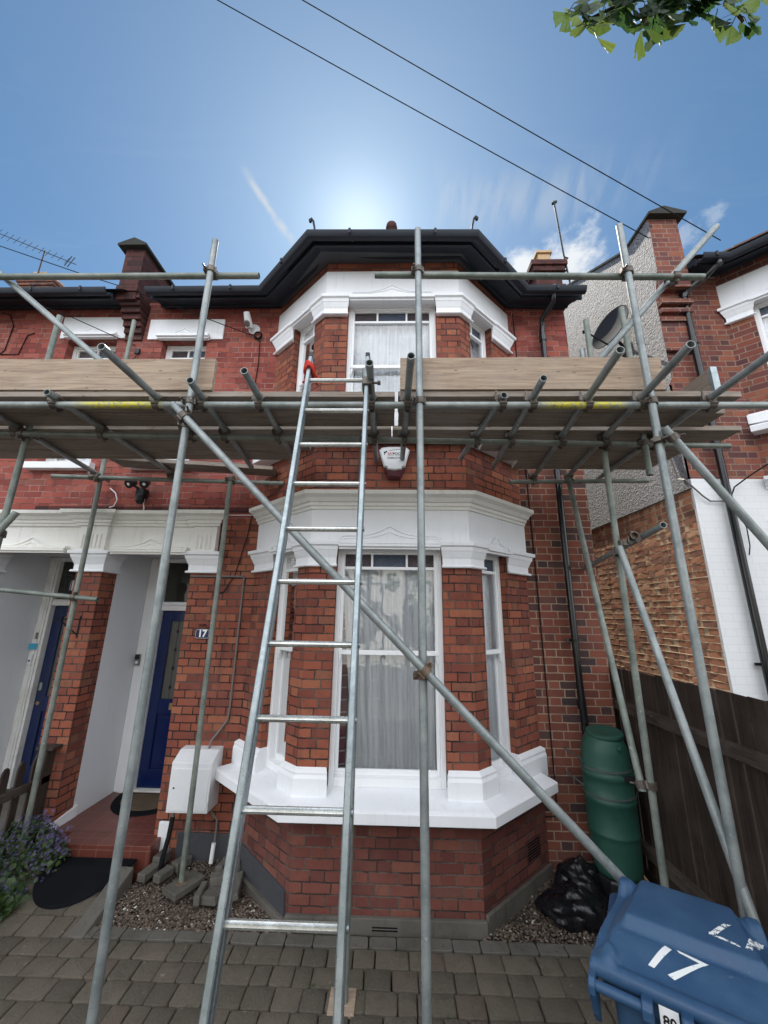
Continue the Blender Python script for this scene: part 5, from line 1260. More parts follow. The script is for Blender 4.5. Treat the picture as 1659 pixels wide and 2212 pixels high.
# transoms lying over the ledgers: outer end, inner end
ZT = 3.705
TRN = [((-3.03, 1.95), (-3.36, 4.20)), ((-2.441, 2.335), (-2.46, 4.18)), ((-1.697, 1.862), (-1.70, 3.35)), ((-1.351, 2.196), (-1.50, 3.75)),
       ((-0.952, 2.093), (-0.99, 3.50)), ((-0.157, 2.018), (-0.183, 3.565)), ((0.092, 1.954), (0.075, 3.50)), ((0.751, 2.375), (0.640, 3.50)),
       ((0.947, 2.178), (1.01, 3.72)), ((1.275, 1.907), (1.54, 4.12)), ((1.636, 1.863), (1.90, 4.15)), ((2.143, 1.80), (2.235, 4.05))]
for (a, b_) in TRN:
    tube('transom', (a[0], a[1], ZT), (b_[0], b_[1], ZT), GALV)
    d = Vector((b_[0] - a[0], b_[1] - a[1], 0)); 
    for yl, zl in ((YL, ZL), (None, 3.645)):
        for _ in range(1):
            if yl is None:
                k = (y2(a[0]) - a[1]) / d.y
            else: k = (yl - a[1]) / d.y
            x = a[0] + d.x * k; yy = a[1] + d.y * k
            if 0 <= k <= 1: coupler((x, yy, ZT), d, (x, yy, zl), Xx)
for x, yy in ((-3.33, 3.93), (-2.455, 3.945), (1.50, 3.95), (1.88, 3.945)): coupler((x, yy, ZT - .01), Yx, (x, yy, ZT - .06), Xx)
# braces
tube('brace', (-1.515, 2.315, 3.60), (1.60, 2.315, 0.53), GALV)
coupler((-1.425, 2.315, 3.51), (1, 0, -.985), (-1.43, YO, 3.47), Zx); coupler((0.178, 2.315, 1.93), (1, 0, -.985), (0.172, YO, 1.90), Zx, m=RUSTY)
tube('brace', (1.745, 2.315, 3.43), (3.25, 2.315, 1.05), GALV); coupler((1.79, 2.315, 3.36), (1, 0, -1.58), (1.738, YO, 3.36), Zx)
tube('brace', (2.577, 2.472, 5.29), (0.9, 2.472, 3.36 + .02), GALV) if False else tube('brace', (2.577, 2.472, 5.29), (1.27, 2.60, 3.81), GALV)
coupler((2.12, 2.475, 4.765), (1, 0, 1.13), (2.12, YL, 4.74), Xx)
tube('brace', (-3.6, 2.465, 5.18), (-2.22, 2.50, 4.05), GALV); coupler((-2.66, 2.485, 4.41), (1, 0, -.82), (-3.07, y2(-3.0) + .05, 4.41), Zx) if False else None
tube('brace', (1.735, 2.975, 2.76), (1.742, 2.318, 0.80), GALV)
tube('transom', (1.915, 2.715, 2.875), (2.06, 4.22, 2.74), GALV) 
coupler((1.80, 3.03, 2.80), Zx, (1.87, 3.00, 2.85), (.1, 1, -.09)); coupler((1.775, 3.075, 2.75), Zx, (1.735, 3.0, 2.72), (0, .32, .95))
tube('brace', (1.845, 3.91, 3.655), (1.722, 3.09, 1.08), GALVG); coupler((1.722, 3.10, 1.12), (0, .3, .95), (1.782, 3.08, 1.12), Zx)
tube('brace', (-2.91, 2.80, 2.955), (-3.5, 2.55, 1.6), GALVG); coupler((-2.99, 2.78, 2.80), (.4, .1, .9), (-3.12, 2.915, 2.80), Zx)
tube('ledger', (-4.4, 3.88, 2.45), (-2.98, 3.905, 2.335), GALVG); coupler((-3.23, 3.90, 2.355), (1, 0, -.08), (-3.27, 3.97, 2.355), Zx)

# boards (loose, laid on the transoms)
def board(x0, x1, y0, y1, label, m=BOARDU, z0=3.737, z1=3.780, grp='scaffold boards laid over the transoms', skew=0.0, name='scaffold_board', cat='board'):
    b = MB(); n = 8; r_ = random.Random(int((x0 * 7 + y0 * 31) * 100)); ra = []
    ph = r_.random() * 6
    for k in range(n + 1):
        u = k / n; x = x0 + (x1 - x0) * u; dy = skew * u + .003 * math.sin(u * 5 + ph); dz_ = .002 * math.sin(u * 7 + ph)
        ra.append(b.add([(x, y0 + dy, z0 + dz_), (x, y1 + dy, z0 + dz_), (x, y1 + dy, z1 + dz_), (x, y0 + dy, z1 + dz_)]))
    for a_, c_ in zip(ra, ra[1:]):
        for i in range(4): j = (i + 1) % 4; b.face([a_ + i, a_ + j, c_ + j, c_ + i])
    b.face([ra[0] + i for i in range(4)]); b.face([ra[-1] + i for i in reversed(range(4))])
    o = b.build(name, m, bevel=0.003, loc=((x0 + x1) / 2, (y0 + y1) / 2, z0)); tag(o, label, cat, grp); return o
board(-3.9, -0.002, 2.445, 2.675, 'scaffold board along the outer edge of the platform, left of the ladder', BOARDU)
board(0.021, 2.42, 2.445, 2.675, 'scaffold board along the outer edge of the platform, right of the gap', BOARDU)
board(-3.9, -0.004, 2.682, 2.905, 'second scaffold board from the outer edge on the left, under the platform')
board(0.026, 2.50, 2.682, 2.905, 'second scaffold board from the outer edge on the right of the gap')
board(-3.9, -0.03, 2.962, 3.165, 'third scaffold board on the left, its pale edge showing above the inner ledger')
board(-0.02, 2.86, 2.962, 3.165, 'third scaffold board on the right, the longest, reaching towards the right house')
for i, (y0, y1, xl, xr, tl, tr) in enumerate(((3.175, 3.395, -0.80, 0.80, 'fourth', 'beside the bay'), (3.405, 3.625, -1.0, 1.02, 'fifth', 'beside the bay'), (3.635, 3.86, -1.33, 1.24, 'inmost', 'close to the wall'))):
    if i < 2: board(-4.3, xl, y0, y1, '%s scaffold board from the street on the left side, its end %s' % (tl, tr), BOARDU)
    else: board(-2.95, xl, 3.634, 3.86, 'inmost scaffold board on the left side, lying askew above the porch', BOARDU, skew=.27)
    board(xr, 2.72 - .03 * i, y0, y1, '%s scaffold board from the street on the right side, its end %s' % (tl, tr), BOARDU)
board(-3.9, -1.325, 2.43, 2.468, 'pale weathered toe board standing on edge at the left of the platform', BOARD, 3.784, 4.045, 'toe boards on edge', name='toe_board', cat='toe board')
board(0.036, 1.90, 2.43, 2.468, 'cracked grey toe board standing on edge at the right of the centre pole', BOARD, 3.784, 4.045, 'toe boards on edge', name='toe_board', cat='toe board')
b = MB(); b.box(2.31, 2.348, 2.52, 3.35, 3.786, 4.02); tb = b.build('toe_board', BOARDY, loc=(2.33, 2.9, 3.786), bevel=0.003); tag(tb, 'short toe board pointing at the camera with a galvanised end band', 'toe board', 'toe boards on edge')
b = MB(); b.box(2.305, 2.353, 2.512, 2.545, 3.784, 4.024); b.build('end_band', ALU, tb, bevel=0.002)
# sole boards
b = MB(); cs, sn = math.cos(R(-28)), math.sin(R(-28))
def rot(x, y, c): return (c[0] + x * cs - y * sn, c[1] + x * sn + y * cs)
b.prism([rot(x, y, (-1.755, 3.90)) for x, y in ((-.09, -.13), (.085, -.13), (.085, .15), (-.09, .15))], -0.03, 0.02)
tag(b.build('sole_board', CONC, loc=(-1.755, 3.90, -.03), bevel=.006), 'rust stained slab under the foot of the pole by the white meter box', 'slab')
b = MB(); b.lathe((-1.775, 3.90, 0.0205), (0, 0, 1), [(.05, 0), (.045, .003), (.03, .006)], 14); 
b.build('rust_ring', RUSTY, bpy.data.objects['sole_board'])
b = MB(); b.box(-0.375, -0.215, 2.93, 3.10, GZ - .012, GZ + .008)
tag(b.build('sole_pad', BOARD, loc=(-.29, 3.0, GZ), bevel=.002), 'small square plywood pad on the paving under the pole behind the ladder', 'pad')

# ------------------------------------------------------------------ ladder
lad = thing('ladder', 'aluminium ladder leaning on the platform, tied at the top with red rope', 'ladder', (-0.33, 1.05, GZ))
TL, BL = Vector((-.577, 2.28, 3.92)), Vector((-.518, 1.4, 1.117)); TRr, BR = Vector((-.188, 2.28, 3.92)), Vector((-.146, 1.4, 1.117))
def ladp(u): return TL.lerp(BL, u), TRr.lerp(BR, u)
tot = (TL - BL).length; ub = (3.92 - GZ) / (3.92 - 1.117)
dL = (BL - TL).normalized(); xdir = (TRr - TL).normalized(); nrm = dL.cross(xdir).normalized()
for side in (0, 1):
    a = ladp(0)[side]; c = ladp(ub)[side]; s_ = MB()
    prof = [(-.013, -.030), (-.009, -.034), (.009, -.034), (.013, -.030), (.013, -.006), (.0105, -.003), (.013, 0), (.0105, .003), (.013, .006), (.013, .030), (.009, .034), (-.009, .034), (-.013, .030), (-.013, .006), (-.0105, .003), (-.013, 0), (-.0105, -.003), (-.013, -.006)]
    r0 = s_.add([a + xdir * x + nrm * y_ for x, y_ in prof]); r1 = s_.add([c + xdir * x + nrm * y_ for x, y_ in prof]); n = len(prof)
    s_.bridge(r0, r1, n); s_.face([r0 + i for i in range(n)]); s_.face([r1 + i for i in range(n)])
    st_ = s_.build('stile', ALU, lad, smooth=True, ang=25)
    e = MB(); e.obox(a - dL * .012, xdir, nrm, dL, .015, .036, .02); e.build('end_cap', BLACKPL, st_, bevel=.003)
    e = MB(); e.obox(c - dL * .02, xdir, nrm, dL, .018, .04, .04); e.build('rubber_foot', BLACKPL, st_, bevel=.004)
k = 0.216
while k < tot * ub - 0.1:
    A_, B_2 = ladp(k / tot); s_ = MB()
    pr_ = []
    for i in range(20):
        an = 2 * math.pi * i / 20; rr = .0135 * (1.0 + (.07 if i % 2 else -.02)); pr_.append((math.cos(an) * rr, math.sin(an) * rr * .9))
    a0_, b0_ = A_ + xdir * .008, B_2 - xdir * .008
    r0 = s_.add([a0_ + nrm * x + dL * y_ for x, y_ in pr_]); r1 = s_.add([b0_ + nrm * x + dL * y_ for x, y_ in pr_]); s_.bridge(r0, r1, 20)
    rg = s_.build('rung', ALUR, lad, smooth=True, ang=22)
    s_ = MB()
    for q, sg in ((A_ - xdir * .0135, -1), (B_2 + xdir * .0135, 1)): s_.tube(q, q + xdir * sg * .006, .012, 12)
    s_.build('rung_ferrule', ALU, rg, smooth=True)
    k += 0.2804
rg_ = MB(); a = ladp(0.03)[0]
for k in range(3):
    pts = [a + xdir * (.030 * math.cos(t)) + nrm * (.048 * math.sin(t)) + dL * (.02 * k + .012 * math.sin(2 * t + k)) for t in [i * 2 * math.pi / 14 for i in range(15)]]
    rg_.path(pts, .011, 7)
rg_.path([a + nrm * -.05, a + nrm * -.06 + xdir * .04 + dL * .01, a + nrm * -.055 + xdir * .055 + dL * .06, a + nrm * -.05 + xdir * .045 + dL * .10], .009, 7)
rg_.path([a + nrm * -.05, a + nrm * -.06 - xdir * .03 + dL * .03, a + nrm * -.055 - xdir * .05 + dL * .08], .009, 7)
tag(rg_.build('rope_tie', RAG, smooth=True, loc=tuple(a)), 'red rope knotted round the top of the left ladder stile', 'rope')
cl = MB(); c_ = ladp(0.09)[1]; cl.obox(c_ + xdir * .004, xdir, nrm, dL, .030, .046, .035); cl.tube(c_ - xdir * .03 + nrm * .02, c_ + xdir * .09 + nrm * .02, .008, 8); cl.tube(c_ + xdir * .07 + nrm * .02, c_ + xdir * .09 + nrm * .02, .015, 6)
tag(cl.build('ladder_clamp', CLAMP, bevel=.003, loc=tuple(c_)), 'rusty steel clamp holding the right ladder stile to the platform', 'clamp')

# ------------------------------------------------------------------ text helper
def text_mesh(name, txt, size, m, parent, M, depth=0.0006, bold=0.0, align='CENTER', xs=1.0):
    cu = bpy.data.curves.new(name, 'FONT'); cu.body = txt; cu.size = size; cu.extrude = depth; cu.align_x = align; cu.align_y = 'CENTER'; cu.offset = bold
    to = bpy.data.objects.new(name + '_curve', cu); col.objects.link(to); dg = bpy.context.evaluated_depsgraph_get(); dg.update()
    me = bpy.data.meshes.new_from_object(to.evaluated_get(dg)); bpy.data.objects.remove(to)
    M2 = M @ Matrix.Diagonal((xs, 1, 1, 1)); me.transform(M2)
    pl_ = parent_loc(parent); me.transform(Matrix.Translation(-pl_)); me.materials.clear(); me.materials.append(m); me.name = name
    o = bpy.data.objects.new(name, me); col.objects.link(o); o.parent = parent; return o
FACE = Matrix(((1, 0, 0, 0), (0, 0, -1, 0), (0, 1, 0, 0), (0, 0, 0, 1)))     # text upright, facing -Y
def at(x, y, z): return Matrix.Translation((x, y, z)) @ FACE

# ------------------------------------------------------------------ alarm box
AY = F; al = thing('alarm_box', 'white and dark red burglar alarm box on the bay wall under the platform', 'alarm', (0.0, AY, 3.50))
b = MB(); ac = (-0.002, 3.66)
out = [(-.150, .135), (-.125, .165), (-.05, .175), (.05, .175), (.125, .165), (.150, .135), (.105, -.035), (.075, -.045), (.068, -.065), (.0, -.075), (-.068, -.065), (-.075, -.045), (-.105, -.035)]
def ap(o, s=1.0, dz_=0): return [(ac[0] + x * s, AY - o, ac[1] + (z + dz_) * s) for x, z in out]
r0 = b.add(ap(0.03)); r1 = b.add(ap(.062)); r2 = b.add(ap(.078, .9, .003)); n = len(out); b.bridge(r0, r1, n); b.bridge(r1, r2, n); b.face([r2 + i for i in range(n)]); b.build('cover', ALARMW, al, bevel=0.003)
b = MB(); o2 = [(-.14, .12), (.14, .12), (.10, -.06), (.06, -.145), (.05, -.155), (-.05, -.155), (-.06, -.145), (-.10, -.06)]
b.extr([(ac[0] + x, AY, ac[1] + z) for x, z in o2], (0, -.045, 0)); b.build('lens', LENS, al, bevel=.008)
b = MB(); b.extr([(ac[0] + x, AY - .04, ac[1] + z) for x, z in ((-.085, -.06), (.085, -.06), (.055, -.14), (-.055, -.14))], (0, -.02, 0)); b.build('lens_boss', LENS, al, bevel=.008)
yt = AY - .0785
text_mesh('lettering', 'SAT', .036, PRED, al, at(ac[0] - .035, yt, 3.753) @ Matrix.Shear('XZ', 4, (0.0, 0.0)), bold=.0009)
text_mesh('lettering', 'FOCUS', .036, PBLACK, al, at(ac[0] + .042, yt, 3.753), bold=.0009)
text_mesh('lettering', '02084227918', .027, PBLACK, al, at(ac[0] + .005, yt, 3.708), bold=.0004)
b = MB(); b.path([(ac[0] - .05, yt, 3.783), (ac[0] - .02, yt, 3.792), (ac[0] + .03, yt, 3.798), (ac[0] + .09, yt, 3.797)], .0022, 5); b.box(ac[0] - .066, ac[0] - .010, yt - .001, yt, 3.731, 3.7335); b.box(ac[0] + .0, ac[0] + .085, yt - .001, yt, 3.731, 3.7335)
b.extr([(ac[0] - .108, yt, 3.770), (ac[0] - .075, yt, 3.785), (ac[0] - .070, yt, 3.772), (ac[0] - .10, yt, 3.757)], (0, -.001, 0)); b.extr([(ac[0] - .097, yt, 3.757), (ac[0] - .088, yt, 3.761), (ac[0] - .095, yt, 3.742), (ac[0] - .105, yt, 3.742)], (0, -.001, 0))
b.build('logo', PBLACK, al)

# ------------------------------------------------------------------ meter box
mb_ = thing('meter_box', 'white electricity meter cabinet on the brick wall between the porch and the bay', 'meter box', (-1.85, W, 0.43))
b = MB(); x0, x1 = -2.055, -1.675; zb_, zt_ = 0.462, 0.895; yf = 4.02
b.extr([(x0, W, zb_ - .01), (x0, yf, zb_), (x0, yf, zt_ - .03), (x0, W - .10, zt_ + .045), (x0, W, zt_ + .05)], (x1 - x0, 0, 0)); b.build('case', METERW, mb_, bevel=.005)
b = MB(); b.box(x0 + .018, x1 - .018, yf - .008, yf + .001, zb_ + .018, zt_ - .075); dr_ = b.build('door', METERW, mb_, bevel=.003)
b = MB(); b.lathe((x0 + .05, yf - .008, zb_ + .2), (0, -1, 0), [(.008, 0), (.008, .003), (.0, .003)], 10); b.build('lock', PBLACK, dr_)
b = MB(); b.lathe((x0 + .055, yf - .008, zb_ + .06), (0, -1, 0), [(.010, 0), (.009, .0015), (.0, .0015)], 12); b.build('boss', METERW, dr_)
b = MB()
for z in (zb_ + .07, zt_ - .12): b.box(x1 - .020, x1 - .010, yf - .011, yf, z - .02, z + .02)
b.build('hinge', METERW, dr_, bevel=.001)
b = MB(); b.path([(-2.02, 4.10, .46), (-2.02, 4.10, .36)], .016, 10); b.build('duct_collar', GREYPIPE, mb_, smooth=True)
b = MB(); b.path([(-2.02, 4.10, .40), (-2.025, 4.08, .25), (-2.04, 4.05, .1), (-2.045, 4.04, GZ)], .021, 10); b.build('cable_duct', PIPEB, mb_, smooth=True)
b = MB(); b.path([(-1.70, 4.15, .46), (-1.68, 4.16, .40), (-1.64, 4.18, .355), (-1.635, 4.18, .28), (-1.64, 4.18, .16)], .010, 8); b.build('earth_cable', GREYPIPE, mb_, smooth=True)
b = MB(); b.path([(-1.64, 4.17, .17), (-1.645, 4.16, .02)], .019, 10); b.build('white_sleeve', PWHITE, mb_, smooth=True)

# ------------------------------------------------------------------ number sign, doorbell, lights, bracket, dish, aerials
ns = thing('number_sign', 'navy enamel house number 17 hung from a small iron scroll on the brick', 'sign', (wx(-1.985), W, 2.0))
nx, nz = wx(-1.985), 2.003
b = MB(); c8 = []
for sx, sz in ((-1, -1), (1, -1), (1, 1), (-1, 1)):
    X_, Z_ = sx * .076, sz * .048
    s1_, s2_ = ((X_ - sx * .014, Z_), (X_, Z_ - sz * .014)); c8 += ([s2_, s1_] if sx * sz > 0 and False else ([(X_, Z_ - sz * .014), (X_ - sx * .014, Z_)] if sx * sz > 0 else [(X_ - sx * .014, Z_), (X_, Z_ - sz * .014)]))
b.extr([(nx + x, W - .028, nz + z) for x, z in c8], (0, .01, 0)); b.build('plate', PLATE, ns, bevel=.002)
b = MB()
for p_, q_ in zip(c8, c8[1:] + c8[:1]): b.path([(nx + p_[0] * .93, W - .029, nz + p_[1] * .9), (nx + q_[0] * .93, W - .029, nz + q_[1] * .9)], .0016, 4)
b.build('border', PWHITE, ns)
text_mesh('numeral', '17', .098, PWHITE, ns, at(nx, W - .0285, nz), bold=.0035, xs=.95)
b = MB(); b.path([(nx - .05, W - .02, nz + .05), (nx - .05, W - .02, nz + .075), (nx - .035, W - .02, nz + .088), (nx - .02, W - .02, nz + .075), (nx, W - .02, nz + .085), (nx + .03, W - .02, nz + .075), (nx + .055, W - .02, nz + .052)], .003, 6); b.path([(nx - .06, W - .02, nz + .094), (nx + .03, W - .02, nz + .097)], .0035, 6); b.box(nx - .004, nx + .004, W - .02, W, nz + .09, nz + .098)
b.build('scroll_bracket', DARKM, ns, smooth=True)

db = thing('doorbell', 'black and silver video doorbell on the white frame beside the blue door of number 17', 'doorbell', (-3.20, 5.05, 1.60))
b = MB(); b.box(-3.233, -3.170, 5.045, 5.075, 1.565, 1.700); b.build('body', GALV, db, bevel=.006)
b = MB(); b.box(-3.231, -3.172, 5.040, 5.05, 1.640, 1.699); b.build('camera_panel', BLACKPL, db, bevel=.004)
b = MB(); b.lathe((-3.2015, 5.045, 1.605), (0, -1, 0), [(.017, 0), (.017, .004), (.012, .005), (.0, .005)], 18); b.build('button', PWHITE, db, smooth=True)
b = MB(); b.lathe((-3.2015, 5.0405, 1.672), (0, -1, 0), [(.009, 0), (.007, .004), (.0, .005)], 14); b.build('lens', PLATE, db, smooth=True)
b = MB(); x_ = wx(-4.50); b.box(x_ - .06, x_ + .05, YD - .034, YD - .029, 1.735, 1.805); tag(b.build('blue_tape', PBLUE, loc=(x_, YD - .03, 1.77)), 'strip of blue tape round the white frame of the left neighbour door', 'tape')
b = MB(); b.box(x_ - .022, x_ + .028, YD - .045, YD - .030, 1.54, 1.68); db2 = b.build('doorbell', METERW, bevel=.004, loc=(x_, YD - .03, 1.54)); tag(db2, 'plain white doorbell on the peeling frame of the left neighbour', 'doorbell')
b = MB(); b.lathe((x_ + .003, YD - .045, 1.60), (0, -1, 0), [(.014, 0), (.014, .003), (.0, .003)], 12); b.build('button', GREYPIPE, db2)
b = MB(); b.box(x_ + .0, x_ + .03, YD - .038, YD - .030, 1.86, 1.94); tag(b.build('door_contact', GREYPIPE, bevel=.003, loc=(x_ + .01, YD - .03, 1.86)), 'small grey fitting on the frame above the strip of blue tape', 'fitting')

fl = thing('security_light', 'black twin spot security light with sensor above the porch cornice', 'floodlight', (-2.93, W, 3.5))
def P3(x, y, z): return Vector((x, y, z))
b = MB(); b.box(-2.98, -2.88, W - .10, W, 3.50, 3.60); b.lathe((-2.93, W - .07, 3.50), (0, 0, -1), [(.045, -.02), (.045, .05), (.03, .08), (0, .085)], 16); b.build('sensor', BLACKPL, fl, bevel=.01)
for sx, sy in ((-1, 0), (1, 0)):
    c_ = P3(-2.93 + sx * .085, W - .15, 3.635); ax = Vector((-.15 * sx * -1, -.75, -.45)).normalized()
    b = MB(); b.lathe(c_, ax, [(.0, -.07), (.03, -.07), (.042, -.03), (.048, .02), (.050, .035), (.044, .035)], 18); b.tube(c_, P3(-2.93, W - .06, 3.58), .015, 8); h_ = b.build('spot_head', BLACKPL, fl, smooth=True)
    b = MB(); b.lathe(c_ + ax * .028, ax, [(.040, 0), (.036, .006), (.0, .008)], 18); b.build('lens', METERW, h_, smooth=True)
b = MB(); b.path([(-2.91, W - .02, 3.49), (-2.915, W - .02, 3.43), (-2.89, W - .03, 3.37), (-2.85, W - .10, 3.345)], .006, 6); b.build('cable', PWHITE, fl, smooth=True)
b = MB(); b.path([(-3.345, W - .02, 3.62), (-3.27, W - .02, 3.56), (-3.235, W - .02, 3.48), (-3.26, W - .02, 3.40), (-3.31, W - .02, 3.385)], .006, 6); tag(b.build('loose_cable', PWHITE, smooth=True, loc=(-3.3, W - .02, 3.5)), 'loop of loose white cable on the brick above the porch pier', 'cable')

wl_ = thing('wall_camera', 'white dome camera on a round base high on the brick wall beside the bay', 'camera', (-1.86, W, 5.80))
b = MB(); b.lathe((-1.86, W, 5.83), (0.1, -1, 0), [(.075, 0), (.075, .012), (.06, .02), (.0, .02)], 24); b.build('base', METERW, wl_, smooth=True)
b = MB(); b.tube((-1.87, W - .02, 5.84), (-1.90, W - .12, 5.88), .022, 12); b.lathe((-1.905, W - .12, 5.87), (-.1, -.45, .8), [(.03, -.10), (.045, -.09), (.047, .0), (.038, .10), (.0, .11)], 18); b.build('housing', METERW, wl_, smooth=True)
b = MB(); b.lathe((-1.90, W - .16, 5.79), (.05, -.5, -.8), [(.038, -.02), (.040, .0), (.034, .015), (.0, .015)], 18); b.build('lens', GREYPIPE, wl_, smooth=True)
b = MB(); c_ = Vector((wx(-1.76), W - .02, wz(5.655)))
for k in range(3): b.path([c_ + Vector((math.cos(t) * (.052 - .004 * k), -.008 * k, math.sin(t) * (.056 - .003 * k))) for t in [i * math.pi / 9 for i in range(19)]], .007, 6)
b.path([c_ + Vector((.03, 0, -.05)), c_ + Vector((.04, .01, -.4)), c_ + Vector((.02, .01, -.8)), c_ + Vector((-.02, .01, -1.2))], .006, 6)
tag(b.build('coiled_cable', CABLE, smooth=True, loc=tuple(c_)), 'coil of black cable hanging on the upper brick wall below the white camera', 'cable')
bk = MB(); bx = -3.39; bk.path([(bx, W - .01, 2.165), (bx, W - .01, 1.94)], .007, 6); bk.path([(bx, W - .01, 2.13), (bx - .05, W - .26, 2.14)], .006, 6); bk.path([(bx, W - .01, 1.97), (bx - .045, W - .22, 2.13)], .006, 6); bk.path([(bx - .05, W - .26, 2.14), (bx - .05, W - .28, 2.12), (bx - .05, W - .27, 2.10)], .006, 6)
tag(bk.build('hanging_bracket', DARKM, smooth=True, loc=(bx, W, 2.0)), 'empty black iron hanging basket bracket on the porch pier', 'bracket')
lt = thing('porch_lantern', 'dark lantern hanging in the left neighbour porch', 'lantern', (-3.98, 4.75, 2.9))
b = MB(); b.path([(-3.98, 4.75, 2.915), (-3.98, 4.75, 2.72)], .004, 6); b.lathe((-3.98, 4.75, 2.72), (0, 0, -1), [(.01, 0), (.10, .07), (.105, .08)], 6); b.build('hood', DARKM, lt)
b = MB()
for k in range(6):
    a_ = k * math.pi / 3; b.path([(-3.98 + .085 * math.cos(a_), 4.75 + .085 * math.sin(a_), 2.64), (-3.98 + .06 * math.cos(a_), 4.75 + .06 * math.sin(a_), 2.44)], .006, 5)
b.lathe((-3.98, 4.75, 2.44), (0, 0, -1), [(.065, 0), (.05, .02), (.01, .06)], 6); b.build('cage', DARKM, lt)
b = MB(); b.tube((-3.98, 4.75, 2.46), (-3.98, 4.75, 2.58), .022, 12); b.build('bulb', METERW, lt, smooth=True)

ds = thing('satellite_dish', 'dark grey satellite dish on the pebbledashed side wall behind the scaffold', 'satellite dish', (XS, 4.9, 6.1))
dn = Vector((-.80, -.30, .30)).normalized(); du = dn.cross(Vector((0, 0, 1))).normalized(); dv = du.cross(dn).normalized(); dc = Vector((3.12, 4.78, 6.27))
b = MB(); n = 32; prev = None
for side_, off_ in ((0, 0), (1, -.012)):
    for k in range(5 if side_ == 0 else 5):
        kk = k if side_ == 0 else 4 - k; rr = .01 + .30 * kk / 4
        a_ = b.add([dc + du * (math.cos(2 * math.pi * i / n) * rr * .95) + dv * (math.sin(2 * math.pi * i / n) * rr * 1.12) + dn * (.42 * rr * rr + off_) for i in range(n)])
        if prev is not None: b.bridge(prev, a_, n)
        prev = a_
b.build('reflector', DISHM, ds, smooth=True, ang=50)
b = MB(); lnb = dc - dv * .36 + dn * .40 ; b.tube(dc - dv * .33, lnb, .012, 8); b.build('feed_arm', DARKM, ds)
b = MB(); b.lathe(lnb + dv * .02, (dc - lnb + dv * .1), [(.0, -.06), (.025, -.06), (.028, .0), (.036, .01), (.036, .035), (.0, .04)], 14); b.tube(lnb - dv * .02, lnb + dv * .03, .02, 10); b.build('feed_horn', BLACKPL, ds, smooth=True)
b = MB(); b.path([dc - dn * .01 - dv * .05, dc - dn * .1 - dv * .12, (XS, 4.93, 6.05)], .020, 8); b.box(XS - .015, XS, 4.86, 5.0, 5.96, 6.14); b.build('wall_bracket', DARKM, ds)

ae = thing('tv_aerial', 'long rooftop television aerial on a short mast above the left roof', 'aerial', (-9.45, 8.0, 10.5))
b = MB(); b.tube((-9.45, 8.0, 10.2), (-9.45, 8.0, 11.55), .018, 8); b.build('mast', DARKM, ae)
A, B = Vector((-11.0, 8.0, 12.22)), Vector((-8.50, 8.0, 11.08)); bd = (B - A).normalized(); pd = Vector((-bd.z, 0, bd.x))
b = MB(); b.tube(A, B, .011, 8); b.build('boom', DARKM, ae)
for k in range(12):
    p_ = A.lerp(B, .04 + k * .078); b = MB(); L_ = .11 + .004 * (12 - k)
    b.tube(p_ - pd * L_ * .9 + Vector((0, -.02, 0)), p_ + pd * L_ * .9, .005, 6); b.build('director', DARKM, ae)
b = MB(); p_ = B - bd * .26
for s_ in (0, .1): b.tube(p_ + bd * s_ - pd * .16, p_ + bd * s_ + pd * .18, .010, 6)
b.build('dipole', DARKM, ae)
rp_ = MB(); rp_.path([(2.42, 4.40, 6.55), (2.36, 4.38, 7.2), (2.31, 4.36, 8.13)], .012, 8); rp_.path([(2.285, 4.36, 8.08), (2.345, 4.36, 8.12)], .02, 6); rp_.path([(2.37, 4.40, 7.15), (2.43, 4.40, 7.12)], .011, 6); rp_.path([(2.40, 4.40, 6.93), (2.35, 4.42, 6.90)], .014, 6)
tag(rp_.build('aerial_pole', DARKM, smooth=True, loc=(2.42, 4.4, 6.55)), 'bare aerial pole strapped to the right hand chimney', 'pole')

# overhead wires
def wire(name, a, b_, sag, r, label, seg=40):
    a = Vector(a); b_ = Vector(b_); w_ = MB()
    w_.path([a.lerp(b_, i / seg) - Vector((0, 0, sag * 4 * (i / seg) * (1 - i / seg))) for i in range(seg + 1)], r, 6)
    tag(w_.build(name, CABLE, smooth=True, loc=tuple(a)), label, 'cable', 'overhead cables')
def ext(a, b_, k): a = Vector(a); b_ = Vector(b_); return a + (b_ - a) * k
wire('overhead_cable', ext((3.38, 4.12, 7.13), (-2.16, 3.0, 9.699), 2.6), (3.38, 4.12, 7.13), 0.10, .0065, 'lower of the two overhead cables running down to the right hand house')
wire('overhead_cable', ext((4.28, 4.1, 7.06), (-1.088, 3.0, 9.651), 2.6), (4.28, 4.1, 7.06), 0.10, .0065, 'upper of the two overhead cables running down to the right hand house')
wire('overhead_cable', (-7.4, 3.0, 8.3), (-1.80, W - .02, wz(5.66)), 0.02, .005, 'thin cable from the top left edge down to the black cable coil') if False else None
tc_ = MB(); tc_.path([(-7.4, 3.86, 7.45), (-5.238, 3.9, 6.866), (-4.034, 3.95, 6.43), (-3.465, 4.0, 6.26), (-2.56, 4.05, 5.90), (-1.80, W - .03, 5.69)], .0055, 6)
tag(tc_.build('thin_cable', CABLE, smooth=True, loc=(-3.4, 4, 6.2)), 'thin cable sagging from the top left edge down to the black cable coil', 'cable')
tc_ = MB(); tc_.path([(-6.5, 3.9, 6.75), (-5.04, 3.9, 6.148), (-4.109, 3.95, 5.80), (-3.50, W - .03, 5.62), (-3.40, W - .02, 5.585)], .0055, 6)
tag(tc_.build('thin_cable', CABLE, smooth=True, loc=(-4.4, 4, 5.9)), 'thin cable crossing the left upstairs window lintel to the party pier', 'cable')
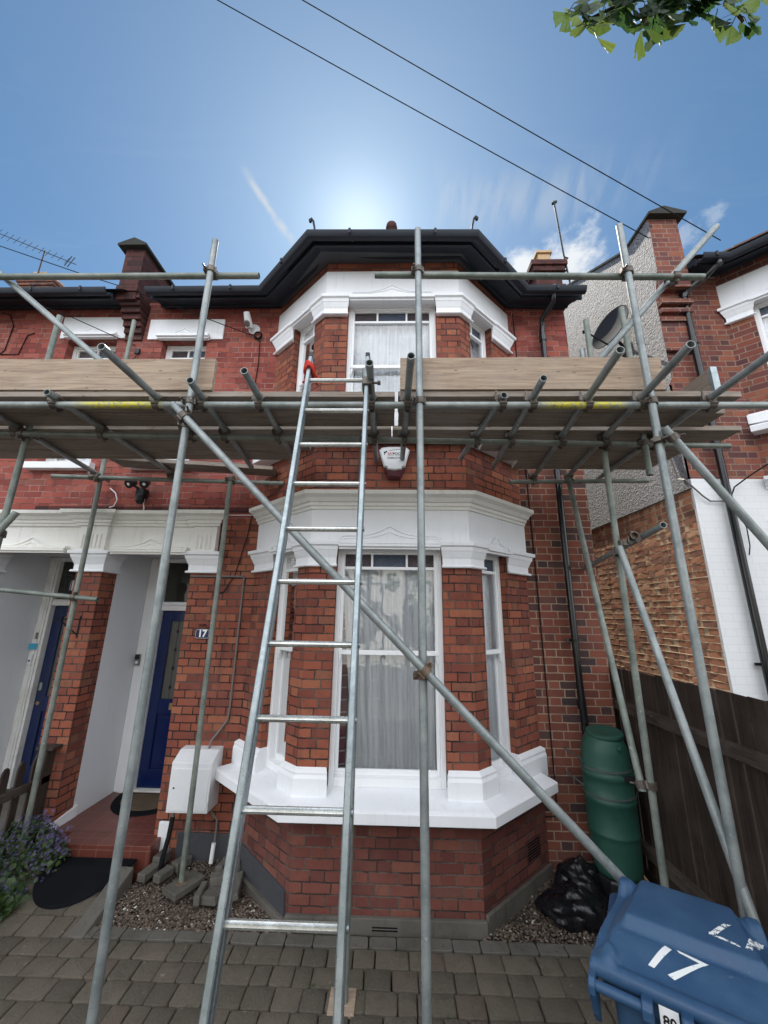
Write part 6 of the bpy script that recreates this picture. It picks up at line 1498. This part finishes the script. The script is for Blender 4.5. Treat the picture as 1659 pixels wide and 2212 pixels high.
tc_ = MB(); tc_.path([(-5.35, W - .01, 6.12), (-5.22, W - .01, 6.08), (-5.13, W - .01, 5.90), (-5.15, W - .01, 5.52), (-5.2, W - .01, 5.46), (-4.95, W - .01, 5.46), (-4.90, W - .01, 5.75), (-4.81, W - .01, 5.79)], .0065, 6)
tag(tc_.build('wall_cable', CABLE, smooth=True, loc=(-5.1, W, 5.8)), 'thick black cable bending down the wall at the upper left edge', 'cable')
tc_ = MB(); bx_ = (-3.36, W - .02, 5.50)
tc_.box(bx_[0] - .03, bx_[0] + .03, W - .03, W, 5.46, 5.53); tc_.path([(bx_[0], W - .02, 5.46), (bx_[0] - .01, W - .02, 5.40), (bx_[0] - .06, W - .02, 5.36), (bx_[0] - .12, W - .02, 5.42), (bx_[0] - .16, W - .02, 5.36), (bx_[0] - .16, W - .02, 4.6)], .005, 6)
tag(tc_.build('junction_box', BLACKPL, loc=bx_), 'small black junction box with a drooping wire below the party pier corbels', 'box')

# ------------------------------------------------------------------ mats
def halfmoon(cx_, cy_, a, b_, zf, h, inner=1.0, n=30):
    pts = [(cx_ + a * math.cos(math.pi + math.pi * i / n), cy_ + b_ * math.sin(math.pi + math.pi * i / n)) for i in range(n + 1)]
    mb = MB(); m_ = len(pts); prev = mb.add([(x, y, zf(x, y)) for x, y in pts]); first = prev; yc = cy_ - b_ * .35
    for k in range(9):
        q = 1 - (k + (0.12 if k == 0 else 0)) / 9.0 if k else .985
        cur = mb.add([(cx_ + (x - cx_) * q, yc + (y - yc) * q, zf(cx_ + (x - cx_) * q, yc + (y - yc) * q) + h) for x, y in pts]); mb.bridge(prev, cur, m_); prev = cur
    mb.face([prev + i for i in range(m_)]); return mb
mt = halfmoon(-2.635, 4.045, .375, .46, lambda x, y: GZ + max(0.0, min(1.0, (y - 3.42) / 0.5)) * 0.125 + .006, .016).build('half_round_mat', RUBBER, bevel=.003, loc=(-2.635, 3.9, .08)); tag(mt, 'large black half round rubber mat on the path below the tiled step', 'mat')
dm = halfmoon(-2.70, 5.06, .43, .50, lambda x, y: FZ, .014).build('doormat', RUBBER, bevel=.004, loc=(-2.7, 4.9, FZ)); tag(dm, 'half round doormat with a brown coir centre on the porch tiles', 'doormat')
halfmoon(-2.70, 5.03, .34, .38, lambda x, y: FZ + .0145, .004).build('coir_panel', COIR, dm)

# ------------------------------------------------------------------ loose bricks and slabs by the wall
def rbox(name, c, s, ang, m, label, cat='brick', tilt=0.0, grp=None):
    b = MB(); a = R(ang); u = Vector((math.cos(a), math.sin(a), math.sin(tilt) * .6)).normalized(); v = Vector((-math.sin(a), math.cos(a), 0)); w_ = u.cross(v)
    b.obox(Vector(c), u, v, w_, s[0] / 2, s[1] / 2, s[2] / 2)
    o = b.build(name, m, bevel=.008, loc=c); tag(o, label, cat, grp); return o
G2 = 'loose blocks on the gravel by the meter box'
rbox('paving_block', (-2.115, 3.99, .03), (.085, .17, .06), -12, CONC, 'grey block on the gravel nearest the corner of the tiled step', 'block', 0, G2)
rbox('paving_block', (-2.10, 4.16, .05), (.09, .15, .08), -8, CONC, 'grey block behind the others, next to the white painted footing', 'block', 0, G2)
rbox('paving_block', (-1.975, 3.98, .025), (.08, .15, .06), -22, CONC, 'grey block between the black cable duct and the scaffold pole', 'block', 0, G2)
rbox('paving_block', (-1.90, 4.13, .03), (.09, .15, .07), -25, CONC, 'grey block tucked behind the scaffold pole at the wall', 'block', 0, G2)
rbox('broken_slab', (-1.31, 3.84, .03), (.13, .30, .045), 12, CONC, 'long slab piece leaning on the rubble beside the left ladder stile', 'slab', 0.5)
rbox('rubble_block', (-1.475, 3.93, .03), (.12, .10, .08), 15, CONC, 'broken brown block in the rubble between the pole and the ladder', 'rubble', .2)
rbox('rubble_block', (-1.56, 3.80, .005), (.05, .19, .07), 6, CONC, 'narrow grey sliver of stone standing left of the rubble', 'rubble', .1)
rbox('rubble_block', (-1.45, 3.78, .00), (.17, .13, .06), -20, CONC, 'flat broken piece of concrete at the front of the rubble', 'rubble', .3)
rbox('rubble_block', (-1.42, 4.07, .05), (.13, .15, .12), 30, CONC, 'upright broken block at the back of the rubble against the wall', 'rubble', .2)
rbox('rubble_block', (-1.50, 4.08, .03), (.07, .13, .09), -10, CONC, 'dark narrow block behind the rubble near the white sleeve', 'rubble', .2)

# ------------------------------------------------------------------ picket fence and bellflower
pf = thing('picket_fence', 'low dark picket fence with round tops dividing the front gardens on the left', 'fence', (-3.42, 3.6, GZ))
y = 4.10
while y > 1.9:
    b = MB(); pts = [(-3.42, y - .038, GZ), (-3.42, y + .038, GZ), (-3.42, y + .038, .80), (-3.42, y + .03, .84), (-3.42, y + .012, .865), (-3.42, y - .012, .865), (-3.42, y - .03, .84), (-3.42, y - .038, .80)]
    b.extr(pts, (.018, 0, 0)); b.build('picket', FENCE, pf, bevel=.003); y -= .155
b = MB(); b.box(-3.40, -3.36, 1.9, 4.24, .60, .67); b.build('rail', FENCEH, pf, bevel=.006)
b = MB(); b.box(-3.40, -3.36, 1.9, 4.24, .18, .25); b.build('rail', FENCEH, pf, bevel=.006)
b = MB(); b.box(-3.46, -3.36, 4.14, 4.245, GZ, .90); b.box(-3.47, -3.30, 4.12, 4.25, .90, .93); b.build('post', FENCE, pf, bevel=.006)
bf = thing('bellflower', 'trailing bellflower with violet star flowers spilling onto the path by the step', 'plant', (-3.2, 3.7, GZ))
r7 = random.Random(21); lv = MB(); fv = MB(); sm = MB()
def leafdisc(mb, c, n, r, rnd_, k=6, cup=.2):
    n = Vector(n).normalized(); u = n.orthogonal().normalized(); v = n.cross(u); a0 = rnd_.random() * 6
    mb.cu = (rnd_.random(), 0)
    ctr = mb.add([Vector(c)]); ring = mb.add([Vector(c) + (u * math.cos(a0 + i * 6.283 / k) + v * math.sin(a0 + i * 6.283 / k)) * r * rnd_.uniform(.8, 1.15) + n * r * cup for i in range(k)])
    for i in range(k): mb.face([ctr, ring + i, ring + (i + 1) % k])
    mb.cu = None
def star(mb, c, n, r, rnd_):
    n = Vector(n).normalized(); u = n.orthogonal().normalized(); v = n.cross(u); a0 = rnd_.random() * 6; mb.cu = (rnd_.random(), 0)
    for i in range(5):
        a = a0 + i * 1.2566; d = u * math.cos(a) + v * math.sin(a); e = u * -math.sin(a) + v * math.cos(a)
        b0 = mb.add([Vector(c), Vector(c) + d * r * .5 + e * r * .22 + n * r * .15, Vector(c) + d * r + n * r * .1, Vector(c) + d * r * .5 - e * r * .22 + n * r * .15]); mb.face([b0, b0 + 1, b0 + 2, b0 + 3])
    mb.cu = None
def hmound(x, y):
    d1 = ((x + 3.32) / .33) ** 2 + ((y - 3.98) / .32) ** 2; d2 = ((x + 3.16) / .28) ** 2 + ((y - 3.60) / .36) ** 2; d3 = ((x + 3.02) / .20) ** 2 + ((y - 3.93) / .22) ** 2
    return max(.40 * max(0, 1 - d1) ** .5, .13 * max(0, 1 - d2) ** .5, .28 * max(0, 1 - d3) ** .5)
cnt = 0
while cnt < 1700:
    x, y = r7.uniform(-3.62, -2.78), r7.uniform(3.2, 4.3); h_ = hmound(x, y)
    if h_ <= .02: continue
    z = GZ + .03 + h_ * r7.uniform(.25, 1.02); nn_ = Vector((r7.uniform(-.7, .7), r7.uniform(-1, .2), r7.uniform(.2, 1)))
    leafdisc(lv, (x, y, z), nn_, r7.uniform(.013, .032) * (1.25 if y < 3.7 else .8), r7); cnt += 1
cnt = 0
while cnt < 700:
    x, y = r7.uniform(-3.62, -2.80), r7.uniform(3.35, 4.3); h_ = hmound(x, y)
    if h_ <= .03 or (y < 3.6 and r7.random() < .8): continue
    z = GZ + .035 + h_ * r7.uniform(.88, 1.10); nn_ = Vector((r7.uniform(-.5, .5), r7.uniform(-1, .1), r7.uniform(.3, 1)))
    star(fv, (x, y, z), nn_, r7.uniform(.009, .015), r7); cnt += 1
for k in range(16):
    x, y = r7.uniform(-3.3, -2.98), r7.uniform(3.7, 4.1); p_ = Vector((x, y, GZ + hmound(x, y))); q_ = p_ + Vector((r7.uniform(-.05, .22), r7.uniform(-.12, .02), r7.uniform(.02, .14)))
    lv.path([p_, p_.lerp(q_, .5) + Vector((0, 0, .03)), q_], .0025, 5)
    for j in range(5): star(fv, q_ + Vector((r7.uniform(-.03, .03), r7.uniform(-.03, .03), r7.uniform(-.03, .03))), (r7.uniform(-.5, .5), -.8, .5), .015, r7)
lv.build('foliage', IVY, bf, recalc=False); fv.build('flower', PETAL, bf, recalc=False)
cm = MB(); r8 = random.Random(4); yb = 0
for (cx_, cy_, n_) in ((-0.52, 3.11, 26), (.07, 3.40, 20), (-1.95, 2.62, 60), (.35, 2.95, 14), (.62, 2.80, 26), (-0.15, 3.405, 12), (-1.2, 2.95, 14)):
    for k in range(n_):
        p_ = Vector((cx_ + r8.gauss(0, .03), cy_ + r8.gauss(0, .008), GZ - .006)); q_ = p_ + Vector((r8.uniform(-.02, .02), r8.uniform(-.02, .01), r8.uniform(.008, .035)))
        cm.cu = (r8.random(), 0); b0 = cm.add([p_ - Vector((.002, 0, 0)), p_ + Vector((.002, 0, 0)), q_]); cm.face([b0, b0 + 1, b0 + 2]); cm.cu = None
stuff(cm.build('joint_weeds', IVY, recalc=False, loc=(0, 3, GZ)))

# ------------------------------------------------------------------ right: fence, water butt, sack
fe = thing('board_fence', 'tall dark closeboard fence on the right running towards the camera', 'fence', (2.27, 3.0, GZ))
y = 4.42; r3 = random.Random(9)
while y > 0.2:
    wd_ = .125; g_ = .004 if r3.random() < .75 else .012
    h0 = 1.735 + (4.42 - y) * .014 + r3.uniform(-.006, .006)
    b = MB(); xo = r3.uniform(-.004, .004)
    b.hexa([(2.27 + xo, y - wd_, GZ), (2.288 + xo, y - wd_, GZ), (2.284 + xo, y - g_, GZ), (2.27 + xo, y - g_, GZ), (2.27 + xo, y - wd_, h0), (2.288 + xo, y - wd_, h0), (2.284 + xo, y - g_, h0 + .004), (2.27 + xo, y - g_, h0 + .004)])
    b.build('fence_board', FENCE, fe, bevel=.002); y -= wd_ + g_ * .5
for zr_, zf_ in ((1.40, 1.40), (.26, .32)):
    b = MB(); b.hexa([(2.215, .2, zf_ - .045), (2.268, .2, zf_ - .045), (2.268, 4.36, zr_ - .045), (2.215, 4.36, zr_ - .045), (2.225, .2, zf_ + .02), (2.268, .2, zf_ + .045), (2.268, 4.36, zr_ + .045), (2.225, 4.36, zr_ + .02)])
    b.build('rail', FENCEH, fe, bevel=.004)
b = MB(); b.box(2.20, 2.29, 4.36, 4.45, GZ, 1.76); b.build('post', FENCE, fe, bevel=.005)
b = MB(); b.box(2.262, 2.30, .2, 4.4, GZ - .05, .08); b.build('gravel_board', FENCE, fe)

wb = thing('water_butt', 'green plastic water butt on a dark stand in the corner by the black downpipe', 'water butt', (1.93, 3.98, GZ))
bc = (1.925, 3.98)
b = MB(); prof = [(.0, .155), (.165, .155), (.185, .165), (.192, .20), (.200, .42), (.203, .46), (.208, .468), (.208, .482), (.203, .49), (.205, .60), (.206, .70), (.212, .71), (.212, .745), (.204, .752), (.207, .86), (.207, .90), (.213, .905), (.213, .95), (.204, .958), (.203, 1.02), (.200, 1.035), (.198, 1.10), (.188, 1.15), (.168, 1.20), (.148, 1.232), (.140, 1.24), (.0, 1.24)]
b.lathe((bc[0], bc[1], 0), (0, 0, 1), [(r_ * .98, h_ * .965 + .005) for r_, h_ in prof], 48); bo = b.build('barrel', BUTT, wb, smooth=True, ang=60)
b = MB(); lz = 1.20; tl_ = Vector((-.05, -.10, 1)).normalized()
b.lathe((bc[0] + .01, bc[1] - .015, lz + .004), tl_, [(.0, -.006), (.150, -.006), (.156, .006), (.152, .022), (.135, .030), (.11, .022), (.0, .020)], 40)
ld_ = b.build('lid', BUTT, wb, smooth=True, ang=50)
b = MB()
b.box(bc[0] + .02, bc[0] + .12, bc[1] - .205, bc[1] - .18, .885, .93); b.build('handle_recess', BLACKPL, bo, bevel=.004)
b = MB(); b.lathe((bc[0] + .04, bc[1] - .185, 1.13), (.2, -1, .2), [(.022, -.01), (.022, .012), (.018, .014), (.0, .014)], 18); b.build('inlet_boss', BUTT, bo, smooth=True)
for zb2, nm in ((.955, 0), (.75, 1)):
    b = MB(); n = 40; pr2 = [(.2155, -.009), (.2155, .009), (.2125, .009), (.2125, -.009)]
    rings = [b.add([(bc[0] + r_ * .985 * math.cos(a), bc[1] + r_ * .985 * math.sin(a), zb2 + h_ - .035 * math.sin(a) * .0 + .012 * math.cos(a)) for r_, h_ in pr2]) for a in [2 * math.pi * i / n for i in range(n)]]
    for i in range(n): b.bridge(rings[i], rings[(i + 1) % n], 4)
    b.path([(bc[0] - .16, bc[1] - .13, zb2 - .01), (bc[0] - .20, bc[1] + .06, zb2 + .02), (bc[0] - .26, W - .01, zb2 + .05)], .007, 6)
    b.build('strap', STRAP, wb)
b = MB(); b.lathe((bc[0], bc[1], GZ), (0, 0, 1), [(.19, 0), (.21, .02), (.20, .19), (.185, .204), (.0, .204)], 8); b.build('stand', BLACKPL, wb, bevel=.004)
sk = MB(); sk.path([(2.17, 4.30, .14), (2.20, 4.05, .04), (2.24, 3.85, 0.0)], .012, 6)
tag(sk.build('cane', BUFF, loc=(2.2, 4.0, .05)), 'pale broken cane lying behind the foot of the inner pole by the fence', 'stick')

# refuse sacks: crumpled plastic
def sack(name, c, s, seed, label):
    r_ = random.Random(seed); nu, nv = 84, 56; b = MB()
    fold = [(Vector((r_.gauss(0, 1), r_.gauss(0, 1), r_.gauss(0, .7))).normalized(), r_.uniform(12, 46), 0.0, r_.random() * 6) for _ in range(26)]
    fold = [(a_, f_, .42 / f_, p_) for a_, f_, _, p_ in fold]
    for j in range(nv + 1):
        ph = math.pi * j / nv
        for i in range(nu):
            th = 2 * math.pi * i / nu; d = Vector((math.cos(th) * math.sin(ph), math.sin(th) * math.sin(ph), math.cos(ph)))
            q = Vector((d.x * s[0], d.y * s[1], d.z * s[2])); e = 0
            for f_, fr_q, am, p0 in fold:
                t_ = (q.dot(f_) * fr_q + p0 + 1.3 * math.sin(q.dot(f_.orthogonal()) * fr_q * .6)); e += am * (abs(math.sin(t_)) * 2 - 1)
            q = q * (1 + e * 1.5); q.z = max(q.z, -s[2] * .55)
            if d.z > .75: q.z += (d.z - .75) * s[2] * .9; q.x *= .75; q.y *= .75
            b.v.append(tuple(Vector(c) + q))
    for j in range(nv):
        for i in range(nu): k = (i + 1) % nu; b.face([j * nu + i, (j + 1) * nu + i, (j + 1) * nu + k, j * nu + k])
    tag(b.build(name, BAGM, smooth=True, ang=28, loc=(c[0], c[1], GZ)), label, 'bin bag', 'black sacks by the bay')
sack('refuse_sack', (1.58, 3.95, .06), (.16, .13, .14), 5, 'upper black refuse sack slumped behind the other, nearer the wall')
sack('refuse_sack', (1.46, 3.77, .01), (.22, .15, .105), 8, 'lower black refuse sack lying in front on the gravel, beside the bay')

# ------------------------------------------------------------------ wheelie bin
O_ = Vector((.74, 1.76, 0)); U_ = Vector((.848, -.530, 0)); V_ = Vector((.530, .848, 0)); UC = .285
wbn = thing('wheelie_bin', 'blue wheelie bin with a white 17 painted on its lid in the bottom right corner', 'bin', tuple(O_ + U_ * UC + V_ * .4 + Vector((0, 0, GZ))))
def BP(u, v, z): return O_ + U_ * u + V_ * v + Vector((0, 0, z))
VN, VF = .10, .69
def half(v): return .325 - max(0, (v - .15)) * .19
def sst(x, a, b_): t_ = max(0, min(1, (x - a) / (b_ - a))); return t_ * t_ * (3 - 2 * t_)
def lidz(u, v):
    h_ = half(v); e = (h_ - abs(u - UC)); 
    z = .972 + .040 * sst(v, .10, .28)
    z += .040 * sst(v, .285, .325) * sst(e, .045, .085)
    z += .010 * math.sin(max(0, min(1, (v - .32) / .30)) * math.pi) * sst(e, .05, .2)
    z -= .016 * (1 - sst(e, .022, .05)) * sst(v, .13, .2)
    z += .022 * sst(e, .0, .02) * 0 
    z -= .045 * sst(v, .60, .69)
    # raised corner knuckles
    for (ku, kv, kr, kh) in ((UC - .235, .60, .052, .045), (UC + .235, .60, .052, .045), (UC - .27, .155, .035, .026), (UC + .27, .155, .035, .026)):
        d = math.hypot((u - ku) * 1.0, (v - kv) * .8); z += kh * (1 - sst(d, kr * .35, kr * 1.25))
    z += .007 * (1 - sst(abs(v - .118), .004, .018))
    return z
b = MB(); nu, nv = 96, 90
for j in range(nv + 1):
    v = VN + (VF - VN) * j / nv
    for i in range(nu + 1):
        s_ = -1 + 2 * i / nu; u = UC + half(v) * s_
        rc = 0
        if j > nv - 8: rc = ((j - nv + 8) / 8) ** 2 * .05 * abs(s_) ** 6
        b.v.append(tuple(BP(u, v - rc, lidz(u, v))))
for j in range(nv):
    for i in range(nu): a = j * (nu + 1) + i; b.face([a, a + 1, a + nu + 2, a + nu + 1])
edge = [i for i in range(nu + 1)] + [j * (nu + 1) + nu for j in range(1, nv + 1)] + [nv * (nu + 1) + i for i in range(nu - 1, -1, -1)] + [j * (nu + 1) for j in range(nv - 1, 0, -1)]
cB = BP(UC, .4, 0); ring_prev = edge; 
for (off_, dz_) in ((.006, -.006), (.008, -.030), (.002, -.038), (-.012, -.036), (-.020, -.012)):
    new = []
    for e_ in edge:
        p_ = Vector(b.v[e_]); d = Vector((p_.x - cB.x, p_.y - cB.y, 0)); d.normalize(); new.append(len(b.v)); b.v.append(tuple(p_ + d * off_ + Vector((0, 0, dz_))))
    for k in range(len(edge)): k2 = (k + 1) % len(edge); b.face([ring_prev[k], ring_prev[k2], new[k2], new[k]])
    ring_prev = new
lid = b.build('lid', BINBLUE, wbn, smooth=True, ang=42)
# moulded side groove plates on the lid
b = MB()
levels = [(GZ + .03, .215, .17, .60), (GZ + .30, .235, .16, .62), (.70, .262, .150, .64), (.88, .272, .142, .645), (.882, .300, .115, .668), (.935, .302, .113, .670), (.936, .30, .115, .668)]
rings = []
for z, hu, va, vb in levels:
    rr = .045; pts = []
    for cx_, cv_, a0 in ((UC + hu, va, -90), (UC + hu, vb, 0), (UC - hu, vb, 90), (UC - hu, va, 180)):
        sx = -1 if cx_ > UC else 1; sv = 1 if cv_ < .4 else -1
        for k in range(5): a = R(a0 + k * 22.5); pts.append(BP(cx_ + sx * rr + rr * math.cos(a), cv_ + sv * rr + rr * math.sin(a), z))
    rings.append(b.add(pts))
for a, c in zip(rings, rings[1:]): b.bridge(a, c, 20)
b.face([rings[0] + i for i in range(20)]); b.face([rings[-1] + i for i in range(20)])
b.build('body', BINBLUE, wbn, smooth=True, ang=35)
b = MB()
hz, hv = .928, .068
b.tube(BP(UC - .325, hv, hz), BP(UC - .155, hv, hz), .0165, 18); b.tube(BP(UC - .035, hv, hz), BP(UC + .325, hv, hz), .0165, 18)
hd_ = b.build('handle', BINBLUE, wbn, smooth=True, ang=50)
for uu in (-.322, -.152, -.038, .322):
    b = MB(); w_ = .012 if abs(uu) > .2 else .017
    pr = [(-.026 + hv, hz - .018), (-.026 + hv, hz + .010), (hv - .008, hz + .026), (hv + .03, hz + .024), (VN + .03, hz + .01), (VN + .03, hz - .15), (hv + .02, hz - .10), (hv - .01, hz - .045)]
    b.extr([BP(UC + uu - w_, v, z) for v, z in pr], U_ * (2 * w_)); b.build('handle_bracket', BINBLUE, wbn, bevel=.005)
b = MB(); b.tube(BP(UC - .22, .14, GZ + .10), BP(UC + .22, .14, GZ + .10), .012, 10); b.build('axle', DARKM, wbn)
for uu in (-.25, .25):
    b = MB(); b.lathe(BP(UC + uu - .025, .14, GZ + .10), U_, [(.03, 0), (.085, .004), (.10, .012), (.10, .040), (.085, .048), (.03, .05)], 24); b.build('wheel', BLACKPL, wbn, smooth=True)
# side flange line and the sticker
b = MB(); b.obox(BP(.194, VN - .0045 + .0, .915), U_, V_, Vector((0, 0, 1)), .028, .001, .048)
sti = b.build('sticker', PWHITE, wbn)
SM = Matrix.Translation(BP(.194, VN - .0065, .900)) @ Matrix(((U_.x, 0, -V_.x, 0), (U_.y, 0, -V_.y, 0), (0, 1, 0, 0), (0, 0, 0, 1)))
text_mesh('printed_number', '80', .040, PBLACK, sti, SM, bold=.001)
# the painted numbers follow the lid surface
def stroke(mb, poly):
    us = [p_[0] for p_ in poly]; vs = [p_[1] for p_ in poly]
    # sample the convex quad as a small grid laid 1 mm over the lid
    a, c, d, e = [Vector((p_[0], p_[1])) for p_ in poly]; n = 14; m_ = 4
    base_ = len(mb.v)
    for i in range(n + 1):
        P_ = a.lerp(e, i / n); Q_ = c.lerp(d, i / n)
        for j in range(m_ + 1): q_ = P_.lerp(Q_, j / m_); mb.v.append(tuple(BP(q_.x, q_.y, lidz(q_.x, q_.y) + .0016)))
    for i in range(n):
        for j in range(m_): k = base_ + i * (m_ + 1) + j; mb.face([k, k + 1, k + m_ + 2, k + m_ + 1])
b = MB()
stroke(b, [(.201, .279), (.222, .270), (.162, .176), (.143, .178)])
stroke(b, [(.237, .280), (.244, .269), (.318, .253), (.331, .266)])
stroke(b, [(.306, .259), (.332, .268), (.222, .164), (.202, .173)])
b.build('painted_number', NUMP, lid, recalc=False)
b = MB()
stroke(b, [(.405, .462), (.428, .472), (.369, .368), (.347, .366)])
stroke(b, [(.349, .378), (.350, .364), (.440, .356), (.436, .366)])
stroke(b, [(.502, .525), (.524, .528), (.472, .362), (.454, .364)])
b.build('painted_number', NUMP2, lid, recalc=False)

# ------------------------------------------------------------------ ginkgo branch
gk = thing('ginkgo_tree', 'ginkgo branch with fan shaped leaves hanging into the top right corner', 'tree', (1.6, 0.9, GZ))
r6 = random.Random(14); b = MB()
tips = []
b.path([(2.4, .2, GZ), (2.38, .22, 1.6), (2.35, .3, 3.2), (2.3, .4, 5.0), (2.2, .5, 6.2)], .12, 12, rs=[.16, .13, .11, .09, .04]); b.build('trunk', BARK, gk, smooth=True)
b = MB(); b.path([(2.28, .4, 5.3), (1.95, .62, 5.1), (1.62, .9, 4.93), (1.44, 1.0, 4.76), (1.32, 1.01, 4.64), (1.335, 1.0, 4.56), (1.35, 1.0, 4.50)], .02, 8, rs=[.035, .028, .02, .013, .009, .007, .005])
b.path([(1.62, .9, 4.93), (1.35, .98, 4.86), (1.1, 1.03, 4.78), (.9, 1.05, 4.72), (.78, 1.06, 4.66)], .01, 7, rs=[.012, .010, .008, .006, .004])
b.path([(1.1, 1.03, 4.78), (1.0, 1.02, 4.60), (.98, 1.0, 4.5)], .005, 6)
b.path([(1.95, .62, 5.1), (1.7, .8, 4.85), (1.56, .95, 4.70), (1.50, 1.0, 4.62)], .008, 6); b.build('branch', BARK, gk, smooth=True)
def fan(mb, st, p, d, size, rnd_, notch=True, bright=0.0):
    """petiole then a fan with a split and ragged edge"""
    d = Vector(d).normalized(); side = d.cross(Vector((rnd_.uniform(-.6, .6), -1, rnd_.uniform(-.3, .8)))).normalized(); nrm_ = side.cross(d)
    base_ = Vector(p) + d * size * .55; st.path([p, Vector(p) + d * size * .3 + nrm_ * size * .05, base_], .0018, 4)
    sp = rnd_.uniform(.55, .95); n = 12; mb.cu = (min(1, max(0, rnd_.random() * .35 - .15 + bright * .8)), 0)
    b0 = mb.add([base_]); ring = []
    for i in range(n + 1):
        a = -sp + 2 * sp * i / n; rr = size * (1 - .10 * abs(a)) * (1 + rnd_.uniform(-.07, .05))
        if notch and abs(i - n / 2) < .6: rr *= .55
        ring.append(Vector(base_) + (d * math.cos(a) + side * math.sin(a)) * rr + nrm_ * (abs(a) * size * .22 + size * rnd_.uniform(-.03, .03)))
    r0 = mb.add(ring)
    for i in range(n): mb.face([b0, r0 + i, r0 + i + 1])
    mb.cu = None
lf = MB(); st = MB()
def clump(c, n, sr, sz=(.055, .090), bright=0.0, down=-1.0):
    for k in range(int(n * 1.7)):
        p = Vector(c) + Vector((r6.gauss(0, sr), r6.gauss(0, sr * .7), r6.gauss(0, sr * .6)))
        d = Vector((r6.uniform(-.8, .8), r6.uniform(-.4, .4), down * r6.uniform(.3, 1.2)))
        fan(lf, lf, p, d, r6.uniform(*sz), r6, r6.random() < .6, bright)
for c, n, sr, br__ in (((.80, 1.05, 4.76), 6, .035, .35), ((.90, 1.04, 4.76), 9, .04, .15), ((1.0, 1.02, 4.70), 10, .04, .0), ((1.04, 1.01, 4.60), 8, .035, .25), ((1.12, 1.0, 4.68), 12, .045, .0), ((1.20, 1.0, 4.68), 10, .045, .05), ((1.22, 1.0, 4.82), 14, .05, .1),
                       ((1.05, 1.02, 4.86), 14, .07, .1), ((1.38, 1.0, 4.80), 8, .04, .2), ((1.34, 1.0, 4.555), 5, .012, .1), ((1.50, .98, 4.66), 4, .025, .3), ((1.6, .95, 4.85), 10, .06, .2), ((.88, 1.0, 4.62), 2, .02, .6), ((.78, 1.05, 4.60), 2, .012, .7), ((1.27, 1.0, 4.60), 3, .02, .3), ((1.8, .7, 5.0), 14, .12, .2)):
    clump(c, n, sr, bright=br__)
lf.build('leaves', GINK, gk, recalc=False)

# ------------------------------------------------------------------ across the street (seen in the window glass)
oh = thing('terraced_house', 'pale rendered terrace across the street, seen only as reflections in the window glass', 'house', (0, -12, GZ))
So = Plane(0, -12.0, n=(0, 1, 0), t=(1, 0, 0))
ohw = []
for x in (-8.5, -6.6, -3.2, -1.2, 1.0, 3.2, 6.6, 8.5):
    ohw.append((x - .45, x + .45, .9, 2.5)); ohw.append((x - .45, x + .45, 3.9, 5.4))
b = MB(); wall_grid(b, So, -14, 14, ZB, 6.2, ohw, .15); b.build('wall', CREAM, oh, recalc=False)
b = MB()
for h4 in ohw: b.poly([So.pt(h4[0], -.15, h4[2]), So.pt(h4[1], -.15, h4[2]), So.pt(h4[1], -.15, h4[3]), So.pt(h4[0], -.15, h4[3])])
b.build('window', FANL, oh, recalc=False)
b = MB(); b.poly([(-14, -11.7, 6.1), (14, -11.7, 6.1), (14, -16, 9), (-14, -16, 9)]); b.poly([(-14, -12, ZB), (-14, -19, ZB), (-14, -19, 6.2), (-14, -16, 9), (-14, -12, 6.2)]); b.poly([(14, -12, ZB), (14, -19, ZB), (14, -19, 6.2), (14, -16, 9), (14, -12, 6.2)]); b.poly([(-14, -20, 6.1), (14, -20, 6.1), (14, -16, 9), (-14, -16, 9)])
b.build('roof', SLATE, oh, recalc=False)
stt = thing('street_tree', 'leafy street tree on the far pavement, seen only as a reflection in the window glass', 'tree', (1.6, -10, GZ))
b = MB(); b.path([(1.6, -10, GZ), (1.65, -10, 1.2), (1.7, -10, 2.4), (1.8, -10, 3.4)], .1, 10, rs=[.14, .11, .09, .04]); b.build('trunk', BARK, stt, smooth=True)
b = MB(); r2_ = random.Random(6)
cl_ = [(Vector((1.7, -10, 3.0)) + Vector((r2_.gauss(0, .7), r2_.gauss(0, .6), r2_.gauss(0, .6))), r2_.uniform(.25, .5)) for _ in range(14)]
for c, s_ in cl_:
    for k in range(130):
        d = Vector((r2_.gauss(0, 1), r2_.gauss(0, 1), r2_.gauss(0, 1))).normalized(); leafdisc(b, c + d * s_ * r2_.uniform(.5, 1), d + Vector((0, 0, .5)), r2_.uniform(.04, .08), r2_, 5)
b.build('crown', TREEL, stt, recalc=False)
